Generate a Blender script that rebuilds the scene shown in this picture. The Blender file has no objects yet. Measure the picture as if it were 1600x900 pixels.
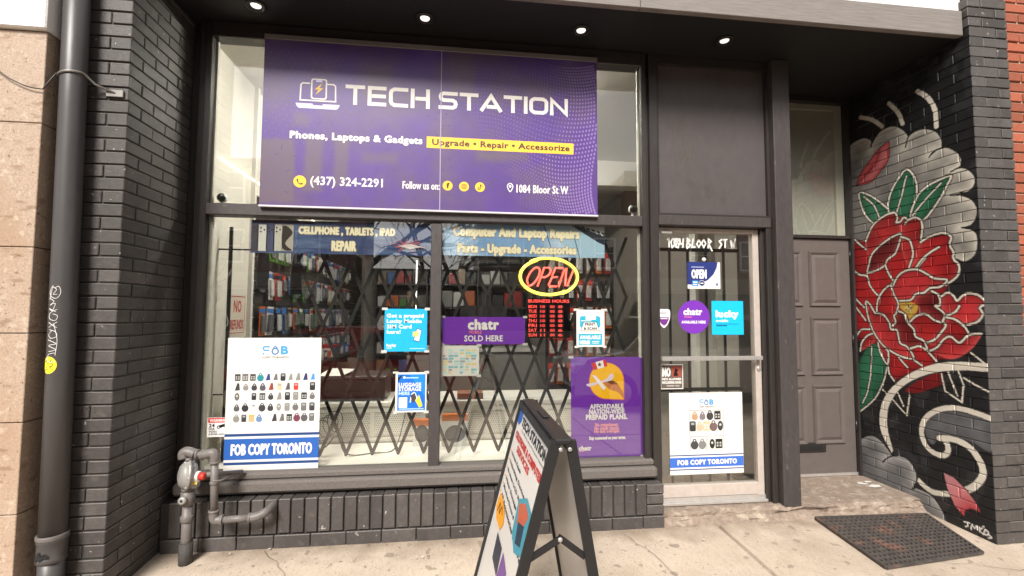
import bpy, bmesh, math, random
import numpy as np
from mathutils import Vector, Matrix

random.seed(7)
rng = np.random.default_rng(7)
scene = bpy.context.scene
COL = scene.collection

# ------------------------------------------------------------------ camera
cam_data = bpy.data.cameras.new('camera')
cam_data.sensor_width = 36.0
cam_data.lens = 36.0 * 724.54 / 1600.0
cam_data.clip_start = 0.05
cam_data.clip_end = 400.0
camera = bpy.data.objects.new('camera', cam_data)
COL.objects.link(camera)
_r, _u, _f = Vector((0.9927034, -0.1205062, 0.0042686)), Vector((-0.0111697, -0.0566509, 0.9983316)), Vector((0.1200633, 0.9910948, 0.0575836))
_m = Matrix((_r, _u, -_f)).transposed().to_4x4()
_m.translation = Vector((0.0, 0.0, 1.3932))
camera.matrix_world = _m
scene.camera = camera

# ------------------------------------------------------------------ sky, sun, exposure
SUN_EL, SUN_AZ = math.radians(42), math.radians(198)      # azimuth measured clockwise from +Y: the sun stands behind the camera, a little left
world = bpy.data.worlds.new('World')
scene.world = world
world.use_nodes = True
nt = world.node_tree
bg = nt.nodes['Background']
sky = nt.nodes.new('ShaderNodeTexSky')
sky.sky_type = 'NISHITA'
sky.sun_disc = False
sky.sun_elevation = SUN_EL
sky.sun_rotation = SUN_AZ
sky.dust_density = 1.5
sky.air_density = 1.0
hs = nt.nodes.new('ShaderNodeHueSaturation')               # thin overcast: the blue is washed out all over the sky
hs.inputs['Saturation'].default_value = 0.12
wm = nt.nodes.new('ShaderNodeMixRGB')
wm.blend_type = 'MULTIPLY'
wm.inputs[0].default_value = 1.0
wm.inputs[2].default_value = (1.0, 0.968, 0.93, 1)
nt.links.new(sky.outputs[0], hs.inputs['Color'])
nt.links.new(hs.outputs[0], wm.inputs[1])
nt.links.new(wm.outputs[0], bg.inputs['Color'])
bg.inputs['Strength'].default_value = 0.05

sun_data = bpy.data.lights.new('sun', 'SUN')
sun_data.energy = 2.2
sun_data.angle = math.radians(20)
sun_data.color = (1.0, 0.95, 0.89)
sun = bpy.data.objects.new('sun', sun_data)
COL.objects.link(sun)
_d = Vector((math.sin(SUN_AZ) * math.cos(SUN_EL), math.cos(SUN_AZ) * math.cos(SUN_EL), math.sin(SUN_EL)))
sun.rotation_euler = _d.to_track_quat('Z', 'Y').to_euler()

scene.view_settings.view_transform = 'Standard'
scene.view_settings.look = 'None'
scene.view_settings.gamma = 1.0
scene.view_settings.use_curve_mapping = False
scene.view_settings.exposure = 1.55
scene.render.engine = 'CYCLES'
scene.cycles.use_denoising = True
scene.cycles.max_bounces = 6
scene.cycles.transparent_max_bounces = 16
scene.cycles.sample_clamp_indirect = 6.0
scene.cycles.caustics_reflective = False
scene.cycles.caustics_refractive = False

# ------------------------------------------------------------------ materials
MATS = {}

def srgb(r, g, b):
    f = lambda c: (c / 255 / 12.92) if c / 255 <= 0.04045 else ((c / 255 + 0.055) / 1.055) ** 2.4
    return (f(r), f(g), f(b))

def mat(name, col, rough=0.6, var=0.12, scale=25.0, bump=0.0, bscale=120.0, metal=0.0, spec=0.5, rnd=0.0, emit=0.0,
        col2=None, c2scale=3.0, c2lo=0.5, c2hi=0.65, stretch=None, coat=0.0):
    """Principled surface: noise in the colour, optional second colour in patches, fine relief, optional per-object variation."""
    if name in MATS:
        return MATS[name]
    m = bpy.data.materials.new(name)
    m.use_nodes = True
    n, l = m.node_tree.nodes, m.node_tree.links
    b = n['Principled BSDF']
    b.inputs['Roughness'].default_value = rough
    b.inputs['Metallic'].default_value = metal
    b.inputs['Specular IOR Level'].default_value = spec
    if coat:
        b.inputs['Coat Weight'].default_value = coat
        b.inputs['Coat Roughness'].default_value = 0.08
    geo = n.new('ShaderNodeNewGeometry')
    vec = geo.outputs['Position']
    if stretch:
        mp = n.new('ShaderNodeMapping')
        mp.inputs['Scale'].default_value = stretch
        l.new(vec, mp.inputs['Vector'])
        vec = mp.outputs[0]
    c = None
    if var > 0:
        nz = n.new('ShaderNodeTexNoise')
        nz.inputs['Scale'].default_value = scale
        nz.inputs['Detail'].default_value = 5.0
        nz.inputs['Roughness'].default_value = 0.6
        l.new(vec, nz.inputs['Vector'])
        rp = n.new('ShaderNodeMapRange')
        rp.inputs['From Min'].default_value = 0.25
        rp.inputs['From Max'].default_value = 0.75
        rp.inputs['To Min'].default_value = 1.0 - var
        rp.inputs['To Max'].default_value = 1.0 + var
        l.new(nz.outputs['Fac'], rp.inputs['Value'])
        val = rp.outputs[0]
        if rnd > 0:
            oi = n.new('ShaderNodeObjectInfo')
            r2 = n.new('ShaderNodeMapRange')
            r2.inputs['To Min'].default_value = 1.0 - rnd
            r2.inputs['To Max'].default_value = 1.0 + rnd
            l.new(oi.outputs['Random'], r2.inputs['Value'])
            mu = n.new('ShaderNodeMath')
            mu.operation = 'MULTIPLY'
            l.new(val, mu.inputs[0])
            l.new(r2.outputs[0], mu.inputs[1])
            val = mu.outputs[0]
        base = n.new('ShaderNodeRGB')
        base.outputs[0].default_value = (*col, 1)
        bc = base.outputs[0]
        if col2:
            n2 = n.new('ShaderNodeTexNoise')
            n2.inputs['Scale'].default_value = c2scale
            n2.inputs['Detail'].default_value = 7.0
            n2.inputs['Roughness'].default_value = 0.62
            l.new(vec, n2.inputs['Vector'])
            r3 = n.new('ShaderNodeMapRange')
            r3.inputs['From Min'].default_value = c2lo
            r3.inputs['From Max'].default_value = c2hi
            l.new(n2.outputs['Fac'], r3.inputs['Value'])
            mx = n.new('ShaderNodeMixRGB')
            l.new(r3.outputs[0], mx.inputs[0])
            l.new(bc, mx.inputs[1])
            mx.inputs[2].default_value = (*col2, 1)
            bc = mx.outputs[0]
        vm = n.new('ShaderNodeVectorMath')
        vm.operation = 'SCALE'
        l.new(bc, vm.inputs[0])
        l.new(val, vm.inputs['Scale'])
        c = vm.outputs[0]
        l.new(c, b.inputs['Base Color'])
    else:
        b.inputs['Base Color'].default_value = (*col, 1)
    if bump > 0:
        nb = n.new('ShaderNodeTexNoise')
        nb.inputs['Scale'].default_value = bscale
        nb.inputs['Detail'].default_value = 4.0
        l.new(vec, nb.inputs['Vector'])
        bp = n.new('ShaderNodeBump')
        bp.inputs['Strength'].default_value = bump
        bp.inputs['Distance'].default_value = 0.004
        l.new(nb.outputs['Fac'], bp.inputs['Height'])
        l.new(bp.outputs[0], b.inputs['Normal'])
    if emit > 0:
        b.inputs['Emission Color'].default_value = (*col, 1)
        b.inputs['Emission Strength'].default_value = emit
    MATS[name] = m
    return m

def ink(r, g, b, rough=0.45):
    """printed colour given as the eye would name it (0-255)"""
    return mat('print_%d_%d_%d' % (r, g, b), srgb(r, g, b), rough=rough, var=0.05, scale=60, spec=0.35)

def glass_mat(name, tint=(1, 1, 1), gain=3.2):
    m = bpy.data.materials.new(name)
    m.use_nodes = True
    n, l = m.node_tree.nodes, m.node_tree.links
    n.remove(n['Principled BSDF'])
    tr = n.new('ShaderNodeBsdfTransparent')
    tr.inputs[0].default_value = (*tint, 1)
    gl = n.new('ShaderNodeBsdfGlossy')
    gl.inputs['Roughness'].default_value = 0.0
    lw = n.new('ShaderNodeLayerWeight')                     # Schlick reflectance, the same from both sides of the pane
    lw.inputs['Blend'].default_value = 0.5
    pw = n.new('ShaderNodeMath')
    pw.operation = 'POWER'
    pw.inputs[1].default_value = 5.0
    l.new(lw.outputs['Facing'], pw.inputs[0])
    mu = n.new('ShaderNodeMath')
    mu.operation = 'MULTIPLY_ADD'
    mu.use_clamp = True
    mu.inputs[1].default_value = 0.95
    mu.inputs[2].default_value = 0.04 * gain
    l.new(pw.outputs[0], mu.inputs[0])
    mx = n.new('ShaderNodeMixShader')
    l.new(mu.outputs[0], mx.inputs[0])
    l.new(tr.outputs[0], mx.inputs[1])
    l.new(gl.outputs[0], mx.inputs[2])
    l.new(mx.outputs[0], n['Material Output'].inputs['Surface'])
    MATS[name] = m
    return m

GLASS = glass_mat('window_glass', (0.93, 0.94, 0.92))
BRICK = mat('charcoal_painted_brick', (0.065, 0.058, 0.055), rough=0.55, var=0.2, scale=45, bump=0.45, bscale=150, rnd=0.26,
            col2=(0.088, 0.078, 0.071), c2scale=9, c2lo=0.52, c2hi=0.75)
EDGE = mat('skylit_brick_edge', (0.125, 0.112, 0.102), rough=0.6, var=0.35, scale=60)  # lighter brick tone that paints sky light onto upward edges
MORTAR = mat('charcoal_painted_mortar', (0.042, 0.037, 0.034), rough=0.7, var=0.2, scale=60, bump=0.4, bscale=220)
FRAME = mat('brown_black_frame_paint', (0.028, 0.023, 0.021), rough=0.42, var=0.22, scale=30, bump=0.18, bscale=60, stretch=(1, 1, 0.25))
FRAME_WORN = mat('worn_brown_grey_paint', (0.050, 0.042, 0.041), rough=0.48, var=0.2, scale=40, bump=0.3, bscale=80,
                 col2=(0.13, 0.115, 0.105), c2scale=26, c2lo=0.64, c2hi=0.72, stretch=(1, 1, 0.4))
PANEL_PAINT = mat('grey_violet_panel_paint', (0.074, 0.063, 0.063), rough=0.45, var=0.09, scale=18, bump=0.15, bscale=140,
                  col2=(0.058, 0.048, 0.043), c2scale=4, c2lo=0.6, c2hi=0.75, stretch=(1, 1, 0.6))
SOFFIT = mat('black_soffit_paint', (0.006, 0.0055, 0.005), rough=0.6, var=0.15, scale=8, bump=0.1)
FASCIA = mat('grey_weathered_fascia', (0.20, 0.18, 0.165), rough=0.65, var=0.25, scale=16, bump=0.5, bscale=40, stretch=(0.35, 1, 7))
STUCCO = mat('white_stucco', (0.72, 0.70, 0.68), rough=0.9, var=0.06, scale=60, bump=0.7, bscale=90)
GRANITE = mat('tan_speckled_granite', (0.41, 0.31, 0.235), rough=0.35, var=0.30, scale=110, bump=0.05, bscale=300,
              col2=(0.16, 0.095, 0.06), c2scale=48, c2lo=0.63, c2hi=0.67)
SIDEWALK = mat('tan_broomed_concrete', (0.48, 0.398, 0.316), rough=0.85, var=0.15, scale=120, bump=0.5, bscale=260,
               col2=(0.42, 0.34, 0.26), c2scale=2.2, c2lo=0.5, c2hi=0.72)
# gum spots, dark grit, leaf stains and faint broom marks on the pavement
_n, _l = SIDEWALK.node_tree.nodes, SIDEWALK.node_tree.links
_bs = _n['Principled BSDF']
_src = [k for k in _l if k.to_socket == _bs.inputs['Base Color']][0].from_socket
_gp = _n.new('ShaderNodeNewGeometry')
_cur = SIDEWALK
def _layer(src, scale, lo, hi, col, amt, stretch=(1, 1, 1), detail=3.0):
    mp = _n.new('ShaderNodeMapping')
    mp.inputs['Scale'].default_value = stretch
    mp.inputs['Location'].default_value = (scale * .37, scale * .11, 0)
    _l.new(_gp.outputs['Position'], mp.inputs['Vector'])
    nz = _n.new('ShaderNodeTexNoise')
    nz.inputs['Scale'].default_value = scale
    nz.inputs['Detail'].default_value = detail
    _l.new(mp.outputs[0], nz.inputs['Vector'])
    r = _n.new('ShaderNodeMapRange')
    r.inputs['From Min'].default_value = lo
    r.inputs['From Max'].default_value = hi
    r.inputs['To Max'].default_value = amt
    _l.new(nz.outputs['Fac'], r.inputs['Value'])
    mx = _n.new('ShaderNodeMixRGB')
    _l.new(r.outputs[0], mx.inputs[0])
    _l.new(src, mx.inputs[1])
    mx.inputs[2].default_value = (*col, 1)
    return mx.outputs[0]
_c = _layer(_src, 95, .66, .70, (.075, .058, .045), .85)
_c = _layer(_c, 26, .69, .73, (.10, .08, .062), .6)
_sy = _n.new('ShaderNodeSeparateXYZ')                       # dirt swept up against the walls
_l.new(_gp.outputs['Position'], _sy.inputs[0])
_dn = _n.new('ShaderNodeTexNoise')
_dn.inputs['Scale'].default_value = 7
_dn.inputs['Detail'].default_value = 6
_l.new(_gp.outputs['Position'], _dn.inputs['Vector'])
_da = _n.new('ShaderNodeMath')
_da.operation = 'MULTIPLY_ADD'
_da.inputs[1].default_value = .45
_l.new(_dn.outputs['Fac'], _da.inputs[0])
_l.new(_sy.outputs[1], _da.inputs[2])
_dr = _n.new('ShaderNodeMapRange')
_dr.inputs['From Min'].default_value = 2.98
_dr.inputs['From Max'].default_value = 3.20
_dr.inputs['To Max'].default_value = .75
_l.new(_da.outputs[0], _dr.inputs['Value'])
_dm = _n.new('ShaderNodeMixRGB')
_l.new(_dr.outputs[0], _dm.inputs[0])
_l.new(_c, _dm.inputs[1])
_dm.inputs[2].default_value = (.17, .125, .088, 1)
_c = _dm.outputs[0]
_c = _layer(_c, 3.4, .52, .72, (.30, .235, .17), .45, detail=8)
_c = _layer(_c, 12, .685, .70, (.17, .135, .105), .65, detail=1.0)
_c = _layer(_c, 1.1, .50, .70, (.33, .265, .20), .5, (1, 1.6, 1), 9)
_c = _layer(_c, 150, .55, .75, (.58, .49, .39), .6)
_c = _layer(_c, 60, .52, .62, (.30, .24, .18), .22, (1, .3, 1))
_l.new(_c, _bs.inputs['Base Color'])
# veins and rusty clouds in the granite
_n, _l = GRANITE.node_tree.nodes, GRANITE.node_tree.links
_bs = _n['Principled BSDF']
_src = [k for k in _l if k.to_socket == _bs.inputs['Base Color']][0].from_socket
_gp = _n.new('ShaderNodeNewGeometry')
_c = _layer(_src, 3.0, .46, .66, (.33, .205, .125), .55, (1, 1, .6), 8)
_c = _layer(_c, 14, .60, .66, (.20, .12, .075), .55, (.6, 1, 1.8), 6)
_c = _layer(_c, 30, .58, .72, (.62, .53, .42), .5, (1, 1, 1), 4)
_l.new(_c, _bs.inputs['Base Color'])
# chipped specks on the painted brick
_n, _l = BRICK.node_tree.nodes, BRICK.node_tree.links
_bs = _n['Principled BSDF']
_src = [k for k in _l if k.to_socket == _bs.inputs['Base Color']][0].from_socket
_gp = _n.new('ShaderNodeNewGeometry')
_c = _layer(_src, 42, .725, .74, (.40, .37, .33), .8, detail=2)
_c = _layer(_c, 6, .50, .72, (.040, .034, .031), .7, (1, 1, .35), 7)
_c = _layer(_c, 16, .60, .70, (.115, .100, .088), .45, (1, 1, 1), 7)
_l.new(_c, _bs.inputs['Base Color'])
STEP = mat('worn_brown_concrete', (0.24, 0.185, 0.145), rough=0.9, var=0.28, scale=35, bump=0.8, bscale=90,
           col2=(0.36, 0.30, 0.24), c2scale=12, c2lo=0.52, c2hi=0.66)
SILL = mat('gritty_grey_sill', (0.125, 0.11, 0.10), rough=0.9, var=0.3, scale=130, bump=0.9, bscale=160)
ALU = mat('bronze_anodised_aluminium', (0.53, 0.465, 0.415), rough=0.4, var=0.1, scale=20, metal=0.25)
ALU_BRIGHT = mat('bright_aluminium', (0.66, 0.63, 0.60), rough=0.3, var=0.08, scale=30, metal=0.7)
WHITE = mat('white_paint', (0.74, 0.72, 0.68), rough=0.6, var=0.04, scale=12)
BLACK = mat('black_steel_paint', (0.016, 0.015, 0.015), rough=0.4, var=0.15, scale=30)
PIPE = mat('grey_pipe_paint', (0.14, 0.125, 0.118), rough=0.5, var=0.14, scale=30, bump=0.15, bscale=120)

# ------------------------------------------------------------------ mesh helpers
def new_obj(name, mesh, material=None, parent=None):
    o = bpy.data.objects.new(name, mesh)
    COL.objects.link(o)
    if material is not None and not mesh.materials:
        mesh.materials.append(material)
    if parent is not None:
        o.parent = parent
    return o

def thing(name, label, cat, group=None, loc=None):
    o = bpy.data.objects.new(name, None)
    o.empty_display_size = 0.1
    COL.objects.link(o)
    tag(o, label, cat, group)
    return o

def tag(o, label, cat, group=None):
    o['label'] = label
    o['category'] = cat
    if group:
        o['group'] = group
    return o

def struct(o):
    o['kind'] = 'structure'
    return o

class MB:
    """collects boxes, prisms, tubes and lathes, then becomes ONE mesh object"""
    def __init__(self):
        self.v, self.f, self.s = [], [], []
    def add(self, v, f, smooth=False):
        k = len(self.v)
        self.v += [tuple(p) for p in v]
        self.f += [tuple(i + k for i in q) for q in f]
        self.s += [smooth] * len(f)
        return self
    def box(self, x0, y0, z0, x1, y1, z1, b=0.0):
        if b <= 0:
            v = [(x0, y0, z0), (x1, y0, z0), (x1, y1, z0), (x0, y1, z0), (x0, y0, z1), (x1, y0, z1), (x1, y1, z1), (x0, y1, z1)]
            return self.add(v, [(0, 3, 2, 1), (4, 5, 6, 7), (0, 1, 5, 4), (1, 2, 6, 5), (2, 3, 7, 6), (3, 0, 4, 7)])
        v, f = chamfer_box(x1 - x0, y1 - y0, z1 - z0, b)
        cx, cy, cz = (x0 + x1) / 2, (y0 + y1) / 2, (z0 + z1) / 2
        return self.add([(p[0] + cx, p[1] + cy, p[2] + cz) for p in v], f)
    def prism(self, pts, axis, a0, a1):
        """polygon extruded along axis; pts in the two other axes (in x,y,z order), counter-clockwise or not"""
        n = len(pts)
        def P(p, a):
            return (a, p[0], p[1]) if axis == 'x' else ((p[0], a, p[1]) if axis == 'y' else (p[0], p[1], a))
        v = [P(p, a0) for p in pts] + [P(p, a1) for p in pts]
        f = [tuple(range(n)), tuple(range(2 * n - 1, n - 1, -1))] + [(i, i + n, (i + 1) % n + n, (i + 1) % n) for i in range(n)]
        return self.add(v, f)
    def tube(self, path, r, seg=10, caps=True, radii=None):
        path = [Vector(p) for p in path]
        k0 = len(self.v)
        up = Vector((0.13, 0.21, 0.97))
        rings = []
        for i, p in enumerate(path):
            t = (path[min(i + 1, len(path) - 1)] - path[max(i - 1, 0)]).normalized()
            a = t.cross(up)
            if a.length < 0.05:
                a = t.cross(Vector((1, 0.1, 0)))
            a.normalize()
            if rings:
                pa = rings[-1]
                a2 = pa - t * pa.dot(t)
                if a2.length > 0.05:
                    a = a2.normalized()
            rings.append(a)
            b = t.cross(a)
            rr = radii[i] if radii else r
            for j in range(seg):
                w = 2 * math.pi * j / seg
                self.v.append(tuple(p + a * (math.cos(w) * rr) + b * (math.sin(w) * rr)))
        for i in range(len(path) - 1):
            for j in range(seg):
                q = k0 + i * seg
                self.f.append((q + j, q + (j + 1) % seg, q + seg + (j + 1) % seg, q + seg + j))
                self.s.append(True)
        if caps:
            self.f.append(tuple(k0 + j for j in range(seg - 1, -1, -1)))
            self.s.append(False)
            q = k0 + (len(path) - 1) * seg
            self.f.append(tuple(q + j for j in range(seg)))
            self.s.append(False)
        return self
    def lathe(self, prof, o=(0, 0, 0), axis=(0, 0, 1), seg=20):
        """prof: (radius, height along axis)"""
        ax = Vector(axis).normalized()
        a = ax.cross(Vector((0.3, 0.2, 1)) if abs(ax.z) < 0.9 else Vector((1, 0, 0))).normalized()
        b = ax.cross(a)
        k0 = len(self.v)
        o = Vector(o)
        for r, h in prof:
            for j in range(seg):
                w = 2 * math.pi * j / seg
                self.v.append(tuple(o + ax * h + a * (math.cos(w) * r) + b * (math.sin(w) * r)))
        for i in range(len(prof) - 1):
            for j in range(seg):
                q = k0 + i * seg
                self.f.append((q + j, q + (j + 1) % seg, q + seg + (j + 1) % seg, q + seg + j))
                self.s.append(True)
        self.f.append(tuple(k0 + j for j in range(seg - 1, -1, -1)))
        self.s.append(False)
        q = k0 + (len(prof) - 1) * seg
        self.f.append(tuple(q + j for j in range(seg)))
        self.s.append(False)
        return self
    def bar(self, p0, p1, w, t, n=(0, -1, 0)):
        """flat bar from p0 to p1, w wide across n, t thick along n"""
        p0, p1, n = Vector(p0), Vector(p1), Vector(n).normalized()
        d = (p1 - p0).normalized()
        s = d.cross(n).normalized() * (w / 2)
        h = n * (t / 2)
        v = [p0 - s - h, p0 + s - h, p0 + s + h, p0 - s + h, p1 - s - h, p1 + s - h, p1 + s + h, p1 - s + h]
        return self.add(v, [(0, 3, 2, 1), (4, 5, 6, 7), (0, 1, 5, 4), (1, 2, 6, 5), (2, 3, 7, 6), (3, 0, 4, 7)])
    def mesh(self, name):
        me = bpy.data.meshes.new(name)
        me.from_pydata(self.v, [], self.f)
        me.polygons.foreach_set('use_smooth', self.s)
        bm = bmesh.new()
        bm.from_mesh(me)
        bmesh.ops.recalc_face_normals(bm, faces=bm.faces)
        bm.to_mesh(me)
        bm.free()
        return me
    def obj(self, name, material, parent=None):
        return new_obj(name, self.mesh(name), material, parent)

def chamfer_box(lx, ly, lz, b):
    """box centred on 0 with all edges chamfered (24 vertices)"""
    hx, hy, hz = lx / 2, ly / 2, lz / 2
    b = min(b, hx * .9, hy * .9, hz * .9)
    bm = bmesh.new()
    bmesh.ops.create_cube(bm, size=1.0)
    for v in bm.verts:
        v.co = (v.co.x * 2 * hx, v.co.y * 2 * hy, v.co.z * 2 * hz)
    bmesh.ops.bevel(bm, geom=bm.edges[:], offset=b, segments=1, affect='EDGES', profile=0.5)
    bm.verts.index_update()
    v = [tuple(q.co) for q in bm.verts]
    f = [tuple(q.index for q in p.verts) for p in bm.faces]
    bm.free()
    return v, f

def bx(name, x0, y0, z0, x1, y1, z1, material, parent=None, b=0.0):
    return MB().box(x0, y0, z0, x1, y1, z1, b).obj(name, material, parent)

def smooth_path(p, n=6, closed=False):
    """Catmull-Rom through the points"""
    p = [np.array(q, float) for q in p]
    m = len(p)
    out = []
    rngs = range(m) if closed else range(m - 1)
    for i in rngs:
        if closed:
            a, b, c, d = p[(i - 1) % m], p[i], p[(i + 1) % m], p[(i + 2) % m]
        else:
            a, b, c, d = p[max(i - 1, 0)], p[i], p[i + 1], p[min(i + 2, m - 1)]
        for k in range(n):
            t = k / n
            out.append(0.5 * ((2 * b) + (-a + c) * t + (2 * a - 5 * b + 4 * c - d) * t * t + (-a + 3 * b - 3 * c + d) * t ** 3))
    if not closed:
        out.append(p[-1])
    return [tuple(q) for q in out]

# ------------------------------------------------------------------ flat print: sheets with lettering and shapes
_glyph = {}

def text_geo(s, gap=1.0):
    if (s, gap) not in _glyph:
        c = bpy.data.curves.new('lettering', 'FONT')
        c.body = s
        c.size = 1.0
        c.resolution_u = 2
        c.offset = 0.006
        c.align_x = 'LEFT'
        c.space_character = gap
        o = bpy.data.objects.new('lettering', c)
        me = bpy.data.meshes.new_from_object(o)
        v = np.array([tuple(q.co) for q in me.vertices])[:, :2]
        f = [tuple(p.vertices) for p in me.polygons]
        bpy.data.objects.remove(o)
        bpy.data.curves.remove(c)
        bpy.data.meshes.remove(me)
        _glyph[(s, gap)] = (v, f)
    return _glyph[(s, gap)]

class Sheet:
    """print on a plane: origin O, U to the right, V up, N towards the reader; shapes of one part become one mesh"""
    STEP = 0.0003
    def __init__(self, parent, O=(0, 0, 0), U=(1, 0, 0), V=(0, 0, 1), N=(0, -1, 0)):
        self.parent = parent
        self.O, self.U, self.V, self.N = (np.array(q, float) for q in (O, U, V, N))
        self.v, self.f, self.mi, self.mats, self.name = [], [], [], [], None
    def part(self, name):
        self.flush()
        self.name = name
        return self
    def add(self, p2, faces, m, lv):
        k = len(self.v)
        for p in p2:
            self.v.append(tuple(self.O + self.U * p[0] + self.V * p[1] + self.N * (lv * self.STEP)))
        if m not in self.mats:
            self.mats.append(m)
        i = self.mats.index(m)
        for q in faces:
            self.f.append(tuple(a + k for a in q))
            self.mi.append(i)
        return self
    def poly(self, p, m, lv=1):
        return self.add(p, [tuple(range(len(p)))], m, lv)
    def rect(self, x0, z0, x1, z1, m, lv=1):
        return self.poly([(x0, z0), (x1, z0), (x1, z1), (x0, z1)], m, lv)
    def rrect(self, x0, z0, x1, z1, r, m, lv=1):
        p = []
        for cx, cz, a in ((x1 - r, z1 - r, 0), (x0 + r, z1 - r, 90), (x0 + r, z0 + r, 180), (x1 - r, z0 + r, 270)):
            for k in range(5):
                w = math.radians(a + k * 22.5)
                p.append((cx + r * math.cos(w), cz + r * math.sin(w)))
        return self.poly(p, m, lv)
    def circ(self, cx, cz, r, m, lv=1, rz=None, n=20, a0=0.0, rot=0.0):
        rz = rz or r
        c, s = math.cos(rot), math.sin(rot)
        q = [(r * math.cos(2 * math.pi * k / n + a0), rz * math.sin(2 * math.pi * k / n + a0)) for k in range(n)]
        return self.poly([(cx + x * c - z * s, cz + x * s + z * c) for x, z in q], m, lv)
    def line(self, path, w, m, lv=1, closed=False):
        """ribbon of width w with mitred joints; w may be a list"""
        p = [np.array(q, float) for q in path]
        n = len(p)
        L, R = [], []
        for i in range(n):
            a = p[(i - 1) % n] if (closed or i > 0) else p[i]
            c = p[(i + 1) % n] if (closed or i < n - 1) else p[i]
            d1, d2 = p[i] - a, c - p[i]
            if np.linalg.norm(d1) < 1e-9:
                d1 = d2
            if np.linalg.norm(d2) < 1e-9:
                d2 = d1
            d1 = d1 / (np.linalg.norm(d1) + 1e-12)
            d2 = d2 / (np.linalg.norm(d2) + 1e-12)
            n1 = np.array([-d1[1], d1[0]])
            n2 = np.array([-d2[1], d2[0]])
            mm = n1 + n2
            ln = np.linalg.norm(mm)
            mm = n1 if ln < 0.3 else mm / ln
            ww = (w[i] if isinstance(w, (list, tuple)) else w) / 2 / max(0.5, float(mm @ n1))
            L.append(p[i] + mm * ww)
            R.append(p[i] - mm * ww)
        k = n
        f = [(i, k + i, k + (i + 1) % n, (i + 1) % n) for i in range(n if closed else n - 1)]
        return self.add(L + R, f, m, lv)
    def text(self, s, x0, z0, x1, z1, m, lv=1, bold=0.0, slant=0.0, join=False):
        """lettering stretched into the rectangle; bold in parts of the letter height"""
        v, f = text_geo(s, round(1 + bold * 1.8, 2))
        own = self.name == 'lettering' and not join
        if own:
            self.part('lettering')
        lo, hi = v.min(0), v.max(0)
        hgt = z1 - z0
        q = (v - lo) / (hi - lo)
        bw = bold * hgt
        x = x0 + bw + q[:, 0] * (x1 - x0 - 2 * bw) + slant * q[:, 1] * hgt
        z = z0 + bw + q[:, 1] * (hgt - 2 * bw)
        sh = [(0, 0)] if bold <= 0 else [(0, 0), (bw, 0), (-bw, 0), (0, bw), (0, -bw), (bw * .7, bw * .7), (-bw * .7, -bw * .7), (bw * .7, -bw * .7), (-bw * .7, bw * .7)]
        for k, (dx, dz) in enumerate(sh):
            self.add(np.stack([x + dx, z + dz], 1), f, m, lv + k * 0.09)
        if own:
            self.part('lettering')
        return self
    def flush(self):
        if self.f and self.name:
            me = bpy.data.meshes.new(self.name)
            me.from_pydata(self.v, [], self.f)
            for m in self.mats:
                me.materials.append(m)
            me.polygons.foreach_set('material_index', self.mi)
            # every printed face looks at the reader
            bm = bmesh.new()
            bm.from_mesh(me)
            N = Vector(self.N)
            for q in bm.faces:
                if q.normal.dot(N) < 0:
                    q.normal_flip()
            bm.to_mesh(me)
            bm.free()
            o = new_obj(self.name, me, None, self.parent)
            if self.name in ('halftone_dots', 'scuffs', 'print', 'scratches'):
                o['kind'] = 'stuff'
        self.v, self.f, self.mi, self.mats, self.name = [], [], [], [], None
        return self

def bar_font(sh, s, x0, z0, x1, z1, w, m, lv=1, gap=0.16, widths=None):
    """wide technical capitals drawn as strokes of constant width"""
    C = 0.22
    G = {
        'T': (1.0, [[(0, 1), (1, 1)], [(.5, .94), (.5, 0)]]),
        'E': (.95, [[(1, 1), (0, 1), (0, 0), (1, 0)], [(.28, .5), (.97, .5)]]),
        'C': (1.0, [[(1, 1), (C, 1), (.06, .9), (0, 1 - C), (0, C), (.06, .1), (C, 0), (1, 0)]]),
        'H': (1.0, [[(0, 0), (0, 1)], [(.3, .5), (.94, .5)], [(1, 0), (1, 1)]]),
        'S': (1.0, [[(1, 1), (.2, 1), (.05, .93), (0, .78), (.05, .6), (.2, .52), (.8, .52), (.95, .42), (1, .26), (.95, .08), (.8, 0), (0, 0)]]),
        'A': (1.2, [[(0, 0), (.5, 1), (1, 0)], [(.36, .22), (.78, .22)]]),
        'I': (.0, [[(0, 0), (0, 1)]]),
        'O': (1.05, [[(C, 0), (1 - C, 0), (.94, .1), (1, C), (1, 1 - C), (.94, .9), (1 - C, 1), (C, 1), (.06, .9), (0, 1 - C), (0, C), (.06, .1), 'c']]),
        'N': (1.0, [[(0, 0), (0, 1), (1, 0), (1, 1)]]),
    }
    H = z1 - z0 - w
    tot = 0
    for ch in s:
        tot += (0.35 if ch == ' ' else G[ch][0]) + gap * (0 if ch == ' ' else 1)
    tot -= gap
    nlet = len(s.replace(' ', ''))
    kx = (x1 - x0 - w * nlet) / tot
    x = x0 + w / 2
    for ch in s:
        if ch == ' ':
            x += .35 * kx
            continue
        gw, strokes = G[ch]
        for i, st in enumerate(strokes):
            cl = st[-1] == 'c'
            pth = [(x + a * gw * kx if gw else x, z0 + w / 2 + b * H) for a, b in (st[:-1] if cl else st)]
            if not cl:                                     # square ends
                for e, q in ((0, 1), (-1, -2)):
                    d = np.array(pth[e]) - np.array(pth[q])
                    pth[e] = tuple(np.array(pth[e]) + d / np.linalg.norm(d) * w / 2)
            sh.line(pth, w, m, lv + 0.15 * i, closed=cl)
        x += gw * kx + w + gap * kx
    return sh

# ================================================================== SETTING
XL, XR, YF, YW = -1.672, 3.286, 2.53, 3.06     # left return, right return, pillar fronts, window plane
COURSE, Z0 = 0.0667, 0.009                      # brick courses
SOF = 3.235                                     # soffit height

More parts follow.
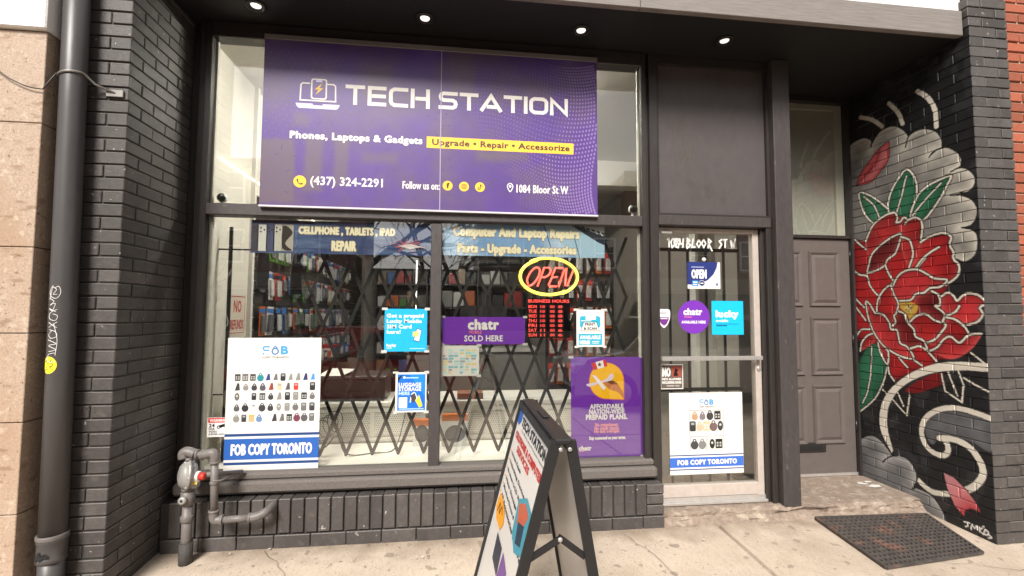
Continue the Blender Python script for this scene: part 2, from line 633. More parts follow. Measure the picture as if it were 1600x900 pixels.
def walk_z(y):
    return 0.035 + 0.05 * (min(y, 2.95) - 2.95) if y > 0.5 else 0.035 + 0.05 * (0.5 - 2.95) + 0.02 * (y - 0.5)

struct(bx('ground', -150, -150, -1.6, 150, 150, -0.9, mat('dark_ground', (0.10, 0.09, 0.08), rough=0.95, var=0.2, scale=2)))
ASPHALT = mat('asphalt', (0.055, 0.053, 0.052), rough=0.9, var=0.2, scale=60, bump=0.5, bscale=200)
KZ = walk_z(-1.25)
struct(bx('road', -60, -14.0, -0.6, 60, -1.40, KZ - 0.13, ASPHALT))
LINEW = mat('road_marking_paint', (0.6, 0.58, 0.5), rough=0.8, var=0.2)
rd = bpy.data.objects['road']
for k in range(9):
    bx('lane_marking', -30 + k * 7, -7.75, KZ - 0.128, -27 + k * 7, -7.63, KZ - 0.122, LINEW, rd)
struct(bx('kerb', -60, -1.40, -0.6, 60, -1.25, KZ + 0.002, mat('kerb_concrete', (0.36, 0.33, 0.29), rough=0.85, var=0.15, bump=0.3), b=0.02))
struct(bx('opposite_pavement', -60, -18.2, -0.6, 60, -14.0, KZ, mat('grey_concrete', (0.34, 0.32, 0.29), rough=0.85, var=0.12, bump=0.3)))

# the pavement: concrete slabs with tooled joints, falling gently towards the kerb
walk = MB()
walk.add([(-40, -1.25, KZ - .5), (40, -1.25, KZ - .5), (40, 3.2, -.5), (-40, 3.2, -.5), (-40, -1.25, KZ - .03), (40, -1.25, KZ - .03), (40, 3.2, .0), (-40, 3.2, .0)],
         [(0, 3, 2, 1), (4, 5, 6, 7), (0, 1, 5, 4), (1, 2, 6, 5), (2, 3, 7, 6), (3, 0, 4, 7)])
walk_o = struct(walk.obj('sidewalk', mat('joint_dirt', (0.13, 0.10, 0.075), rough=0.95, var=0.3, scale=50)))
edges_x = [-9.2, -5.6, -1.95, 1.72, 5.4, 9.0]
edges_y = [-1.25, 0.62, 3.16]
def slab(x0, y0, x1, y1):
    g, c = 0.006, 0.008
    v = []
    for (a, b, dz) in ((g, g, -.025), (g + c, g + c, 0.0)):
        for (x, y) in ((x0 + a, y0 + b), (x1 - a, y0 + b), (x1 - a, y1 - b), (x0 + a, y1 - b)):
            v.append((x, y, walk_z(y) + dz - (0.0 if dz == 0 else 0.0)))
    f = [(4, 5, 6, 7)] + [(i, (i + 1) % 4, 4 + (i + 1) % 4, 4 + i) for i in range(4)]
    MB().add(v, f).obj('slab', SIDEWALK, walk_o)
for i in range(len(edges_x) - 1):
    for (ya, yb) in ((-1.25, 0.5), (0.5, 3.16)):
        slab(edges_x[i], ya, edges_x[i + 1], yb)

# hairline cracks
CRK = mat('crack_dirt', (.10, .078, .058), rough=.95, var=.3)
for (xa, ya, xb, yb, sd) in ((-1.1, 2.93, -.55, 2.2, 3), (1.05, 2.92, 1.35, 1.9, 5), (2.6, 2.45, 3.3, 2.2, 8)):
    r_ = random.Random(sd)
    pts = [(xa + (xb - xa) * t / 14 + r_.gauss(0, .012), ya + (yb - ya) * t / 14 + r_.gauss(0, .010)) for t in range(15)]
    S_ = Sheet(walk_o, (0, 0, walk_z(1.5) + .0025 - .05 * 1.5), (1, 0, 0), (0, 1, .05), (0, 0, 1))
    S_.part('crack').line(pts, [.0005] + [r_.uniform(.0012, .0032) for _ in range(13)] + [.0005], CRK, 1)
    S_.flush()

# doorstep in front of both doors: worn concrete with a crumbled edge
def wave(x, seed, f0=2.0, oct=5):
    r = np.random.default_rng(seed)
    y = np.zeros_like(x)
    for k in range(oct):
        y += np.interp(x * f0 * 2 ** k, np.arange(400), r.normal(0, 1, 400)) / 1.6 ** k
    return y
st = MB()
n = 260
xs = np.linspace(1.315, 3.286, n)
ed = 2.985 + .012 * wave(xs, 1)
zb = walk_z(2.92) - .02
prof = []
for k in range(9):                       # up the broken riser, then over the rounded lip
    t = k / 8
    prof.append((ed - .060 * (1 - t) ** 1.6 + .007 * wave(xs, 10 + k, 4) * (1 if k else .4), np.full(n, zb + (.100 - zb) * min(1, t * 1.05)) + (.006 * wave(xs, 30 + k, 5) if 0 < k < 8 else 0)))
prof.append((ed + .035, np.full(n, .1025) + .0012 * wave(xs, 60, 3)))
prof.append((np.full(n, 3.62), np.full(n, .104)))
v, f = [], []
for i in range(n):
    for (yy, zz) in prof:
        v.append((xs[i], float(yy[i]), float(zz[i])))
m_ = len(prof)
for i in range(n - 1):
    for k in range(m_ - 1):
        a = i * m_ + k
        f.append((a, a + m_, a + m_ + 1, a + 1))
st.add(v, f)
struct(st.obj('doorstep', STEP))

# ------------------------------------------------------------------ brick pillars
_bm = {}
def brick_mesh(lx, ly, lz):
    k = (round(lx, 3), round(ly, 3), round(lz, 3))
    if k not in _bm:
        v, f = chamfer_box(lx, ly, lz, 0.0032)
        me = bpy.data.meshes.new('brick')
        me.from_pydata(v, [], f)
        me.materials.append(BRICK)
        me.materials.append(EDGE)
        for q in me.polygons:                      # upper arrises paler: caught sky light put into the colour
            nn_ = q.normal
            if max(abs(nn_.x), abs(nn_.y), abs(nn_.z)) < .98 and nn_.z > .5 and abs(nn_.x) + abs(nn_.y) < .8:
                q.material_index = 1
        me.update()
        _bm[k] = me
    return _bm[k]

J = 0.0075
def brick(parent, x0, y0, z0, x1, y1, z1, me=None, m=None):
    """a brick in the cell (joint included) x0..x1, y0..y1, z0..z1"""
    if x1 - x0 > y1 - y0:                          # the upright joints are nearly filled with paint
        x0, x1 = x0 - .0028 * (abs(x0 - XR) > .001), x1 + .0028 * (abs(x1 - XL) > .001)
    else:
        y0, y1 = y0 - .0028 * (y0 > YF + .01), y1 + .0028
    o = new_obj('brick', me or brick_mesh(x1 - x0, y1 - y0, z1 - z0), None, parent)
    o.location = ((x0 + x1) / 2 + random.uniform(-.0008, .0008), (y0 + y1) / 2 + random.uniform(-.0016, .0016), (z0 + z1) / 2 + random.uniform(-.0008, .0008))
    o.rotation_euler = (random.gauss(0, .004), random.gauss(0, .003), random.gauss(0, .004))
    return o

lp = thing('brick_pillar', 'plain charcoal painted brick pillar behind the drainpipe', 'pillar')
MB().box(-2.2, YF + .008, -.1, XL - .008, 3.16, 3.62).obj('mortar_core', MORTAR, lp)
NR = 52
for k in range(-1, NR):
    za, zb = Z0 + k * COURSE + J / 2, Z0 + (k + 1) * COURSE - J / 2
    if k % 2 == 0:
        brick(lp, XL - .195, YF, za, XL, YF + .095, zb)
        brick(lp, XL - .40, YF, za, XL - .205, YF + .095, zb)
        ys = [(.105, .30), (.31, .553)]
    else:
        brick(lp, XL - .095, YF, za, XL, YF + .195, zb)
        brick(lp, XL - .30, YF, za, XL - .105, YF + .095, zb)
        brick(lp, XL - .40, YF, za, XL - .31, YF + .095, zb)
        ys = [(.205, .40), (.41, .553)]
    if zb < SOF + .05:
        for a, b in ys:
            brick(lp, XL - .095, YF + a, za, XL, YF + b, zb)

# ------------------------------------------------------------------ the mural: painted shapes, rastered once and sampled by the bricks
GY, GZ = 0.0025, 0.0025
NYM, NZM = int(1.02 / GY), int(3.36 / GZ)
mur = np.zeros((NZM, NYM, 3)) + np.array([0.012, 0.012, 0.013])
MY = YF - .01 + (np.arange(NYM) + .5) * GY
MZ = -.06 + (np.arange(NZM) + .5) * GZ
YY, ZZ = np.meshgrid(MY, MZ)
def vnoise(sc, seed):
    r = np.random.default_rng(seed)
    ny, nz = int(1.1 / sc) + 3, int(3.5 / sc) + 3
    g = r.random((nz, ny))
    a, b = (YY - YF + .02) / sc, (ZZ + .07) / sc
    i, j = a.astype(int), b.astype(int)
    u, w = a - i, b - j
    u, w = u * u * (3 - 2 * u), w * w * (3 - 2 * w)
    return (g[j, i] * (1 - u) + g[j, i + 1] * u) * (1 - w) + (g[j + 1, i] * (1 - u) + g[j + 1, i + 1] * u) * w
NA, NB = vnoise(.11, 1) * .6 + vnoise(.04, 2) * .4, vnoise(.02, 3)
mur *= (0.7 + 0.9 * NA * NB)[..., None]
dark = (NA > .62)
mur[dark] += 0.012
def inside(p):
    p = np.array(p)
    m = np.zeros(YY.shape, bool)
    lo, hi = p.min(0), p.max(0)
    sel = (YY > lo[0]) & (YY < hi[0]) & (ZZ > lo[1]) & (ZZ < hi[1])
    y, z = YY[sel], ZZ[sel]
    c = np.zeros(y.shape, bool)
    for k in range(len(p)):
        (y0, z0), (y1, z1) = p[k - 1], p[k]
        if z0 == z1:
            continue
        h = ((z0 > z) != (z1 > z)) & (y < (y1 - y0) * (z - z0) / (z1 - z0) + y0)
        c ^= h
    m[sel] = c
    return m
def dist(path, near=1.0):
    d = np.full(YY.shape, 9.0)
    p = np.array(path)
    for k in range(len(p) - 1):
        a, b = p[k], p[k + 1]
        lo, hi = np.minimum(a, b) - near, np.maximum(a, b) + near
        i0, i1 = np.searchsorted(MY, (lo[0], hi[0]))
        j0, j1 = np.searchsorted(MZ, (lo[1], hi[1]))
        if i0 >= i1 or j0 >= j1:
            continue
        y, z = YY[j0:j1, i0:i1], ZZ[j0:j1, i0:i1]
        v = b - a
        L = float(v @ v) + 1e-12
        t = (((y - a[0]) * v[0] + (z - a[1]) * v[1]) / L).clip(0, 1)
        q = np.hypot(y - a[0] - t * v[0], z - a[1] - t * v[1])
        d[j0:j1, i0:i1] = np.minimum(d[j0:j1, i0:i1], q)
    return d
def fill(p, c, c2=None, edge=None, reach=.06, sm=True, amt=.22):
    """paint a closed shape; c2 fades in away from the edge path"""
    p = smooth_path(p, 5, True) if sm else p
    m = inside(p)
    col = np.zeros(YY.shape + (3,)) + np.array(c)
    if c2 is not None:
        d = dist((edge or p + [p[0]]), .4)
        w = (1 - np.exp(-d / reach))[..., None]
        col = col * (1 - w) + np.array(c2) * w
    col = col * (1 - amt + 2 * amt * NA)[..., None]
    mur[m] = col[m]
    return p
CREAM = (0.74, 0.685, 0.58)
def brush(p, w, c=CREAM, sm=True, halo=0.007):
    p = smooth_path(p, 6) if sm else p
    d = dist(p, .06)
    if halo:
        h = d < w / 2 + halo
        mur[h] = np.array([0.010, 0.009, 0.009])
    m = d < w / 2
    mur[m] = (np.array(c) * (0.94 + .1 * NB[..., None]))[m]

# big grey cloud behind the flower
cloud = [(3.49,2.748),(3.457,2.826),(3.383,2.849),(3.313,2.837),(3.263,2.789),(3.276,2.747)]
lob = [[(3.491,2.735),(3.463,2.828),(3.383,2.849),(3.313,2.837),(3.263,2.794),(3.273,2.746)],
       [(3.269,2.763),(3.193,2.836),(3.116,2.847),(3.056,2.83),(2.997,2.779),(2.958,2.715)],
       [(2.988,2.642),(2.956,2.714),(2.889,2.732),(2.826,2.717),(2.764,2.67),(2.731,2.609),(2.728,2.558)],
       [(2.82,2.508),(2.782,2.541),(2.704,2.538),(2.647,2.492),(2.617,2.439),(2.617,2.387)],
       [(2.683,2.362),(2.636,2.373),(2.592,2.359),(2.556,2.318),(2.538,2.272),(2.549,2.228),(2.588,2.2),(2.635,2.209)],
       [(2.695,2.206),(2.627,2.19),(2.566,2.146),(2.538,2.089),(2.541,2.032),(2.573,1.982),(2.622,1.974)],
       [(2.632,1.976),(2.576,1.954),(2.547,1.92),(2.543,1.871),(2.552,1.815),(2.568,1.779),(2.603,1.754),(2.638,1.751),(2.678,1.773)]]
outline = []
for q in lob:
    outline += smooth_path(q, 5)
body = outline + [(2.815,1.841),(3.153,1.772),(3.532,1.811),(3.519,2.319)]
m = inside(body)
d = dist(outline, .5)
w = np.exp(-d / .055)[..., None]
cc = np.array([0.18, 0.172, 0.16]) * (1 - w) + np.array([0.64, 0.60, 0.51]) * w
cc = cc * (.62 + .75 * NA)[..., None]
mur[m] = cc[m]
for q in lob:
    q = smooth_path(q, 6)
    dd = dist(q, .05)
    mur[dd < .006] = 0.012
for q in ([(3.355,3.027),(3.246,2.958),(3.165,2.87)], [(3.101,3.026),(3.031,2.919),(2.999,2.822)], [(2.88,3.014),(2.807,2.929),(2.766,2.821),(2.762,2.705)]):
    brush(q, .030, halo=0)
# bud
fill([(3.421,2.472),(3.375,2.558),(3.295,2.634),(3.223,2.692),(3.191,2.706),(3.208,2.638),(3.236,2.606),(3.312,2.545)], (.42, .02, .025), (.62, .22, .22))
fill([(3.417,2.473),(3.313,2.542),(3.236,2.602),(3.191,2.706),(3.157,2.722),(3.114,2.732),(3.115,2.653),(3.128,2.588),(3.181,2.534),(3.248,2.481),(3.316,2.461)], (.42, .03, .035), (.55, .26, .26))
for q in ([(3.421,2.472),(3.375,2.558),(3.295,2.634),(3.223,2.692),(3.172,2.719),(3.114,2.732),(3.115,2.653),(3.128,2.588),(3.181,2.534),(3.248,2.481),(3.316,2.461),(3.421,2.472)], [(3.421,2.474),(3.312,2.545),(3.236,2.606),(3.191,2.706)]):
    brush(q, .007, (.012, .011, .011), halo=0)
# leaves
GRN, GR2 = (0.012, 0.085, 0.042), (0.03, 0.17, 0.085)
for leaf, rib in (([(3.146,2.191),(3.131,2.298),(3.089,2.379),(3.028,2.45),(2.984,2.475),(2.937,2.413),(2.916,2.331),(2.927,2.246),(2.957,2.166),(2.99,2.107),(3.089,2.116)], [(3.08,2.166),(3.027,2.305),(2.991,2.424)]),
                  ([(2.973,2.115),(2.922,2.245),(2.856,2.303),(2.77,2.328),(2.684,2.337),(2.714,2.275),(2.758,2.204),(2.809,2.141),(2.887,2.075)], [(2.961,2.123),(2.859,2.219),(2.749,2.305)]),
                  ([(3.391,2.408),(3.307,2.367),(3.24,2.313),(3.178,2.251),(3.14,2.196),(3.187,2.124),(3.264,2.125),(3.335,2.197),(3.379,2.299)], [(3.348,2.359),(3.264,2.271),(3.221,2.161)])):
    p = fill(leaf, GRN, GR2)
    brush(p + [p[0]], .013, sm=False)
    brush(rib, .011)
fill([(3.486,0.941),(3.333,1.176),(3.18,1.105),(3.211,0.974),(3.268,0.85),(3.354,0.716),(3.441,0.639),(3.495,0.611)], GRN, GR2)
for q in ([(3.334,1.152),(3.348,0.982),(3.383,0.808),(3.439,0.689)], [(3.2,1.045),(3.24,0.901),(3.326,0.746),(3.465,0.617)]):
    brush(q, .010)
# flower
RED, RDK, RBR = (0.40, 0.012, 0.014), (0.17, 0.006, 0.008), (0.55, 0.03, 0.035)
fill([(3.471,1.782),(3.449,2.016),(3.351,2.002),(3.283,2.111),(3.187,2.166),(3.098,2.178),(3.064,2.138),(3.024,2.125),(2.996,2.099),(2.94,2.107),(2.898,2.074),(2.896,1.998),(2.908,1.922),(2.846,1.95),(2.754,1.962),(2.702,1.926),(2.715,1.873),(2.693,1.789),(2.661,1.732),(2.675,1.661),(2.739,1.595),(2.78,1.531),(2.741,1.555),(2.687,1.498),(2.613,1.544),(2.561,1.534),(2.529,1.502),(2.553,1.447),(2.538,1.409),(2.57,1.362),(2.623,1.34),(2.625,1.289),(2.552,1.287),(2.594,1.209),(2.649,1.153),(2.733,1.111),(2.81,1.104),(2.836,1.086),(2.894,1.044),(2.98,1.013),(3.072,0.959),(3.156,0.909),(3.2,0.954),(3.206,1.027),(3.271,1.118),(3.301,1.174),(3.478,1.212),(3.484,1.36)],
     RDK, RED, reach=.05, amt=.35)
petals = [
    ([(3.351,2.002),(3.283,2.111),(3.187,2.166),(3.098,2.178),(3.074,2.132),(3.083,2.1),(3.055,2.083),(3.045,2.041),(3.07,2.001),(3.174,1.973),(3.274,1.917),(3.33,1.852)], RED),
    ([(3.064,2.138),(3.024,2.125),(2.996,2.099),(2.94,2.107),(2.898,2.074),(2.896,1.998),(2.908,1.922),(2.918,1.867),(2.955,1.786),(2.99,1.746),(3.032,1.817),(3.051,1.908),(3.042,1.985)], RED),
    ([(3.35,1.743),(3.293,1.895),(3.174,1.973),(3.073,2.008),(3.053,1.985),(3.101,1.87),(3.205,1.788),(3.295,1.747)], RDK),
    ([(2.908,1.922),(2.846,1.95),(2.754,1.962),(2.702,1.926),(2.715,1.873),(2.693,1.789),(2.661,1.732),(2.675,1.661),(2.738,1.605),(2.824,1.657),(2.874,1.692),(2.936,1.73),(2.955,1.786)], RED),
    ([(3.129,1.629),(3.084,1.699),(3.013,1.732),(2.936,1.728),(2.874,1.692),(2.824,1.657),(2.741,1.64),(2.787,1.598),(2.858,1.591),(2.901,1.562),(2.96,1.554),(3.001,1.512),(3.105,1.51),(3.149,1.585)], RBR),
    ([(3.141,1.641),(3.211,1.594),(3.266,1.515),(3.277,1.421),(3.22,1.404),(3.173,1.341),(3.135,1.364),(3.115,1.42),(3.1,1.487),(3.126,1.556)], RED),
    ([(2.848,1.57),(2.8,1.537),(2.798,1.47),(2.828,1.466),(2.785,1.429),(2.767,1.399),(2.784,1.358),(2.838,1.368),(2.897,1.409),(2.962,1.398),(2.97,1.463),(2.956,1.538)], RDK),
    ([(2.785,1.531),(2.741,1.555),(2.704,1.528),(2.687,1.498),(2.649,1.531),(2.613,1.544),(2.562,1.532),(2.529,1.502),(2.535,1.465),(2.553,1.447),(2.538,1.409),(2.57,1.362),(2.622,1.342),(2.684,1.36),(2.748,1.394),(2.785,1.44)], RBR),
    ([(2.758,1.389),(2.702,1.374),(2.65,1.331),(2.625,1.289),(2.681,1.233),(2.736,1.26),(2.784,1.242),(2.846,1.193),(2.886,1.211),(2.802,1.277),(2.765,1.339)], RED),
    ([(3.014,1.355),(2.962,1.398),(2.897,1.409),(2.838,1.368),(2.765,1.339),(2.802,1.277),(2.844,1.234),(2.896,1.21),(2.974,1.248),(2.988,1.301)], RED),
    ([(3.096,1.432),(3.051,1.409),(3.031,1.349),(2.988,1.301),(2.974,1.248),(2.917,1.22),(2.899,1.158),(2.951,1.181),(3.017,1.16),(3.095,1.198),(3.115,1.286),(3.163,1.296),(3.129,1.376)], RDK),
    ([(3.373,1.506),(3.346,1.505),(3.303,1.415),(3.22,1.404),(3.173,1.341),(3.163,1.296),(3.115,1.286),(3.095,1.198),(3.039,1.169),(2.998,1.097),(3.066,1.091),(3.147,1.117),(3.231,1.167),(3.304,1.256),(3.352,1.374)], RBR),
    ([(2.878,1.154),(2.826,1.184),(2.784,1.237),(2.736,1.26),(2.682,1.223),(2.626,1.274),(2.552,1.287),(2.594,1.209),(2.649,1.153),(2.733,1.111),(2.809,1.124)], RBR),
    ([(3.44,1.111),(3.423,1.179),(3.372,1.236),(3.317,1.256),(3.3,1.204),(3.348,1.16)], RED),
    ([(3.281,1.187),(3.259,1.108),(3.206,1.027),(3.193,1.113),(3.216,1.145)], RED),
]
for p, c in petals:
    q = smooth_path(p, 5, True)
    fill(p, tuple(.40 * x for x in c), c, edge=q[:len(q) // 2], reach=.045, amt=.3)
    hl = np.exp(-dist(q[len(q) // 2:], .12) / .016)[..., None] * .55      # paler brushed rim on the far side of each petal
    mm_ = inside(q)
    mur[mm_] = (mur * (1 - hl) + np.array([.66, .13, .12]) * hl)[mm_]
fill([(3.094,1.49),(3.001,1.498),(2.946,1.463),(2.97,1.415),(3.01,1.364),(3.029,1.398),(3.062,1.429)], (.55, .30, .03), (.75, .55, .15))
for k in range(40):
    a = math.radians(random.uniform(0, 360))
    c0 = np.array((3.015,1.453))
    brush([tuple(c0), tuple(c0 + np.array([math.cos(a), math.sin(a)]) * random.uniform(.015, .04))], .0035, random.choice([(.05, .02, .01), (.8, .68, .3)]), sm=False, halo=0)
W1 = .0125
for q in (
    [(3.351,2.002),(3.283,2.111),(3.187,2.166),(3.098,2.178),(3.074,2.132),(3.083,2.1),(3.051,2.101),(3.024,2.125),(2.996,2.099),(3.02,2.076)],
    [(2.996,2.099),(2.94,2.107),(2.898,2.074),(2.893,1.997),(2.908,1.922)],
    [(3.489,1.783),(3.419,1.733),(3.35,1.715),(3.333,1.648),(3.295,1.592),(3.258,1.555)], [(3.454,2.029),(3.401,1.977),(3.354,1.934)],
    [(3.35,1.746),(3.332,1.804),(3.293,1.895),(3.174,1.973),(3.073,2.008),(3.053,1.985),(3.101,1.87),(3.163,1.832),(3.205,1.779),(3.295,1.747),(3.35,1.743)],
    [(3.053,1.985),(2.992,1.954),(2.972,1.897),(2.969,1.831),(3.001,1.747)], [(2.879,1.804),(2.935,1.746)], [(2.946,1.747),(2.9,1.801),(2.851,1.837),(2.784,1.869)],
    [(3.189,1.789),(3.167,1.729),(3.128,1.663)],
    [(2.908,1.922),(2.846,1.95),(2.754,1.962),(2.702,1.926),(2.715,1.873),(2.695,1.826),(2.694,1.776),(2.663,1.732),(2.675,1.661),(2.752,1.606)],
    [(3.129,1.629),(3.084,1.699),(3.013,1.732),(2.936,1.728),(2.874,1.692),(2.824,1.657),(2.741,1.64),(2.787,1.598),(2.858,1.591),(2.901,1.562),(2.96,1.554),(3.001,1.512),(3.105,1.51)],
    [(3.141,1.641),(3.211,1.594),(3.266,1.515),(3.277,1.421)], [(3.15,1.631),(3.126,1.556),(3.097,1.487),(3.115,1.42),(3.134,1.398),(3.124,1.353),(3.155,1.319)],
    [(3.29,1.415),(3.22,1.404),(3.173,1.341),(3.163,1.296),(3.115,1.286),(3.095,1.198),(3.039,1.169),(2.998,1.092),(3.066,1.091),(3.147,1.117),(3.231,1.167),(3.304,1.256),(3.352,1.374),(3.373,1.506),(3.34,1.493),(3.29,1.415)],
    [(3.096,1.432),(3.051,1.409),(3.031,1.349),(2.988,1.301),(2.974,1.248),(2.917,1.22),(2.899,1.158),(2.951,1.181),(3.017,1.16)],
    [(3.014,1.355),(2.962,1.398),(2.897,1.409),(2.838,1.368),(2.765,1.339),(2.802,1.277),(2.844,1.234),(2.896,1.21)],
    [(2.848,1.57),(2.8,1.537),(2.798,1.47),(2.828,1.466),(2.785,1.429),(2.767,1.399),(2.784,1.358)],
    [(2.785,1.531),(2.741,1.555),(2.704,1.528),(2.687,1.498),(2.649,1.531),(2.613,1.544),(2.562,1.532),(2.529,1.502)], [(2.535,1.465),(2.553,1.447),(2.538,1.409),(2.57,1.362),(2.631,1.341)],
    [(2.757,1.399),(2.7,1.424),(2.672,1.463)], [(2.758,1.389),(2.702,1.374),(2.65,1.331),(2.625,1.289)],
    [(2.878,1.154),(2.826,1.184),(2.784,1.237),(2.736,1.26),(2.682,1.223),(2.626,1.274),(2.552,1.287)],
    [(3.477,1.546),(3.389,1.464)], [(3.48,1.484),(3.38,1.361)], [(3.478,1.219),(3.425,1.282),(3.342,1.29)],
    [(3.44,1.111),(3.423,1.179),(3.372,1.236),(3.324,1.256)], [(2.894,1.148),(2.836,1.086)], [(3.278,1.187),(3.259,1.108),(3.206,1.027),(3.193,1.113),(3.213,1.143)],
    [(3.112,1.086),(3.046,1.022)], [(2.999,1.081),(2.944,1.049)], [(3.2,1.01),(3.191,0.955),(3.156,0.909)],
):
    brush(q, W1)
fill([(3.07,0.853),(2.931,0.961),(2.803,1.013),(2.803,0.941),(2.891,0.89),(2.991,0.844)], RDK)
for q in ([(3.256,0.828),(3.159,0.752),(3.067,0.67),(3.039,0.818)], [(3.131,0.825),(3.088,0.732)], [(2.808,1.002),(2.789,0.892),(2.687,0.835),(2.672,0.95),(2.702,1.039)], [(2.764,1.018),(2.713,0.874)],
          [(2.67,0.996),(2.604,0.96),(2.533,0.931)], [(2.617,1.162),(2.542,1.1)]):
    brush(q, .010, sm=False)
# white ribbon, swirl, low clouds
band = [(2.525,1.102),(2.684,1.097),(2.841,1.069),(3.018,0.986),(3.166,0.865),(3.26,0.734),(3.293,0.587),(3.272,0.475),(3.199,0.364)] 
band2 = [(3.188,0.383),(3.222,0.51),(3.223,0.648),(3.18,0.767),(3.093,0.872),(2.975,0.955),(2.844,1.01),(2.687,1.043),(2.528,1.052)]
fill(smooth_path(band, 5) + smooth_path(band2, 5), CREAM, sm=False, amt=.08)
fill([(2.935,0.645),(2.847,0.737),(2.737,0.774),(2.627,0.769),(2.526,0.748),(2.531,0.567),(2.618,0.587),(2.708,0.602),(2.774,0.589),(2.841,0.568),(2.888,0.51),(2.924,0.542)], (.085, .085, .088), (.16, .16, .165), amt=.3)
brush([(2.525,0.765),(2.626,0.785),(2.736,0.79),(2.846,0.752),(2.931,0.678),(2.963,0.592),(2.948,0.504),(2.891,0.457),(2.826,0.454),(2.789,0.493),(2.798,0.547),(2.845,0.567)], .034, halo=.004)
brush([(2.841,0.564),(2.746,0.581),(2.655,0.554),(2.596,0.476),(2.588,0.4),(2.635,0.32),(2.69,0.273)], .040, halo=.004)
brush([(2.792,0.211),(2.883,0.186),(2.941,0.193),(3,0.227)], .034, halo=.004)
lowc = [[(3.482,0.385),(3.417,0.433),(3.345,0.452),(3.267,0.416),(3.19,0.346)], [(3.282,0.268),(3.228,0.321),(3.153,0.357),(3.07,0.351),(3.017,0.281),(3.016,0.217),(3.053,0.144)], [(3.011,0.172),(2.915,0.159),(2.851,0.092),(2.819,0.021)]]
ol = []
for q in lowc:
    ol += smooth_path(q, 5)
m = inside(ol + [(2.892,-0.01),(3.019,0.003),(3.527,0.014)])
d = dist(ol, .4)
w = np.exp(-d / .05)[..., None]
cc = (np.array([.10, .10, .103]) * (1 - w) + np.array([.42, .41, .40]) * w) * (.65 + .7 * NA)[..., None]
mur[m] = cc[m]
for q in lowc:
    mur[dist(smooth_path(q, 6), .05) < .006] = .012
fill([(2.827,0.344),(2.758,0.331),(2.686,0.278),(2.636,0.221),(2.608,0.165),(2.665,0.168),(2.7,0.142),(2.708,0.096),(2.767,0.146),(2.808,0.246)], (.50, .05, .06), (.62, .30, .31), edge=[(2.608,0.165),(2.665,0.168),(2.7,0.142),(2.708,0.096)], reach=.12, sm=False)
brush([(2.827,0.344),(2.758,0.331),(2.686,0.278),(2.636,0.221),(2.608,0.165),(2.665,0.168),(2.7,0.142),(2.708,0.096),(2.767,0.146),(2.808,0.246),(2.827,0.344)], .006, (.012, .011, .011), sm=False, halo=0)
for q in ([(2.71,0.067),(2.679,0.074)], [(2.69,0.073),(2.688,0.049),(2.704,0.039)], [(2.672,0.037),(2.664,0.071),(2.651,0.051),(2.636,0.076),(2.633,0.048)], [(2.623,0.073),(2.625,0.04)], [(2.597,0.088),(2.622,0.053),(2.604,0.037)],
          [(2.59,0.076),(2.598,0.038),(2.577,0.044),(2.57,0.065),(2.59,0.071)], [(2.573,0.054),(2.555,0.038),(2.574,0.027)]):
    brush(q, .007, (.75, .72, .68), sm=False, halo=0)

def mural_col(y, z):
    i = ((np.asarray(y) - (YF - .01)) / GY).astype(int).clip(1, NYM - 2)
    j = ((np.asarray(z) + .06) / GZ).astype(int).clip(1, NZM - 2)
    return (mur[j, i] * 2 + mur[j, i - 1] + mur[j, i + 1] + mur[j - 1, i] + mur[j + 1, i]) / 6

MURAL = bpy.data.materials.new('mural_paint')
MURAL.use_nodes = True
_n, _l = MURAL.node_tree.nodes, MURAL.node_tree.links
_at = _n.new('ShaderNodeAttribute')
_at.attribute_name = 'paint'
_b = _n['Principled BSDF']
_b.inputs['Roughness'].default_value = 0.5
_l.new(_at.outputs['Color'], _b.inputs['Base Color'])
_nb = _n.new('ShaderNodeTexNoise')
_nb.inputs['Scale'].default_value = 170
_bp = _n.new('ShaderNodeBump')
_bp.inputs['Strength'].default_value = 0.35
_bp.inputs['Distance'].default_value = 0.004
_g = _n.new('ShaderNodeNewGeometry')
_l.new(_g.outputs['Position'], _nb.inputs['Vector'])
_l.new(_nb.outputs['Fac'], _bp.inputs['Height'])
_l.new(_bp.outputs[0], _b.inputs['Normal'])

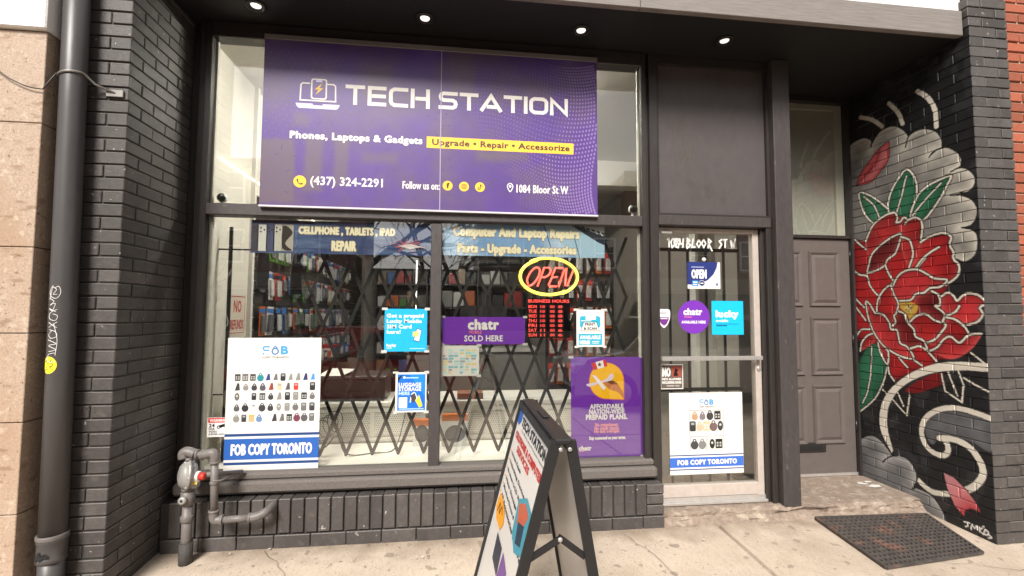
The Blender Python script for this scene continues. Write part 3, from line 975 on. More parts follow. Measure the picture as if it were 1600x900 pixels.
def painted_brick(parent, y0, z0, y1, z1, depth, corner=False):
    """brick whose -X face carries the mural: a fine grid so that the paint keeps its edges"""
    c = 0.0024
    y0, y1, z0, z1 = y0 - .0015, y1 + .0015, z0 - .0013, z1 + .0013
    ys = np.concatenate([[y0], np.linspace(y0 + c, y1 - c, max(3, int((y1 - y0) / .004))), [y1]])
    zs = np.concatenate([[z0], np.linspace(z0 + c, z1 - c, max(3, int((z1 - z0) / .004))), [z1]])
    ny, nz = len(ys), len(zs)
    A, B = np.meshgrid(ys, zs)
    X = np.full(A.shape, XR)
    X[0, :] += c
    X[-1, :] += c
    X[:, 0] += c
    X[:, -1] += c
    X += random.uniform(-.0015, .0015)
    v = np.stack([X.ravel(), A.ravel(), B.ravel()], 1)
    idx = np.arange(ny * nz).reshape(nz, ny)
    q = np.stack([idx[:-1, :-1], idx[1:, :-1], idx[1:, 1:], idx[:-1, 1:]], -1).reshape(-1, 4)
    faces = [tuple(p) for p in q.tolist()]
    k = len(v)
    xb = XR + depth
    ext = [(XR + c, y0, z0), (XR + c, y1, z0), (XR + c, y1, z1), (XR + c, y0, z1), (xb, y0, z0), (xb, y1, z0), (xb, y1, z1), (xb, y0, z1)]
    v = np.concatenate([v, np.array(ext)])
    s = [(k, k + 4, k + 7, k + 3), (k, k + 1, k + 5, k + 4), (k + 3, k + 7, k + 6, k + 2), (k + 1, k + 2, k + 6, k + 5)]
    me = bpy.data.meshes.new('brick')
    me.from_pydata(v.tolist(), [], faces + s)
    me.materials.append(MURAL)
    me.materials.append(BRICK)
    mi = [0] * len(faces) + [1 if corner else 0, 0, 0, 0]
    me.polygons.foreach_set('material_index', mi)
    col = np.ones((len(v), 4))
    col[:, :3] = mural_col(v[:, 1], v[:, 2]) * random.uniform(.9, 1.08)
    at = me.color_attributes.new('paint', 'FLOAT_COLOR', 'POINT')
    at.data.foreach_set('color', col.ravel())
    return new_obj('brick', me, None, parent)

rp = thing('brick_pillar', 'charcoal brick pillar carrying the red flower mural beside the brown door', 'pillar')
XE = 3.572
MB().box(XR + .012, YF + .008, -.12, XE - .004, 3.62, 3.62).obj('mortar_core', MORTAR, rp)
# painted mortar of the mural wall
ys = np.arange(YF + .012, 3.512, .006)
zs = np.arange(-.08, SOF + .03, .006)
A, B = np.meshgrid(ys, zs)
v = np.stack([np.full(A.size, XR + .0050), A.ravel(), B.ravel()], 1)
idx = np.arange(A.size).reshape(A.shape)
q = np.stack([idx[:-1, :-1], idx[1:, :-1], idx[1:, 1:], idx[:-1, 1:]], -1).reshape(-1, 4)
me = bpy.data.meshes.new('painted_mortar')
me.from_pydata(v.tolist(), [], [tuple(p) for p in q.tolist()])
me.materials.append(MURAL)
col = np.ones((len(v), 4))
col[:, :3] = mural_col(v[:, 1], v[:, 2]) * 1.0
me.color_attributes.new('paint', 'FLOAT_COLOR', 'POINT').data.foreach_set('color', col.ravel())
new_obj('painted_mortar', me, None, rp)
for k in range(-1, NR):
    za, zb = Z0 + k * COURSE + J / 2, Z0 + (k + 1) * COURSE - J / 2
    low = zb < SOF + .05
    if k % 2 == 0:
        if low:
            painted_brick(rp, YF, za, YF + .095, zb, .195, True)
        else:
            brick(rp, XR, YF, za, XR + .195, YF + .095, zb)
        brick(rp, XR + .205, YF, za, XE, YF + .095, zb)
        ys = [(.105, .30), (.31, .505), (.515, .71), (.72, .98)]
    else:
        if low:
            painted_brick(rp, YF, za, YF + .195, zb, .095, True)
        else:
            brick(rp, XR, YF, za, XR + .095, YF + .195, zb)
        brick(rp, XR + .105, YF, za, XE, YF + .095, zb)
        ys = [(.205, .40), (.41, .605), (.615, .81), (.82, .98)]
    if low:
        for a, b in ys:
            painted_brick(rp, YF + a, za, YF + b, zb, .095)

# ------------------------------------------------------------------ neighbours
gb = thing('granite_building', 'neighbouring building clad in tan speckled granite slabs at the picture edge', 'building')
gx = -1.965
bx('wall_core', -4.5, 2.45, -.1, gx - .03, 3.3, 2.78, mat('granite_joint', (.12, .085, .06), rough=.9, var=.2), gb)
gz = [-.08, .478, .89, 1.298, 1.70, 2.293, 2.742]
for i in range(len(gz) - 1):
    for (xa, xb) in ((-3.30, -2.66), (-2.655, gx)):
        MB().box(xa + .001, 2.41, gz[i] + .002, xb, 2.58, gz[i + 1] - .002, .0025).obj('granite_slab', GRANITE, gb)
bx('string_course', -4.5, 2.385, 2.745, gx + .012, 2.6, 3.7, STUCCO, gb, .006)

rb = thing('brick_building', 'neighbouring building of orange red brick past the mural pillar', 'building')
RBRICK = mat('orange_red_brick', (0.30, 0.082, 0.042), rough=.75, var=.2, scale=50, bump=.4, bscale=160, rnd=.22)
bx('mortar_core', XE + .006, YF + .02, -.1, 5.2, 3.0, 3.7, mat('tan_mortar', (.38, .27, .19), rough=.9, var=.2, scale=70), rb)
for k in range(-1, 54):
    za, zb = Z0 + .02 + k * .0675 + .005, Z0 + .02 + (k + 1) * .0675 - .005
    xa = XE + .008
    ln = [.095, .195] if k % 2 else [.195, .195]
    for w_ in ln:
        key = ('red', round(w_, 3))
        if key not in _bm:
            vv, ff = chamfer_box(w_, .095, zb - za, .004)
            me = bpy.data.meshes.new('brick')
            me.from_pydata(vv, [], ff)
            me.materials.append(RBRICK)
            _bm[key] = me
        o = new_obj('brick', _bm[key], None, rb)
        o.location = (xa + w_ / 2, YF + .01 + .0475 + random.uniform(-.003, .003), (za + zb) / 2)
        xa += w_ + .01

# ================================================================== THE SHOP FRONT
shop = thing('shop_building', 'dark brown framed shop front with large windows under a black soffit', 'building')
# left jamb, stepped
MB().box(XL + .002, 3.085, .30, -1.615, 3.16, SOF).box(-1.615, 3.045, .30, -1.575, 3.15, SOF, .004).box(-1.575, 3.03, .36, -1.537, 3.12, SOF, .004).obj('jamb', FRAME, shop)
bx('head', -1.537, 3.02, 3.135, 1.272, 3.12, SOF - .002, FRAME, shop, .004)
MB().box(-1.537, 3.025, 2.003, 1.272, 3.12, 2.076, .005).obj('transom', FRAME_WORN, shop)
bx('mullion', -.164, 3.03, .43, -.094, 3.12, 1.984, FRAME_WORN, shop, .004)
MB().box(1.2725, 3.03, .30, 1.305, 3.12, SOF - .002, .003).box(1.305, 3.055, .10, 1.325, 3.12, SOF - .002).box(1.325, 3.02, .06, 1.385, 3.14, SOF - .002, .004).obj('mullion', FRAME, shop)
# glazing beads: pale slivers inside the frame, as in the old panes
BEAD = mat('pale_glazing_bead', (.55, .52, .46), rough=.6, var=.2, scale=20)
for (xa, xb, za, zb) in ((-1.537, -1.525, 2.078, 3.133), (1.262, 1.2725, 2.078, 3.133), (-1.537, -1.515, .44, 2.0), (1.258, 1.2725, .44, 2.0)):
    bx('glazing_bead', xa, 3.082, za, xb, 3.10, zb, BEAD, shop)
for (xa, xb, za, zb) in ((-1.537, 1.2725, 2.076, 3.135), (-1.537, -.164, .43, 2.003), (-.094, 1.2725, .43, 2.003)):
    bx('window_pane', xa - .004, 3.070, za - .004, xb + .004, 3.076, zb + .004, GLASS, shop)
# sill: two gritty courses
bx('sill', -1.60, 3.005, .395, 1.325, 3.12, .438, SILL, shop, .012)
bx('sill', -1.63, 2.975, .325, 1.335, 3.14, .396, SILL, shop, .014)
bx('flashing_gap', -1.64, 3.03, .285, 1.33, 3.15, .326, BLACK, shop)

# brick bulkhead below the window: soldier bricks on a stretcher course
bk = thing('bulkhead_wall', 'low charcoal brick wall of upright bricks under the shop window', 'wall')
MB().box(XL + .004, 2.955, -.02, 1.355, 3.15, .296).obj('mortar_core', MORTAR, bk)
x = XL + .055
i = 0
while x < 1.20:
    w_ = .066 + random.uniform(-.002, .002)
    o = brick(bk, x, 2.94, .108, x + w_, 3.045, .303)
    x += w_ + .0095
    i += 1
for k in range(3):
    brick(bk, x + .002, 2.94, .108 + k * .066, 1.352, 3.045, .108 + k * .066 + .057)
x = XL + .02
while x < 1.30:
    w_ = min(.195, 1.352 - x)
    brick(bk, x, 2.935, .02, x + w_, 3.03, .099)
    x += w_ + .01

# panel over the shop door, door head, jamb and post
MB().box(1.385, 3.06, 2.092, 2.232, 3.12, SOF - .002).obj('painted_panel', PANEL_PAINT, shop)
PT = FRAME
MB().box(1.385, 3.035, 2.092, 1.400, 3.06, 3.17).box(2.212, 3.035, 2.092, 2.232, 3.06, 3.17).box(1.400, 3.035, 2.092, 2.212, 3.06, 2.104).box(1.385, 3.03, 3.17, 2.232, 3.06, SOF - .002).obj('panel_moulding', PT, shop)
bx('door_head', 1.385, 3.025, 2.018, 2.226, 3.14, 2.090, FRAME_WORN, shop, .005)
MB().box(2.166, 3.06, .09, 2.190, 3.16, 2.016, .003).box(2.190, 3.03, .09, 2.226, 3.16, 2.016, .003).obj('jamb', FRAME, shop)
MB().box(2.232, 2.98, .085, 2.361, 3.20, SOF - .002, .006).obj('post', FRAME_WORN, shop)
MB().box(2.236, 3.02, .09, 2.250, 3.03, 3.0).obj('post_bead', FRAME, shop)
bx('alcove_wall', 2.34, 3.20, .08, 2.40, 3.62, SOF, FRAME_WORN, shop)

# shop door: anodised aluminium with full glass
dr = MB().box(2.118, 3.085, .125, 2.164, 3.135, 2.014, .003).box(1.388, 3.085, .125, 1.406, 3.135, 2.014, .003).box(1.406, 3.085, 1.982, 2.118, 3.135, 2.014, .003).box(1.406, 3.085, .150, 2.118, 3.135, .232, .003).obj('shop_door', ALU, shop)
bx('door_pane', 1.402, 3.107, .228, 2.122, 3.113, 1.986, GLASS, dr)
MB().box(1.40, 3.03, 1.083, 2.14, 3.046, 1.113, .004).box(1.41, 3.046, 1.088, 1.43, 3.086, 1.108).box(2.12, 3.046, 1.088, 2.14, 3.086, 1.108).obj('push_bar', ALU_BRIGHT, dr)
MB().lathe([(.016, 0), (.017, .006), (.012, .010)], (2.141, 3.085, 1.02), (0, -1, 0), 16).obj('lock', ALU_BRIGHT, dr)
bx('closer_shoe', 1.42, 3.06, 1.965, 1.50, 3.085, 1.98, ALU_BRIGHT, dr, .003)
MB().box(1.388, 3.05, .108, 2.166, 3.14, .126, .003).box(1.392, 3.075, .126, 2.164, 3.09, .150).obj('threshold', ALU_BRIGHT, shop)

# scuffed drips on the painted panel
S = Sheet(shop, (0, 3.06, 0))
S.part('drip_marks')
DRP = mat('brown_drip', (.070, .056, .046), rough=.6, var=.3, scale=60)
for k in range(34):
    x = random.gauss(1.585, .045)
    z = random.uniform(2.56, 2.82) - abs(x - 1.59) * 1.2
    p = [(x, z)]
    for q in range(4):
        p.append((p[-1][0] + random.gauss(-.004, .006), p[-1][1] - random.uniform(.012, .05)))
    S.line(p, [.001, random.uniform(.003, .009), random.uniform(.002, .006), .003, .001], DRP, .6 + .05 * k)
S.flush()
for c_ in shop.children:
    if c_.name.startswith('drip_marks'):
        c_['kind'] = 'stuff'

# soffit, fascia, wall above
sf = MB().box(XL + .002, 2.60, SOF, 3.284, 3.62, SOF + .03).obj('soffit', SOFFIT, shop)
fz = [(-1.665, 1.076), (1.079, 3.28)]
for a, b in fz:
    bx('fascia_board', a, 2.56, SOF - .004, b, 2.60, SOF + .165, FASCIA, shop, .003)
bx('wall', -1.70, 2.585, SOF + .166, 3.60, 2.9, 3.9, STUCCO, shop)
LENS = mat('downlight_lens', (1.0, .90, .78), rough=.3, var=0, emit=.45)
for (x, y) in ((-1.206, 2.837), (-.21, 2.83), (.786, 2.827), (1.768, 2.814)):
    dl = MB().lathe([(.058, 0), (.062, -.006), (.058, -.012), (.040, -.012), (.030, -.002)], (x, y, SOF), seg=24).obj('downlight', BLACK, shop)
    MB().lathe([(.030, -.001), (.0285, -.005), (.018, -.0075)], (x, y, SOF), seg=20).obj('lens', LENS, dl)

# ------------------------------------------------------------------ brown panelled door in the alcove
DOORP = mat('taupe_door_paint', (0.112, 0.094, 0.086), rough=.42, var=.08, scale=14, bump=.06, bscale=90)
rd_ = MB().box(2.45, 3.49, .125, 3.262, 3.535, 2.035, .003).obj('flat_door', DOORP, shop)
def door_panel(x0, z0, x1, z1):
    q = MB()
    y, d = 3.488, .012
    def ring(a, ya, b, yb):
        o1 = [(x0 + a, ya, z0 + a), (x1 - a, ya, z0 + a), (x1 - a, ya, z1 - a), (x0 + a, ya, z1 - a)]
        o2 = [(x0 + b, yb, z0 + b), (x1 - b, yb, z0 + b), (x1 - b, yb, z1 - b), (x0 + b, yb, z1 - b)]
        q.add(o1 + o2, [(i, (i + 1) % 4, 4 + (i + 1) % 4, 4 + i) for i in range(4)])
    ring(0, y, .006, y - .013)
    ring(.006, y - .013, .018, y - .010)
    ring(.018, y - .010, .030, y - .001)
    ring(.030, y - .001, .055, y - .012)
    a = .055
    q.add([(x0 + a, y - .012, z0 + a), (x1 - a, y - .012, z0 + a), (x1 - a, y - .012, z1 - a), (x0 + a, y - .012, z1 - a)], [(0, 1, 2, 3)])
    q.obj('raised_panel', DOORP, rd_)
rows = ((2.877,1.472,3.132,1.93), (2.87,0.912,3.121,1.387), (2.872,0.361,3.134,0.832))
for (x0, z0, x1, z1) in rows:
    door_panel(2.885, z0, 3.165, z1)
    door_panel(2.53, z0, 2.825, z1)
ms = MB().box(2.70, 3.478, .30, 2.985, 3.489, .375, .003).obj('mail_slot', mat('dark_brass', (.05, .043, .038), rough=.35, var=.1, metal=.5), rd_)
bx('flap', 2.73, 3.472, .318, 2.955, 3.4775, .358, BLACK, ms, .003)
bx('door_sweep', 2.45, 3.478, .108, 3.262, 3.489, .128, ALU_BRIGHT, rd_)
MB().box(3.264, 3.46, .10, 3.284, 3.56, SOF - .002).box(2.40, 3.47, 2.037, 3.264, 3.56, 2.062).box(2.40, 3.47, .10, 2.448, 3.56, 2.037).box(2.40, 3.47, 3.195, 3.264, 3.56, SOF - .002).obj('door_frame', FRAME, shop)
for z in (.45, 1.15, 1.85):
    MB().lathe([(.006, 0), (.006, .09)], (3.263, 3.482, z), seg=8).obj('hinge', BLACK, rd_)
bx('added_transom_backing', 2.40, 3.545, 2.062, 3.19, 3.555, 3.15, mat('pale_backing', (.52, .50, .44), rough=.8, var=.06, scale=5), shop)  # pale sheet added close behind the glass to brighten the transom
bx('transom_pane', 2.40, 3.512, 2.06, 3.264, 3.518, 3.196, GLASS, shop)
TW = mat('pale_hall_paint', (.30, .285, .25), rough=.8, var=.05)
MB().box(3.19, 3.52, 2.062, 3.262, 3.56, 3.194).box(2.40, 3.52, 3.15, 3.19, 3.56, 3.194).obj('transom_reveal', mat('cream_reveal', (.70, .66, .58), rough=.7, var=.06), shop)
struct(MB().box(2.36, 4.2, .06, 3.6, 4.26, 3.6).box(3.30, 3.63, .06, 3.6, 4.2, 3.6).box(2.36, 3.63, 3.3, 3.3, 4.2, 3.36).obj('hall_wall', TW))

# ================================================================== SIGNS
WHT, BLK = ink(228, 224, 218), ink(22, 22, 24)
# ------------------------------------------------------------------ the big purple banner
bn = thing('shop_banner', 'large purple banner board with white shop name across the upper window', 'banner')
PURPLE = mat('purple_banner_print', srgb(80, 54, 126), rough=.38, var=.10, scale=7, spec=.5, col2=srgb(88, 68, 108), c2scale=2.3, c2lo=.46, c2hi=.64)
# sun-faded, brownish patches with soft edges where older lettering has shown through
_n, _l = PURPLE.node_tree.nodes, PURPLE.node_tree.links
_src = [k for k in _l if k.to_socket.name == 'Base Color'][0].from_socket
_gp = _n.new('ShaderNodeNewGeometry')
_wn = _n.new('ShaderNodeTexNoise')
_wn.inputs['Scale'].default_value = 9
_l.new(_gp.outputs['Position'], _wn.inputs['Vector'])
_off = _n.new('ShaderNodeVectorMath')
_off.operation = 'SCALE'
_off.inputs['Scale'].default_value = .05
_l.new(_wn.outputs['Color'], _off.inputs[0])
_wp = _n.new('ShaderNodeVectorMath')
_l.new(_gp.outputs['Position'], _wp.inputs[0])
_l.new(_off.outputs[0], _wp.inputs[1])
_sx = _n.new('ShaderNodeSeparateXYZ')
_l.new(_wp.outputs[0], _sx.inputs[0])
def _m(op, a, b=None, clamp=False):
    q = _n.new('ShaderNodeMath')
    q.operation = op
    q.use_clamp = clamp
    for i, w in enumerate((a, b)):
        if w is None:
            continue
        if isinstance(w, (int, float)):
            q.inputs[i].default_value = w
        else:
            _l.new(w, q.inputs[i])
    return q.outputs[0]
acc = None
for (cx, cz, hw, hh, soft, amt) in ((-1.13, 2.28, .115, .20, .03, .75), (-.90, 2.33, .050, .17, .035, .7), (-.73, 2.36, .042, .15, .035, .65), (-.50, 2.39, .11, .03, .05, .5), (.30, 2.44, .17, .035, .05, .65),
                                   (-.52, 2.90, .10, .13, .10, .55), (.02, 2.98, .09, .16, .08, .6), (.52, 2.88, .10, .08, .08, .5), (-.98, 2.62, .05, .04, .04, .5), (.62, 2.22, .20, .12, .15, .35), (-.30, 2.80, .22, .10, .15, .4), (-.1, 2.6, .06, .45, .08, .3)):
    dx = _m('SUBTRACT', _m('ABSOLUTE', _m('SUBTRACT', _sx.outputs[0], cx + .025)), hw)
    dz = _m('SUBTRACT', _m('ABSOLUTE', _m('SUBTRACT', _sx.outputs[2], cz + .025)), hh)
    d_ = _m('MAXIMUM', dx, dz)
    k_ = _m('MULTIPLY', _m('SUBTRACT', .5, _m('DIVIDE', d_, soft), True), amt)
    acc = k_ if acc is None else _m('MAXIMUM', acc, k_)
_mx = _n.new('ShaderNodeMixRGB')
_l.new(acc, _mx.inputs[0])
_l.new(_src, _mx.inputs[1])
_mx.inputs[2].default_value = (*srgb(98, 85, 88), 1)
_l.new(_mx.outputs[0], _n['Principled BSDF'].inputs['Base Color'])
BX0, BX1, BZ0, BZ1 = -1.214, .943, 2.066, 3.133
SEAM = -.110
BY = 3.000
bx('board', BX0, BY, BZ0, SEAM - .0012, BY + .016, BZ1, PURPLE, bn)
bx('board', SEAM + .0012, BY, BZ0, BX1, BY + .016, BZ1, PURPLE, bn)
MB().box(BX0 - .002, BY - .006, BZ1 - .006, BX1 + .003, BY + .02, BZ1 + .026, .002).obj('trim_rail', mat('grey_trim', (.16, .145, .14), rough=.5, var=.1), bn)
bx('edge_strip', BX0 - .002, BY - .004, BZ0 - .010, BX1 + .002, BY + .018, BZ0, mat('pale_edge', (.62, .58, .62), rough=.5, var=.1), bn)
bx('seam_strip', SEAM - .003, BY - .003, BZ0, SEAM + .003, BY - .0005, BZ1 - .006, mat('lilac_edge', (.34, .28, .42), rough=.5, var=.1), bn)
S = Sheet(bn, (0, BY, 0))
# printed dots, small ones top left, a wave of larger ones on the right side
DOT, DOT2 = ink(118, 92, 156), ink(134, 110, 168)
S.part('halftone_dots')
for i in range(17):
    for j in range(20):
        x = BX0 + .02 + i * .042 + (j % 2) * .021
        z = BZ1 - .06 - j * .034 - .03 * math.sin(i * .35)
        f = (1 - i / 17) * (1 - abs(j - 5) / 16)
        if f > .15 and random.random() < .93:
            S.circ(x, z, .0022 + .0032 * f, DOT, .6, n=6)
for i in range(46):
    for j in range(44):
        u, w_ = i / 45, j / 43
        x = .02 + u * .91 + .035 * math.sin(w_ * 7 + u * 3)
        z = BZ0 + .02 + w_ * 1.02 + .09 * math.sin(u * 5.2 + .6) * (1 - .5 * w_) - .04 * math.sin(w_ * 6)
        if not (BX0 < x < BX1 - .006 and BZ0 + .008 < z < BZ1 - .015):
            continue
        f = max(0, u - .12 - .25 * math.sin(w_ * 6.2 + u * 4) * (1 - u))
        if f > .12:
            S.circ(x, z, .0022 + .0065 * f * f, DOT if f < .6 else DOT2, .6, rz=(.0022 + .0065 * f * f) * 1.5, n=7, rot=.5 - 1.2 * w_)
# scuffs and tape marks
SC = mat('dark_scuff', srgb(72, 52, 110), rough=.5, var=.3, scale=40)
S.part('scuffs')
for k in range(70):
    x = random.choice([random.gauss(SEAM, .05), random.uniform(BX0, BX1)])
    z = random.triangular(BZ0 + .02, BZ1 - .1, BZ0 + .1)
    if BX0 + .02 < x < BX1 - .02:
        p = [(x, z)]
        a = random.uniform(0, 6.28)
        for q in range(4):
            a += random.gauss(0, .5)
            p.append((p[-1][0] + .010 * math.cos(a), max(BZ0 + .004, p[-1][1] + .010 * math.sin(a))))
        S.line(p, [.001, .004, .005, .003, .001], SC, .8)
S.part('shop_name')
a = [-0.716,2.732,-0.183,2.862]
b = [-0.126,2.737,0.74,2.855]
bar_font(S, 'TECH', a[0], a[1], a[2], a[3], .0245, WHT, 3)
bar_font(S, 'STATION', b[0], b[1], b[2], b[3], .0245, WHT, 3, gap=.12)
S.part('laptop_icon')
LIL = ink(206, 204, 246)
lx0, lz0, lx1, lz1 = -1.018,2.692,-0.748,2.888
wd, hh = lx1 - lx0, lz1 - lz0
S.poly([(lx0, lz0 + .032), (lx0 + .008, lz0 + .012), (lx0 + .02, lz0), (lx1 - .02, lz0), (lx1 - .008, lz0 + .012), (lx1, lz0 + .032), (lx0 + wd * .62, lz0 + .032), (lx0 + wd * .60, lz0 + .022), (lx0 + wd * .40, lz0 + .022), (lx0 + wd * .38, lz0 + .032)], LIL, 3)
S.line([(lx0 + wd * .31, lz1 - hh * .17), (lx0 + wd * .15, lz1 - hh * .17), (lx0 + wd * .11, lz1 - hh * .22), (lx0 + wd * .10, lz0 + .052), (lx1 - wd * .10, lz0 + .052), (lx1 - wd * .11, lz1 - hh * .22), (lx1 - wd * .15, lz1 - hh * .17), (lx1 - wd * .31, lz1 - hh * .17)], .009, WHT, 3)
px0, px1, pz0, pz1 = lx0 + wd * .335, lx0 + wd * .70, lz0 + hh * .31, lz1
S.rrect(px0, pz0, px1, pz1, .016, WHT, 4)
S.rrect(px0 + .009, pz0 + .009, px1 - .009, pz1 - .009, .010, PURPLE, 5)
S.rect(px0 + .03, pz1 - .022, px1 - .03, pz1 - .010, LIL, 6)
S.part('lightning_bolt')
cx, cz = (px0 + px1) / 2, (pz0 + pz1) / 2
GOLD = ink(244, 190, 70)
S.poly([(cx + .020, cz + .040), (cx - .026, cz - .004), (cx - .002, cz - .002)], GOLD, 6)
S.poly([(cx - .022, cz - .040), (cx + .026, cz + .006), (cx + .002, cz + .004)], GOLD, 6.4)
S.part('lettering')
S.text('Phones, Laptops & Gadgets', -1.047,2.48,-0.226,2.543, WHT, 3, bold=.05)
YEL, BRN = ink(250, 192, 66), ink(74, 54, 46)
hx0, hz0, hx1, hz1 = -0.199,2.474,0.777,2.549
S.part('highlight_strip').rect(hx0, hz0, hx1, hz1, YEL, 2)
S.part('lettering')
S.text('Upgrade • Repair • Accessorize', hx0 + .034, hz0 + .007, hx1 - .026, hz1 - .014, BRN, 3.5, bold=.03)
S.part('lettering').text('(437) 324-2291', -0.915,2.185,-0.471,2.258, WHT, 3, bold=.018)
S.part('lettering').text('Follow us on:', -0.348,2.198,-0.112,2.248, WHT, 3, bold=.02)
S.part('lettering').text('1084 Bloor St W', 0.39,2.199,0.741,2.255, WHT, 3, bold=.02)
def badge(c, r=.0385):
    S.part('badge')
    S.circ(c[0], c[1], r, YEL, 3)
    return c
c = badge((-0.978,2.221))
S.line(smooth_path([(c[0] - .015, c[1] + .016), (c[0] - .010, c[1] - .006), (c[0] + .004, c[1] - .016), (c[0] + .018, c[1] - .012)]), [.012, .011, .010, .009, .008, .007, .006, .006, .006, .006, .006, .007, .008, .009, .010, .010, .011, .011, .012], BRN, 4)
c = badge((-0.061,2.229), .032)
S.text('f', c[0] - .008, c[1] - .018, c[0] + .012, c[1] + .020, BRN, 4, bold=.08)
c = badge((0.045,2.227), .032)
S.line([(c[0] - .014, c[1] - .009), (c[0] - .009, c[1] - .014), (c[0] + .009, c[1] - .014), (c[0] + .014, c[1] - .009), (c[0] + .014, c[1] + .009), (c[0] + .009, c[1] + .014), (c[0] - .009, c[1] + .014), (c[0] - .014, c[1] + .009)], .004, BRN, 4, closed=True)
S.line([(c[0] + .007 * math.cos(k * .5236), c[1] + .007 * math.sin(k * .5236)) for k in range(12)], .004, BRN, 4, closed=True)
c = badge((0.149,2.227), .032)
S.line([(c[0] + .003, c[1] + .020), (c[0] + .003, c[1] - .008)], .005, BRN, 4)
S.line(smooth_path([(c[0] + .003, c[1] - .008), (c[0] - .005, c[1] - .016), (c[0] - .013, c[1] - .009), (c[0] - .005, c[1] - .001)]), .005, BRN, 4.3)
S.line(smooth_path([(c[0] + .003, c[1] + .018), (c[0] + .008, c[1] + .009), (c[0] + .017, c[1] + .006)]), .005, BRN, 4.6)
S.part('map_pin')
c = (0.348,2.232)
S.line(smooth_path([(c[0], c[1] - .028), (c[0] + .018, c[1] + .004), (c[0] + .012, c[1] + .022), (c[0], c[1] + .028), (c[0] - .012, c[1] + .022), (c[0] - .018, c[1] + .004)], 5, True), .006, WHT, 3, closed=True)
S.circ(c[0], c[1] + .008, .009, WHT, 3)
S.flush()

# ------------------------------------------------------------------ posters and stickers on the glass
GO = 3.0690        # just outside the window glass
GI = 3.0785        # taped to the inside of the window glass
def board(name, label, cat, x0, z0, x1, z1, y, m, t=.0012, r=0.0, group=None, tilt=0.0):
    o = thing(name, label, cat, group)
    # a sheet that bows and lifts a little at its corners
    nx, nz = 14, 14
    v, f = [], []
    rr = random.Random(name + label)
    am = .0 if t > .002 else .0009
    ph = rr.uniform(0, 6)
    for j in range(nz + 1):
        for i in range(nx + 1):
            a, b = i / nx, j / nz
            lift = am * (.5 + .5 * math.sin(3.1 * a + ph) * math.sin(2.3 * b + ph * .7))
            v.append((x0 + (x1 - x0) * a, y - t + lift * .6, z0 + (z1 - z0) * b))
    for j in range(nz):
        for i in range(nx):
            k = j * (nx + 1) + i
            f.append((k, k + 1, k + nx + 2, k + nx + 1))
    sh_o = MB().add(v, f).obj('sheet', m, o)
    TP = mat('clear_tape', (.55, .53, .50), rough=.25, var=.1)
    if name in ('sold_here_poster', 'notice_sheet', 'prepaid_plans_poster', 'print_and_scan_poster', 'prepaid_card_poster', 'luggage_storage_poster'):
        for (cx_, cz_) in ((x0, z1), (x1, z1), (x0, z0), (x1, z0)):
            w_, h_ = rr.uniform(.012, .020), rr.uniform(.006, .009)
            bx('tape', cx_ - w_, y - t - .0016, cz_ - h_, cx_ + w_, y - t - .0012, cz_ + h_, TP, o)
    return o, Sheet(o, (0, y - t, 0))
PAPER = mat('white_poster_stock', (.68, .66, .62), rough=.5, var=.03, scale=5)

def fob_logo(S, x0, z0, x1, z1, c1=ink(70, 150, 200), c2=ink(52, 116, 170)):
    """rounded F, key-fob shaped O, B"""
    w, h = x1 - x0, z1 - z0
    t = h * .2
    S.part('logo')
    S.line(smooth_path([(x0 + w * .28, z1 - t / 2), (x0 + w * .08, z1 - t / 2), (x0 + t / 2, z1 - h * .25), (x0 + w * .08, z1 - h * .5), (x0 + w * .26, z1 - h * .5)], 4), t * .9, c1, 1)
    S.circ(x0 + t * .7, z0 + t * .5, t * .55, c1, 1, n=12)
    cx, cz, r = x0 + w * .49, z0 + h * .38, h * .34
    S.line([(cx + r * math.cos(k * .3927), cz + r * math.sin(k * .3927)) for k in range(16)], t * .8, c2, 1.3, closed=True)
    S.line(smooth_path([(cx - r * .6, cz + r * .9), (cx - r * .45, z1 - t * .8), (cx, z1 - t * .3), (cx + r * .45, z1 - t * .8), (cx + r * .6, cz + r * .9)], 4), t * .6, c2, 1.6)
    S.text('B', x0 + w * .70, z0, x1, z1, c1, 1, bold=.06)

def fob(S, x, z, s, m, kind, m2=None, lv=1):
    """one little key fob picture"""
    S.part('fob_picture')
    k = kind % 6
    if k == 0:
        S.circ(x, z - s * .08, s * .42, m, lv, rz=s * .46, n=12)
        S.circ(x, z + s * .34, s * .22, m, lv + .3, n=8)
        S.circ(x, z + s * .36, s * .09, PAPER, lv + .6, n=6)
    elif k == 1:
        S.rrect(x - s * .32, z - s * .5, x + s * .32, z + s * .5, s * .14, m, lv)
        S.rect(x - s * .18, z + s * .12, x + s * .18, z + s * .36, m2 or ink(150, 150, 150), lv + .5)
    elif k == 2:
        S.poly(smooth_path([(x, z + s * .5), (x + s * .34, z), (x + s * .3, z - s * .38), (x, z - s * .5), (x - s * .3, z - s * .38), (x - s * .34, z)], 3, True), m, lv)
        S.circ(x, z + s * .22, s * .08, PAPER, lv + .5, n=6)
    elif k == 3:
        S.rrect(x - s * .38, z - s * .48, x + s * .38, z + s * .48, s * .08, m, lv)
        for a in (-.16, .16):
            for b in (-.2, .08):
                S.rect(x + s * (a - .1), z + s * (b - .09), x + s * (a + .1), z + s * (b + .09), m2 or ink(176, 176, 172), lv + .5)
    elif k == 4:
        S.circ(x, z, s * .3, m, lv, rz=s * .5, n=12)
        S.circ(x, z + s * .1, s * .13, m2 or ink(190, 190, 186), lv + .5, n=8)
    else:
        S.poly([(x - s * .3, z - s * .45), (x + s * .32, z - s * .4), (x + s * .22, z + s * .45), (x - s * .02, z + s * .5)], m, lv)

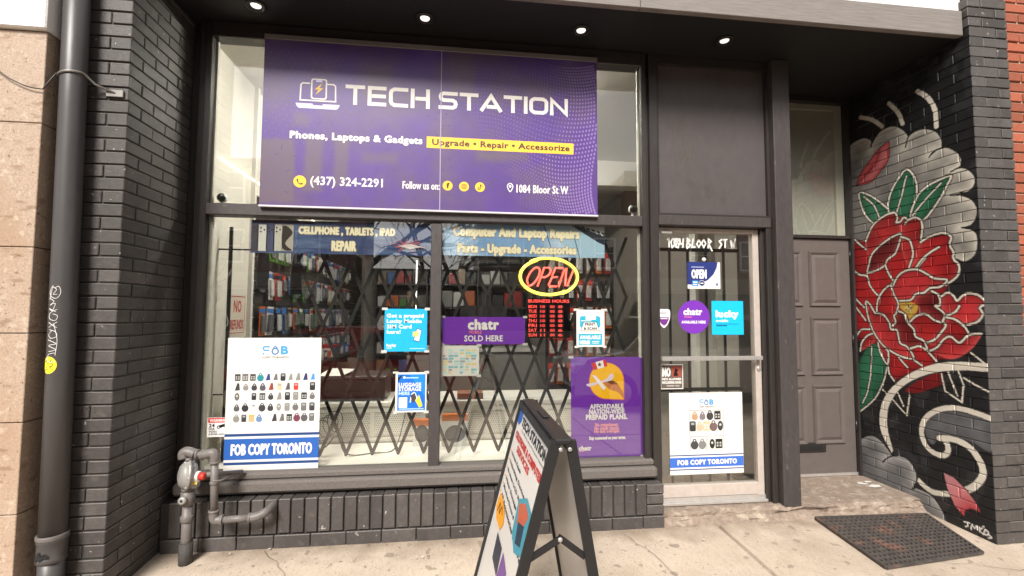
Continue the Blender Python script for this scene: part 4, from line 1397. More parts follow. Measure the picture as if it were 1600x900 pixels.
FG = [ink(84, 84, 88), ink(60, 60, 64), ink(104, 102, 100), ink(46, 48, 54), ink(132, 130, 126)]
BLU = ink(44, 92, 168)
DBL = ink(36, 66, 122)
o, S = board('fob_poster', 'big white poster with five rows of key fobs and blue bottom band', 'poster', -1.391,0.433,-0.838,1.243, GO - .002, PAPER, .003)
x0, z0, x1, z1 = -1.391,0.433,-0.838,1.243
Wd, Hd = x1 - x0, z1 - z0
def fx(u): return x0 + u * Wd
def fz_(v): return z1 - v * Hd
fob_logo(S, fx(.365), fz_(.128), fx(.645), fz_(.062))
S.part('lettering').text('COPY TORONTO', fx(.365), fz_(.158), fx(.65), fz_(.142), ink(50, 60, 72), 1, bold=.03)
special = {(0, 3): (40, 130, 140), (0, 4): (40, 60, 120), (0, 9): (48, 54, 96), (0, 10): (70, 140, 200), (1, 4): (140, 62, 44), (1, 5): (200, 180, 150), (1, 7): (214, 60, 50), (1, 8): (214, 210, 200), (2, 1): (228, 222, 208), (4, 2): (190, 160, 90), (4, 3): (100, 130, 170), (4, 4): (190, 192, 196), (4, 8): (110, 60, 80), (3, 2): (214, 212, 208)}
for r_ in range(5):
    nc = (11, 10, 10, 10, 11)[r_]
    for c_ in range(nc):
        m = ink(*special[(r_, c_)]) if (r_, c_) in special else random.choice(FG)
        fob(S, fx(.115 + (c_ / (nc - 1)) * .80), fz_((.30, .372, .445, .527, .607)[r_]), .047 + random.uniform(-.004, .004), m, random.randrange(6))
S.part('blue_band').rect(x0, fz_(.915), x1, fz_(.76), BLU, .6)
S.part('blue_stripe').rect(x0, fz_(.742), x1, fz_(.722), DBL, .6)
S.part('blue_stripe').rect(x0, fz_(.953), x1, fz_(.933), DBL, .6)
S.part('lettering').text('FOB COPY TORONTO', fx(.07), fz_(.884), fx(.93), fz_(.797), WHT, 2, bold=.045)
S.flush()

o, S = board('prepaid_card_poster', 'square cyan poster about a prepaid card in the left window', 'poster', -0.453,1.154,-0.183,1.428, GO, ink(26, 164, 224))
S.part('lettering')
for s_, q in (('Get a prepaid', (-0.44,1.364,-0.206,1.397)), ('Lucky Mobile', (-0.439,1.33,-0.218,1.361)), ('SIM Card', (-0.438,1.301,-0.282,1.327)), ('here!', (-0.438,1.267,-0.351,1.293))):
    S.text(s_, *q, WHT, 1, bold=.035)
S.text('lucky', -0.438,1.18,-0.377,1.204, WHT, 1, bold=.04)
S.text('mobile', -0.438,1.171,-0.405,1.184, WHT, 1)
S.part('phone_picture')
p = [(-0.25,1.303),(-0.217,1.294),(-0.232,1.212),(-0.269,1.224)]
S.poly(p, ink(30, 60, 90), 1)
p = [(-0.247,1.299),(-0.22,1.29),(-0.234,1.218),(-0.265,1.228)]
S.poly(p, ink(222, 226, 222), 2)
S.rect(-0.274,1.249,-0.237,1.282, ink(214, 190, 110), 3)
S.rect(-0.292,1.17,-0.195,1.175, ink(170, 214, 236), 1)
S.flush()

o, S = board('luggage_storage_poster', 'blue luggage storage poster with white border below the cyan square poster', 'poster', -0.377,0.767,-0.181,1.02, GO, PAPER)
S.part('print_ground').rect(-0.364,0.778,-0.189,1.008, ink(24, 104, 196), 1)
S.poly([(-0.29,1.007),(-0.192,1.006),(-0.19,0.863)], ink(30, 128, 206), 1.5)
S.poly([(-0.364,0.988),(-0.33,1.008),(-0.363,0.955)], ink(26, 40, 60), 1.7)
S.part('lettering').text('LUGGAGE', -0.357,0.929,-0.215,0.955, WHT, 2, bold=.035)
S.text('STORAGE', -0.357,0.901,-0.215,0.927, WHT, 2, bold=.035)
S.text('HERE', -0.356,0.876,-0.287,0.898, ink(190, 220, 240), 2, bold=.03)
S.rect(-0.318,0.982,-0.233,0.989, ink(170, 200, 230), 2)
S.circ(*(-0.322,0.988), .008, WHT, 2, n=10)
S.part('suitcase_picture')
S.poly([(-0.255,0.848),(-0.227,0.876),(-0.205,0.806),(-0.226,0.795)], ink(226, 200, 60), 2)
S.line(smooth_path([(-0.283,0.828),(-0.275,0.877),(-0.255,0.889),(-0.239,0.848)]), .007, ink(220, 224, 230), 2.5)
S.poly([(-0.283,0.873),(-0.255,0.889),(-0.243,0.856),(-0.266,0.824)], ink(70, 60, 66), 3)
S.rect(-0.355,0.796,-0.302,0.862, ink(214, 220, 226), 2)
S.rect(-0.354,0.784,-0.197,0.792, ink(150, 190, 226), 2)
S.flush()

VIO = ink(112, 48, 166)
o, S = board('sold_here_poster', 'wide purple sold here poster in the right window beside the red hours board', 'poster', -0.087,1.197,0.462,1.378, GI + .0015, VIO)
S.part('lettering').text('chatr', 0.08,1.292,0.288,1.364, WHT, 1, bold=.06)
S.text('MOBILE', 0.089,1.267,0.172,1.288, ink(236, 130, 140), 1, bold=.02)
S.text('SOLD HERE', 0.058,1.216,0.314,1.257, WHT, 1, bold=.025)
S.flush()

o, S = board('notice_sheet', 'white notice sheet with pale teal print hung below the wide purple poster', 'notice', -0.096,0.992,0.156,1.19, GI + .0015, PAPER)
S.part('print')
TE = [ink(150, 202, 206), ink(116, 182, 190), ink(176, 214, 214), ink(150, 160, 170), ink(210, 200, 150)]
for r_ in range(9):
    for c_ in range(6):
        if random.random() < .8:
            xa, za, xb, zb = -0.08,1.005,0.142,1.169
            cw, chh = (xb - xa) / 6, (zb - za) / 9
            S.rect(xa + c_ * cw, zb - (r_ + 1) * chh + .002, xa + (c_ + random.uniform(.5, 1)) * cw, zb - r_ * chh - .003, random.choice(TE), 1)
S.flush()

o, S = board('prepaid_plans_poster', 'tall purple plans poster with yellow bubble, flag and toy plane', 'poster', 0.775,0.442,1.271,1.109, GI + .0015, VIO)
S.part('yellow_bubble')
bc = (1.023,0.948)
br = .118
p = [(bc[0] + br * math.cos(math.radians(a)), bc[1] + br * math.sin(math.radians(a))) for a in range(0, 271, 10)] + [(bc[0] + br, bc[1] - br * 1.06)]
S.poly([(bc[0] + (q[0] - bc[0]) * 1.045, bc[1] + (q[1] - bc[1]) * 1.045) for q in p], ink(226, 130, 90), 1)
S.poly(p, ink(244, 182, 30), 2)
S.part('flag')
S.poly([(0.914,1.066),(1.017,1.093),(1.03,1.047),(0.934,1.02)], ink(240, 236, 236), 3)
S.poly([(0.914,1.066),(0.945,1.074),(0.961,1.028),(0.934,1.02)], ink(214, 40, 50), 3.5)
S.poly([(0.996,1.087),(1.017,1.093),(1.03,1.047),(1.007,1.041)], ink(214, 40, 50), 3.5)
q = (0.974,1.058)
S.poly([(q[0] + .017 * (1 if k % 2 == 0 else .45) * math.sin(k * math.pi / 5), q[1] + .017 * (1 if k % 2 == 0 else .45) * math.cos(k * math.pi / 5)) for k in range(10)], ink(90, 40, 44), 4)
S.part('hand_picture')
S.poly(smooth_path([(0.992,0.949),(1.032,0.953),(1.086,0.939),(1.113,0.908),(1.141,0.861),(1.141,0.83),(1.103,0.87),(1.063,0.883),(1.032,0.901)], 4, True), ink(198, 122, 74), 3)
S.poly([(1.014,0.944),(1.068,0.95),(1.104,0.926),(1.063,0.922)], ink(120, 66, 40), 4)
S.part('toy_plane_picture')
S.poly(smooth_path([(0.88,0.925),(0.916,0.935),(1.01,0.955),(1.046,0.991),(1.068,0.995),(1.068,0.961),(1.032,0.944),(0.978,0.934),(0.907,0.911)], 4, True), ink(224, 206, 222), 5)
S.poly([(0.92,0.988),(0.947,0.984),(1.018,0.901),(1,0.884)], ink(236, 226, 236), 6)
S.part('lettering')
for s_, q in (('AFFORDABLE', (0.904,0.76,1.14,0.794)), ('NATION-WIDE', (0.899,0.725,1.147,0.76)), ('PREPAID PLANS.', (0.877,0.688,1.167,0.725))):
    S.text(s_, *q, WHT, 1, bold=.05)
PK = ink(240, 150, 150)
for s_, q in (('No commitment.', (0.941,0.643,1.103,0.668)), ('No credit checks.', (0.936,0.619,1.11,0.645)), ('No data overages.', (0.934,0.596,1.112,0.622))):
    S.text(s_, *q, PK, 1, bold=.03)
S.text('Stay connected on your terms.', 0.898,0.55,1.154,0.58, WHT, 1, bold=.04)
S.text('chatr', 0.827,0.487,0.915,0.519, WHT, 1, bold=.06)
S.rect(0.83,0.48,0.865,0.485, ink(236, 130, 140), 1)
S.flush()

TEAL = ink(44, 158, 186)
o, S = board('print_and_scan_poster', 'small white and teal printer poster above the tall purple plans poster', 'poster', 0.812,1.179,1.007,1.429, GO, PAPER)
S.part('printer_picture')
S.rect(0.871,1.373,0.951,1.407, ink(190, 214, 220), 1)
S.rect(0.878,1.364,0.944,1.401, PAPER, 1.6)
S.rrect(0.835,1.308,0.978,1.386, .014, TEAL, 1.3)
S.rect(0.875,1.362,0.947,1.381, PAPER, 2)
S.rect(0.844,1.352,0.915,1.357, PAPER, 2)
S.poly([(0.862,1.345),(0.951,1.345),(0.971,1.286),(0.841,1.286)], PAPER, 2.4)
S.line([(0.862,1.345),(0.951,1.345),(0.971,1.286),(0.841,1.286)], .003, BLK, 3, closed=True)
S.part('lettering').text('PRINT', 0.871,1.321,0.942,1.34, BLK, 3.4, bold=.05)
S.text('& SCAN', 0.862,1.293,0.953,1.312, BLK, 3.4, bold=.05)
S.part('teal_block').rect(0.826,1.191,0.99,1.267, TEAL, 1)
S.part('lettering').text('AVAILABLE', 0.835,1.23,0.979,1.256, WHT, 2, bold=.05)
S.text('HERE!', 0.834,1.196,0.905,1.222, WHT, 2, bold=.06)
S.rect(0.919,1.213,0.972,1.217, WHT, 2).rect(0.919,1.202,0.968,1.206, WHT, 2)
S.flush()

# two long picture strips behind the top of the panes
NAVY = mat('night_blue_print', srgb(48, 66, 112), rough=.4, var=.25, scale=6, col2=srgb(92, 112, 150), c2scale=5, c2lo=.45, c2hi=.6, stretch=(.5, 1, 3))
o, S = board('window_strip_banner', 'dark blue banner strip with phones and cream lettering atop the left window', 'banner', -1.287,1.777,-0.167,1.987, GI + .0015, NAVY)
S.part('dark_band').rect(-1.279,1.969,-0.911,1.983, ink(22, 30, 56), .6)
S.part('phone_pictures')
for (u0, u1, cl) in ((394.5, 403, (74, 70, 80)), (403, 416.5, (222, 220, 214)), (416.5, 428, (78, 84, 116)), (428, 441, (206, 202, 192)), (441, 458, (186, 178, 166))):
    xa, za, xb, zb = {394.5: (-1.28,1.788,-1.242,1.956), 403: (-1.247,1.789,-1.19,1.957), 416.5: (-1.196,1.79,-1.146,1.959), 428: (-1.152,1.791,-1.096,1.96), 441: (-1.101,1.791,-1.032,1.961)}[u0]
    S.rrect(xa, za, xb, zb, .006, ink(*cl), 1)
    for (dx, dz) in ((.32, .14), (.68, .22), (.32, .30)):
        S.circ(xa + (xb - xa) * dx, zb - (zb - za) * dz * .9, .006, BLK, 1.6, n=8)
xa, za, xb, zb = -1.101,1.791,-1.032,1.961
S.poly(smooth_path([(xa + .006, zb - .01), (xb - .004, zb - .05), (xa + .02, za + .05), (xb - .006, za + .006), (xa + .004, za + .02)], 4, True), ink(52, 46, 44), 2)
CRM = ink(252, 240, 204)
CRO = ink(150, 140, 128)
def cond(S, s, q, m=CRM, b=.055):
    S.part('lettering')
    S.text(s, q[0] - .003, q[1] - .004, q[2] + .003, q[3] + .004, CRO, 2, bold=b + .035, join=True)
    S.text(s, *q, m, 4, bold=b, join=True)
S.part('lettering')
cond(S, 'CELLPHONE , TABLETS , IPAD', (-1.002,1.894,-0.398,1.954))
cond(S, 'REPAIR', (-0.797,1.797,-0.642,1.864))
S.part('glowing_phone_picture')
q = (-0.337,1.832)
for k in range(26):
    a = random.uniform(0, 6.28)
    L = random.uniform(.03, .10)
    S.line([(q[0], q[1] + .01), (q[0] + L * math.cos(a) * 1.6, q[1] + .01 + L * .55 * math.sin(a))], .003, ink(216, 110, 110), 1.0 + .02 * k)
S.poly([(-0.378,1.84),(-0.296,1.854),(-0.222,1.835),(-0.304,1.821)], ink(226, 214, 214), 3)
S.poly([(-0.361,1.817),(-0.279,1.813),(-0.197,1.827),(-0.304,1.829)], ink(60, 50, 60), 2.5)
S.flush()

SKYB = mat('light_blue_print', srgb(132, 170, 216), rough=.4, var=.15, scale=6, col2=srgb(188, 210, 232), c2scale=4, c2lo=.45, c2hi=.62)
o, S = board('window_strip_banner', 'light blue banner strip with keyboard picture and cream lettering in the right window', 'banner', -0.092,1.785,1.015,1.999, GI + .0015, SKYB)
S.part('laptop_picture')
S.poly([(0.581,2.006),(1.015,2.018),(1.014,1.787),(0.826,1.783)], ink(172, 204, 226), .6)
S.poly([(0.751,2.011),(1.015,2.018),(1.014,1.875),(0.971,1.892),(0.8,1.994)], ink(38, 44, 60), 1)
S.poly([(0.827,2.008),(1.015,2.014),(1.015,1.933),(0.94,1.958)], ink(206, 210, 214), 1.5)
for r_ in range(3):
    for c_ in range(5):
        u, w_ = 908 + c_ * 8.5 + r_ * 2, 352.5 + r_ * 5.2 + c_ * 2.6
        bx_, bz_ = (0.849,2.007)
        xx, zz = bx_ + (c_ * 8.5 + r_ * 2.5) * .00420, bz_ - (r_ * 5.0 + c_ * 2.4) * .00420
        S.poly([(xx, zz), (xx + .026, zz - .008), (xx + .030, zz - .024), (xx + .004, zz - .017)], ink(34, 36, 44), 2)
S.line([(0.59,2.002),(0.661,1.78)], .006, ink(52, 62, 84), 2)
S.line([(0.8,1.928),(0.839,1.783)], .005, ink(52, 62, 84), 2)
S.part('lettering')
cond(S, 'Computer And Laptop Repairs', (-0.025,1.894,0.84,1.983))
cond(S, 'Parts - Upgrade - Accessories', (0.006,1.785,0.817,1.868))
S.flush()

# ------------------------------------------------------------------ stickers on the shop door
DO = 3.106
o, S = board('open_sign', 'navy and white open card hung by a suction hook on the door glass', 'sign', 1.628,1.583,1.875,1.774, DO - .002, PAPER, .002)
sx0, sz0, sx1, sz1 = 1.627,1.582,1.874,1.774
S.part('navy_field').poly([(sx0, sz1)] + [(sx0 + (sx1 - sx0) * u, sz0 + (sz1 - sz0) * w_) for u, w_ in ((.93, 1), (.9, .8), (.8, .55), (.62, .33), (.42, .2), (.2, .15), (0, .16))], ink(38, 50, 110), 1)
S.part('small_print').rect(sx0 + .03, sz1 - .040, sx0 + .125, sz1 - .033, ink(150, 158, 196), 2)
S.part('lettering').text('OPEN', sx0 + .03, sz1 - .120, sx0 + .145, sz1 - .052, WHT, 2, bold=.05)
S.part('badge').rect(sx0 + .035, sz0 + .018, sx0 + .080, sz0 + .060, ink(40, 130, 200), 2)
S.rect(sx0 + .042, sz0 + .042, sx0 + .074, sz0 + .052, WHT, 3).rect(sx0 + .042, sz0 + .026, sx0 + .070, sz0 + .034, WHT, 3)
S.part('badge').circ(sx0 + .108, sz0 + .040, .024, ink(190, 200, 220), 2, rz=.022)
S.circ(sx0 + .108, sz0 + .040, .020, ink(30, 38, 80), 3, rz=.018)
S.rect(sx0 + .096, sz0 + .037, sx0 + .120, sz0 + .044, WHT, 4)
S.rect(sx1 - .034, sz0 + .024, sx1 - .016, sz0 + .042, ink(110, 114, 140), 2)
S.flush()
hk = (1.756,1.788)
MB().lathe([(.016, 0), (.014, -.006), (.006, -.010)], (hk[0], 3.106, hk[1] + .004), (0, 1, 0), 14).obj('suction_hook', mat('clear_plastic', (.6, .6, .58), rough=.2, var=.05), o)

o = thing('round_sticker', 'round purple sticker on the shop door glass', 'sticker')
c = (1.672,1.383)
S = Sheet(o, (0, DO, 0))
S.part('disc').circ(c[0], c[1], .118, VIO, 1, n=40)
S.part('lettering').text('chatr', c[0] - .078, c[1] + .012, c[0] + .064, c[1] + .062, WHT, 2, bold=.06)
S.text('MOBILE', c[0] - .070, c[1] - .006, c[0] - .014, c[1] + .006, ink(236, 130, 140), 2)
S.text('AVAILABLE HERE', c[0] - .092, c[1] - .046, c[0] + .088, c[1] - .026, WHT, 2, bold=.05)
S.flush()
o, S = board('square_sticker', 'square cyan sticker at the right of the round purple sticker on the door', 'sticker', 1.806,1.258,2.047,1.498, DO, ink(24, 176, 222))
sx0, sz0, sx1, sz1 = 1.805,1.258,2.046,1.498
S.part('lettering').text('lucky', sx0 + .030, sz1 - .132, sx1 - .036, sz1 - .066, WHT, 1, bold=.06)
S.text('mobile', sx0 + .032, sz1 - .150, sx0 + .125, sz1 - .130, WHT, 1, bold=.04)
S.rect(sx0 + .032, sz1 - .166, sx1 - .034, sz1 - .163, ink(20, 60, 90), 1)
S.rect(sx0 + .034, sz1 - .180, sx0 + .115, sz1 - .172, ink(20, 80, 110), 1)
S.flush()
o = thing('shield_sticker', 'white and purple shield sticker at the left edge of the door glass', 'sticker')
S = Sheet(o, (0, DO, 0))
hx0, hz0, hx1, hz1 = 1.407,1.306,1.493,1.437
def shield(s):
    cx, w, h = (hx0 + hx1) / 2, (hx1 - hx0) / 2 * s, (hz1 - hz0)
    t = hz1 - h * (1 - s) * .5
    h *= s
    return smooth_path([(cx - w, t - h * .05), (cx, t), (cx + w, t - h * .05), (cx + w, t - h * .5), (cx + w * .6, t - h * .82), (cx, t - h), (cx - w * .6, t - h * .82), (cx - w, t - h * .5)], 4, True)
S.part('outer').poly(shield(1.0), ink(226, 222, 226), 1)
S.part('field').poly(shield(.86), ink(242, 240, 242), 2)
cx = (hx0 + hx1) / 2
S.part('purple_half').poly([(cx - .036, hz0 + .075), (cx + .036, hz0 + .075), (cx + .034, hz0 + .055), (cx + .02, hz0 + .028), (cx, hz0 + .014), (cx - .02, hz0 + .028), (cx - .034, hz0 + .055)], ink(110, 50, 130), 3)
S.part('small_print').rect(cx - .026, hz0 + .062, cx + .026, hz0 + .068, WHT, 4).rect(cx - .026, hz0 + .100, cx + .024, hz0 + .108, ink(120, 120, 130), 4)
S.flush()
o, S = board('no_pets_sticker', 'small clear bordered no pets sticker under the push bar', 'sticker', 1.418,0.88,1.585,1.054, DO, ink(96, 88, 82))
sx0, sz0, sx1, sz1 = 1.417,0.88,1.585,1.054
S.part('border').line([(sx0 + .004, sz0 + .004), (sx1 - .004, sz0 + .004), (sx1 - .004, sz1 - .004), (sx0 + .004, sz1 - .004)], .005, ink(226, 222, 216), 1, closed=True)
S.part('lettering').text('NO', sx0 + .014, sz1 - .088, sx0 + .076, sz1 - .022, WHT, 1, bold=.05)
S.text('PETS ALLOWED', sx0 + .014, sz1 - .112, sx1 - .014, sz1 - .096, WHT, 1, bold=.05)
S.text('INCLUDING DOGS', sx0 + .014, sz1 - .136, sx1 - .014, sz1 - .118, WHT, 1, bold=.05)
S.text('THANK YOU', sx0 + .045, sz1 - .155, sx1 - .030, sz1 - .145, WHT, 1)
S.part('dog_picture').rect(sx0 + .084, sz1 - .088, sx1 - .014, sz1 - .014, ink(150, 72, 58), 1)
S.poly(smooth_path([(sx0 + .098, sz1 - .080), (sx0 + .104, sz1 - .050), (sx0 + .112, sz1 - .030), (sx0 + .122, sz1 - .036), (sx0 + .134, sz1 - .044), (sx0 + .122, sz1 - .052), (sx0 + .130, sz1 - .080)], 3, True), BLK, 2)
S.flush()
o, S = board('fob_poster', 'smaller white key fob poster with blue band on the shop door', 'poster', 1.478,0.295,2.021,0.855, DO - .001, PAPER, .002)
x0, z0, x1, z1 = 1.477,0.296,2.02,0.855
Wd, Hd = x1 - x0, z1 - z0
fob_logo(S, fx(.41), fz_(.155), fx(.605), fz_(.085))
S.part('lettering').text('COPY TORONTO', fx(.41), fz_(.188), fx(.61), fz_(.170), ink(50, 60, 72), 1, bold=.03)
S.part('fob_frames')
GRY = ink(110, 112, 116)
for (a, b, c_, d_) in ((.27, .22, .735, .52), (.28, .54, .495, .715), (.515, .54, .735, .715)):
    S.line([(fx(a), fz_(d_)), (fx(a), fz_(b)), (fx(c_), fz_(b)), (fx(c_), fz_(d_))], .003, GRY, 1)
for k, cl in enumerate(((176, 140, 110), (120, 112, 116), (60, 60, 60), (40, 40, 42))):
    fob(S, fx(.345 + k * .103), fz_(.285), .062, ink(*cl), (2, 2, 0, 3)[k])
for k, cl in enumerate(((52, 52, 54), (196, 170, 146), (206, 178, 146), (110, 90, 90), (60, 62, 60))):
    fob(S, fx(.315 + k * .094), fz_(.415), .070, ink(*cl), (1, 2, 3, 0, 4)[k], PAPER if k == 2 else None)
for k, cl in enumerate(((66, 66, 68), (120, 120, 122), (40, 42, 36), (36, 36, 36))):
    fob(S, fx((.335, .44, .575, .668)[k]), fz_(.635), .068, ink(*cl), (0, 0, 4, 3)[k])
S.part('blue_band').rect(x0, fz_(.915), x1, fz_(.795), ink(60, 104, 190), .6)
S.rect(x0, fz_(.775), x1, fz_(.762), DBL, .6).rect(x0, fz_(.948), x1, fz_(.935), DBL, .6)
S.part('lettering').text('FOB COPY TORONTO', fx(.10), fz_(.887), fx(.91), fz_(.822), WHT, 2, bold=.06)
S.flush()

# hand-drawn address on the door glass
o = thing('hand_drawn_address', 'white marker address scrawled along the top of the door glass', 'lettering')
S = Sheet(o, (0, DO, 0))
S.part('lettering')
MK = mat('white_marker', (.78, .76, .72), rough=.6, var=.1)
gx0, gz0, gx1, gz1 = 1.481,1.874,2.013,1.945
GL = [('1', 0.00, [[(0, .8), (.5, 1), (.5, 0)]]), ('0', .055, [[(.5, 1), (0, .6), (.3, 0), (.9, .3), (.8, .9), (.4, 1)]]), ('8', .115, [[(.9, .9), (.2, .95), (.2, .6), (.9, .4), (.7, 0), (.1, .1), (.4, .5), (.9, .9)]]),
      ('4', .18, [[(0, 1), (.1, .4), (.9, .45)], [(.85, 1), (.7, 0)]]), ('B', .27, [[(.1, 0), (.3, 1), (.9, .8), (.3, .55), (1, .3), (.1, -.1)]]), ('L', .345, [[(.4, 1), (.1, .1), (1, .1)]]),
      ('O', .42, [[(.5, .9), (.0, .4), (.5, .1), (1, .5), (.5, .9)]]), ('O', .49, [[(.5, .95), (.0, .5), (.5, .1), (1, .5), (.5, .95)]]), ('R', .57, [[(.2, 0), (.3, 1), (1, .75), (.3, .5), (1.2, -.3)]]),
      ('S', .73, [[(1, 1), (.2, .8), (.8, .45), (.1, .0)]]), ('T', .80, [[(0, .95), (1.1, 1.0)], [(.5, 1), (.4, .1)]]), ('W', .91, [[(0, .9), (.2, 0), (.5, .7), (.7, 0), (1.1, 1.1)]])]
for ch, u, sts in GL:
    for i, s_ in enumerate(sts):
        p = [(gx0 + (u + a * .058) * (gx1 - gx0), gz0 + (.0 + b * .95) * (gz1 - gz0)) for a, b in s_]
        S.line(p, .010, MK, 1 + .2 * i)
S.flush()

o, S = board('camera_warning_sticker', 'white and red camera warning sticker at the left window edge', 'sticker', -1.493,0.643,-1.375,0.759, GO, ink(238, 234, 230))
sx0, sz0, sx1, sz1 = -1.492,0.644,-1.375,0.76
S.part('red_header').rect(sx0 + .003, sz1 - .032, sx1 - .003, sz1 - .003, ink(206, 44, 50), 1)
S.part('lettering').text('WARNING', sx0 + .012, sz1 - .027, sx1 - .012, sz1 - .009, WHT, 2, bold=.05)
S.text('24', sx0 + .008, sz1 - .060, sx0 + .042, sz1 - .037, BLK, 1, bold=.04)
S.text('HOUR', sx0 + .008, sz1 - .076, sx0 + .042, sz1 - .063, BLK, 1, bold=.03)
S.text('VIDEO', sx0 + .008, sz1 - .092, sx0 + .058, sz1 - .079, BLK, 1, bold=.03)
S.text('SURVEILLANCE', sx0 + .008, sz1 - .107, sx1 - .010, sz1 - .095, BLK, 1, bold=.03)
S.part('camera_picture').poly([(sx0 + .055, sz1 - .052), (sx0 + .105, sz1 - .036), (sx0 + .114, sz1 - .050), (sx0 + .064, sz1 - .068)], BLK, 1)
S.circ(sx0 + .064, sz1 - .060, .010, BLK, 1.4, n=10)
S.circ(sx0 + .064, sz1 - .060, .005, WHT, 1.8, n=8)
S.line([(sx0 + .098, sz1 - .056), (sx0 + .108, sz1 - .078), (sx0 + .122, sz1 - .078)], .006, BLK, 1.3)
S.flush()

# faint scratched tags on the left pane and a red-lettered notice further in
o = thing('scratch_graffiti', 'faint pale tag scratched into the left window glass', 'graffiti')
S = Sheet(o, (0, GO, 0))
S.part('scratches')
SCR = mat('scratched_glass', (.44, .42, .38), rough=.8, var=.1)
for q in ([(-1.48,1.702),(-1.451,1.735),(-1.428,1.719),(-1.441,1.663),(-1.476,1.606),(-1.45,1.591),(-1.41,1.623),(-1.389,1.672)], [(-1.489,1.551),(-1.449,1.567),(-1.428,1.52),(-1.464,1.472),(-1.492,1.432),(-1.443,1.416),(-1.408,1.385)], [(-1.459,1.353),(-1.416,1.385),(-1.399,1.329),(-1.441,1.274),(-1.418,1.235)]):
    S.line(smooth_path(q, 6), .0018, SCR, 1)
S.flush()

# ------------------------------------------------------------------ neon OPEN sign
NY_ = mat('yellow_neon', (1.0, .80, .10), rough=.3, var=0, emit=1.1)
NR_ = mat('red_neon', (1.0, .10, .07), rough=.3, var=0, emit=1.3)
nn = thing('neon_open_sign', 'glowing open sign with red tube letters in a yellow oval', 'neon sign')
NYP = 3.15
ncx, ncz = (0.635,1.657)
rx, rz = .203, .128
clear = glass_mat('clear_acrylic', (.80, .78, .76), 1.0)
pn = [(ncx + (rx + .025) * math.cos(k * .1745), ncz + (rz + .025) * math.sin(k * .1745)) for k in range(36)]
MB().prism(pn, 'y', NYP + .02, NYP + .024).obj('backing', clear, nn)
def arc(a0, a1, k=1.0, n=36):
    return [(ncx + rx * k * math.cos(math.radians(a0 + (a1 - a0) * i / n)), NYP, ncz + rz * k * math.sin(math.radians(a0 + (a1 - a0) * i / n)) * (1 if True else 1)) for i in range(n + 1)]
MB().tube(arc(128, -62, 1.02), .0105, 8).obj('yellow_tube', NY_, nn)
MB().tube(arc(113, 308, .97), .0105, 8).obj('yellow_tube', NY_, nn)
lx = ncx - .166
def rt_(pts_):
    return MB().tube([(lx + .32 * x_ + .05 * (z_), NYP, ncz - .068 + .135 * z_) for x_, z_ in pts_], .0065, 8)
rt_(smooth_path([(.06, .12), (0, .35), (.02, .75), (.10, .97), (.20, .85), (.22, .45), (.15, .08), (.06, .03)], 4)).obj('red_tube', NR_, nn)
rt_([(.28, 0), (.28, .97), (.40, .97), (.45, .82), (.44, .60), (.38, .48), (.29, .48)]).obj('red_tube', NR_, nn)
rt_([(.70, .97), (.53, .97), (.515, .55)]).obj('red_tube', NR_, nn)
rt_([(.64, .50), (.53, .48), (.51, .10), (.54, .02), (.70, .02)]).obj('red_tube', NR_, nn)
rt_([(.74, .0), (.74, .90), (.77, .97), (.88, .05), (.93, .05), (.94, .97)]).obj('red_tube', NR_, nn)
for dx in (-.12, .12):
    MB().tube([(ncx + dx, NYP + .02, ncz + .10), (ncx + dx, NYP + .02, 1.98)], .0015, 5).obj('hanging_wire', BLACK, nn)

# ------------------------------------------------------------------ LED opening hours board
hb = thing('opening_hours_board', 'dark board of glowing red opening hours hung under the neon sign', 'sign')
hx0, hz0, hx1, hz1 = 0.488,1.235,0.789,1.507
SMK = glass_mat('smoked_acrylic', (.33, .30, .29), 1.0)
bx('panel', hx0, NYP, hz0, hx1, NYP + .006, hz1, SMK, hb)
LED = mat('red_led', (1.0, .085, .07), rough=.4, var=0, emit=.5)
LEDB = mat('dark_led_field', (.02, .004, .004), rough=.3, var=0)
S = Sheet(hb, (0, NYP, 0))
S.part('lettering').text('BUSINESS HOURS', hx0 + .006, hz1 - .030, hx1 - .006, hz1 - .007, LED, 1, bold=.02)
rowh = (hz1 - hz0 - .045) / 7
for k, (d_, hs) in enumerate(zip(('MON', 'TUE', 'WED', 'THU', 'FRI', 'SAT', 'SUN'), ('10 10 8', '10 10 8', '10 10 8', '10 10 8', '10 10 8', '10 10 7', '11 10 6'))):
    zt = hz1 - .042 - k * rowh
    S.part('lettering').text(d_, hx0 + .008, zt - rowh * .80, hx0 + .066, zt - rowh * .12, LED, 1)
    for j in range(3):
        xa = hx0 + (.082, .150, .206)[j]
        S.part('led_field').rect(xa, zt - rowh * .88, xa + .050, zt - rowh * .05, LEDB, .5)
        S.part('digits').text(('10', '00', '8')[j] if k < 5 else ('11', '00', '6')[j], xa + .010, zt - rowh * .76, xa + .040, zt - rowh * .18, LED, 1)
S.flush()
bx('hanging_chain', (hx0 + hx1) / 2 - .002, NYP + .001, hz1, (hx0 + hx1) / 2 + .002, NYP + .004, ncz - rz, BLACK, hb)

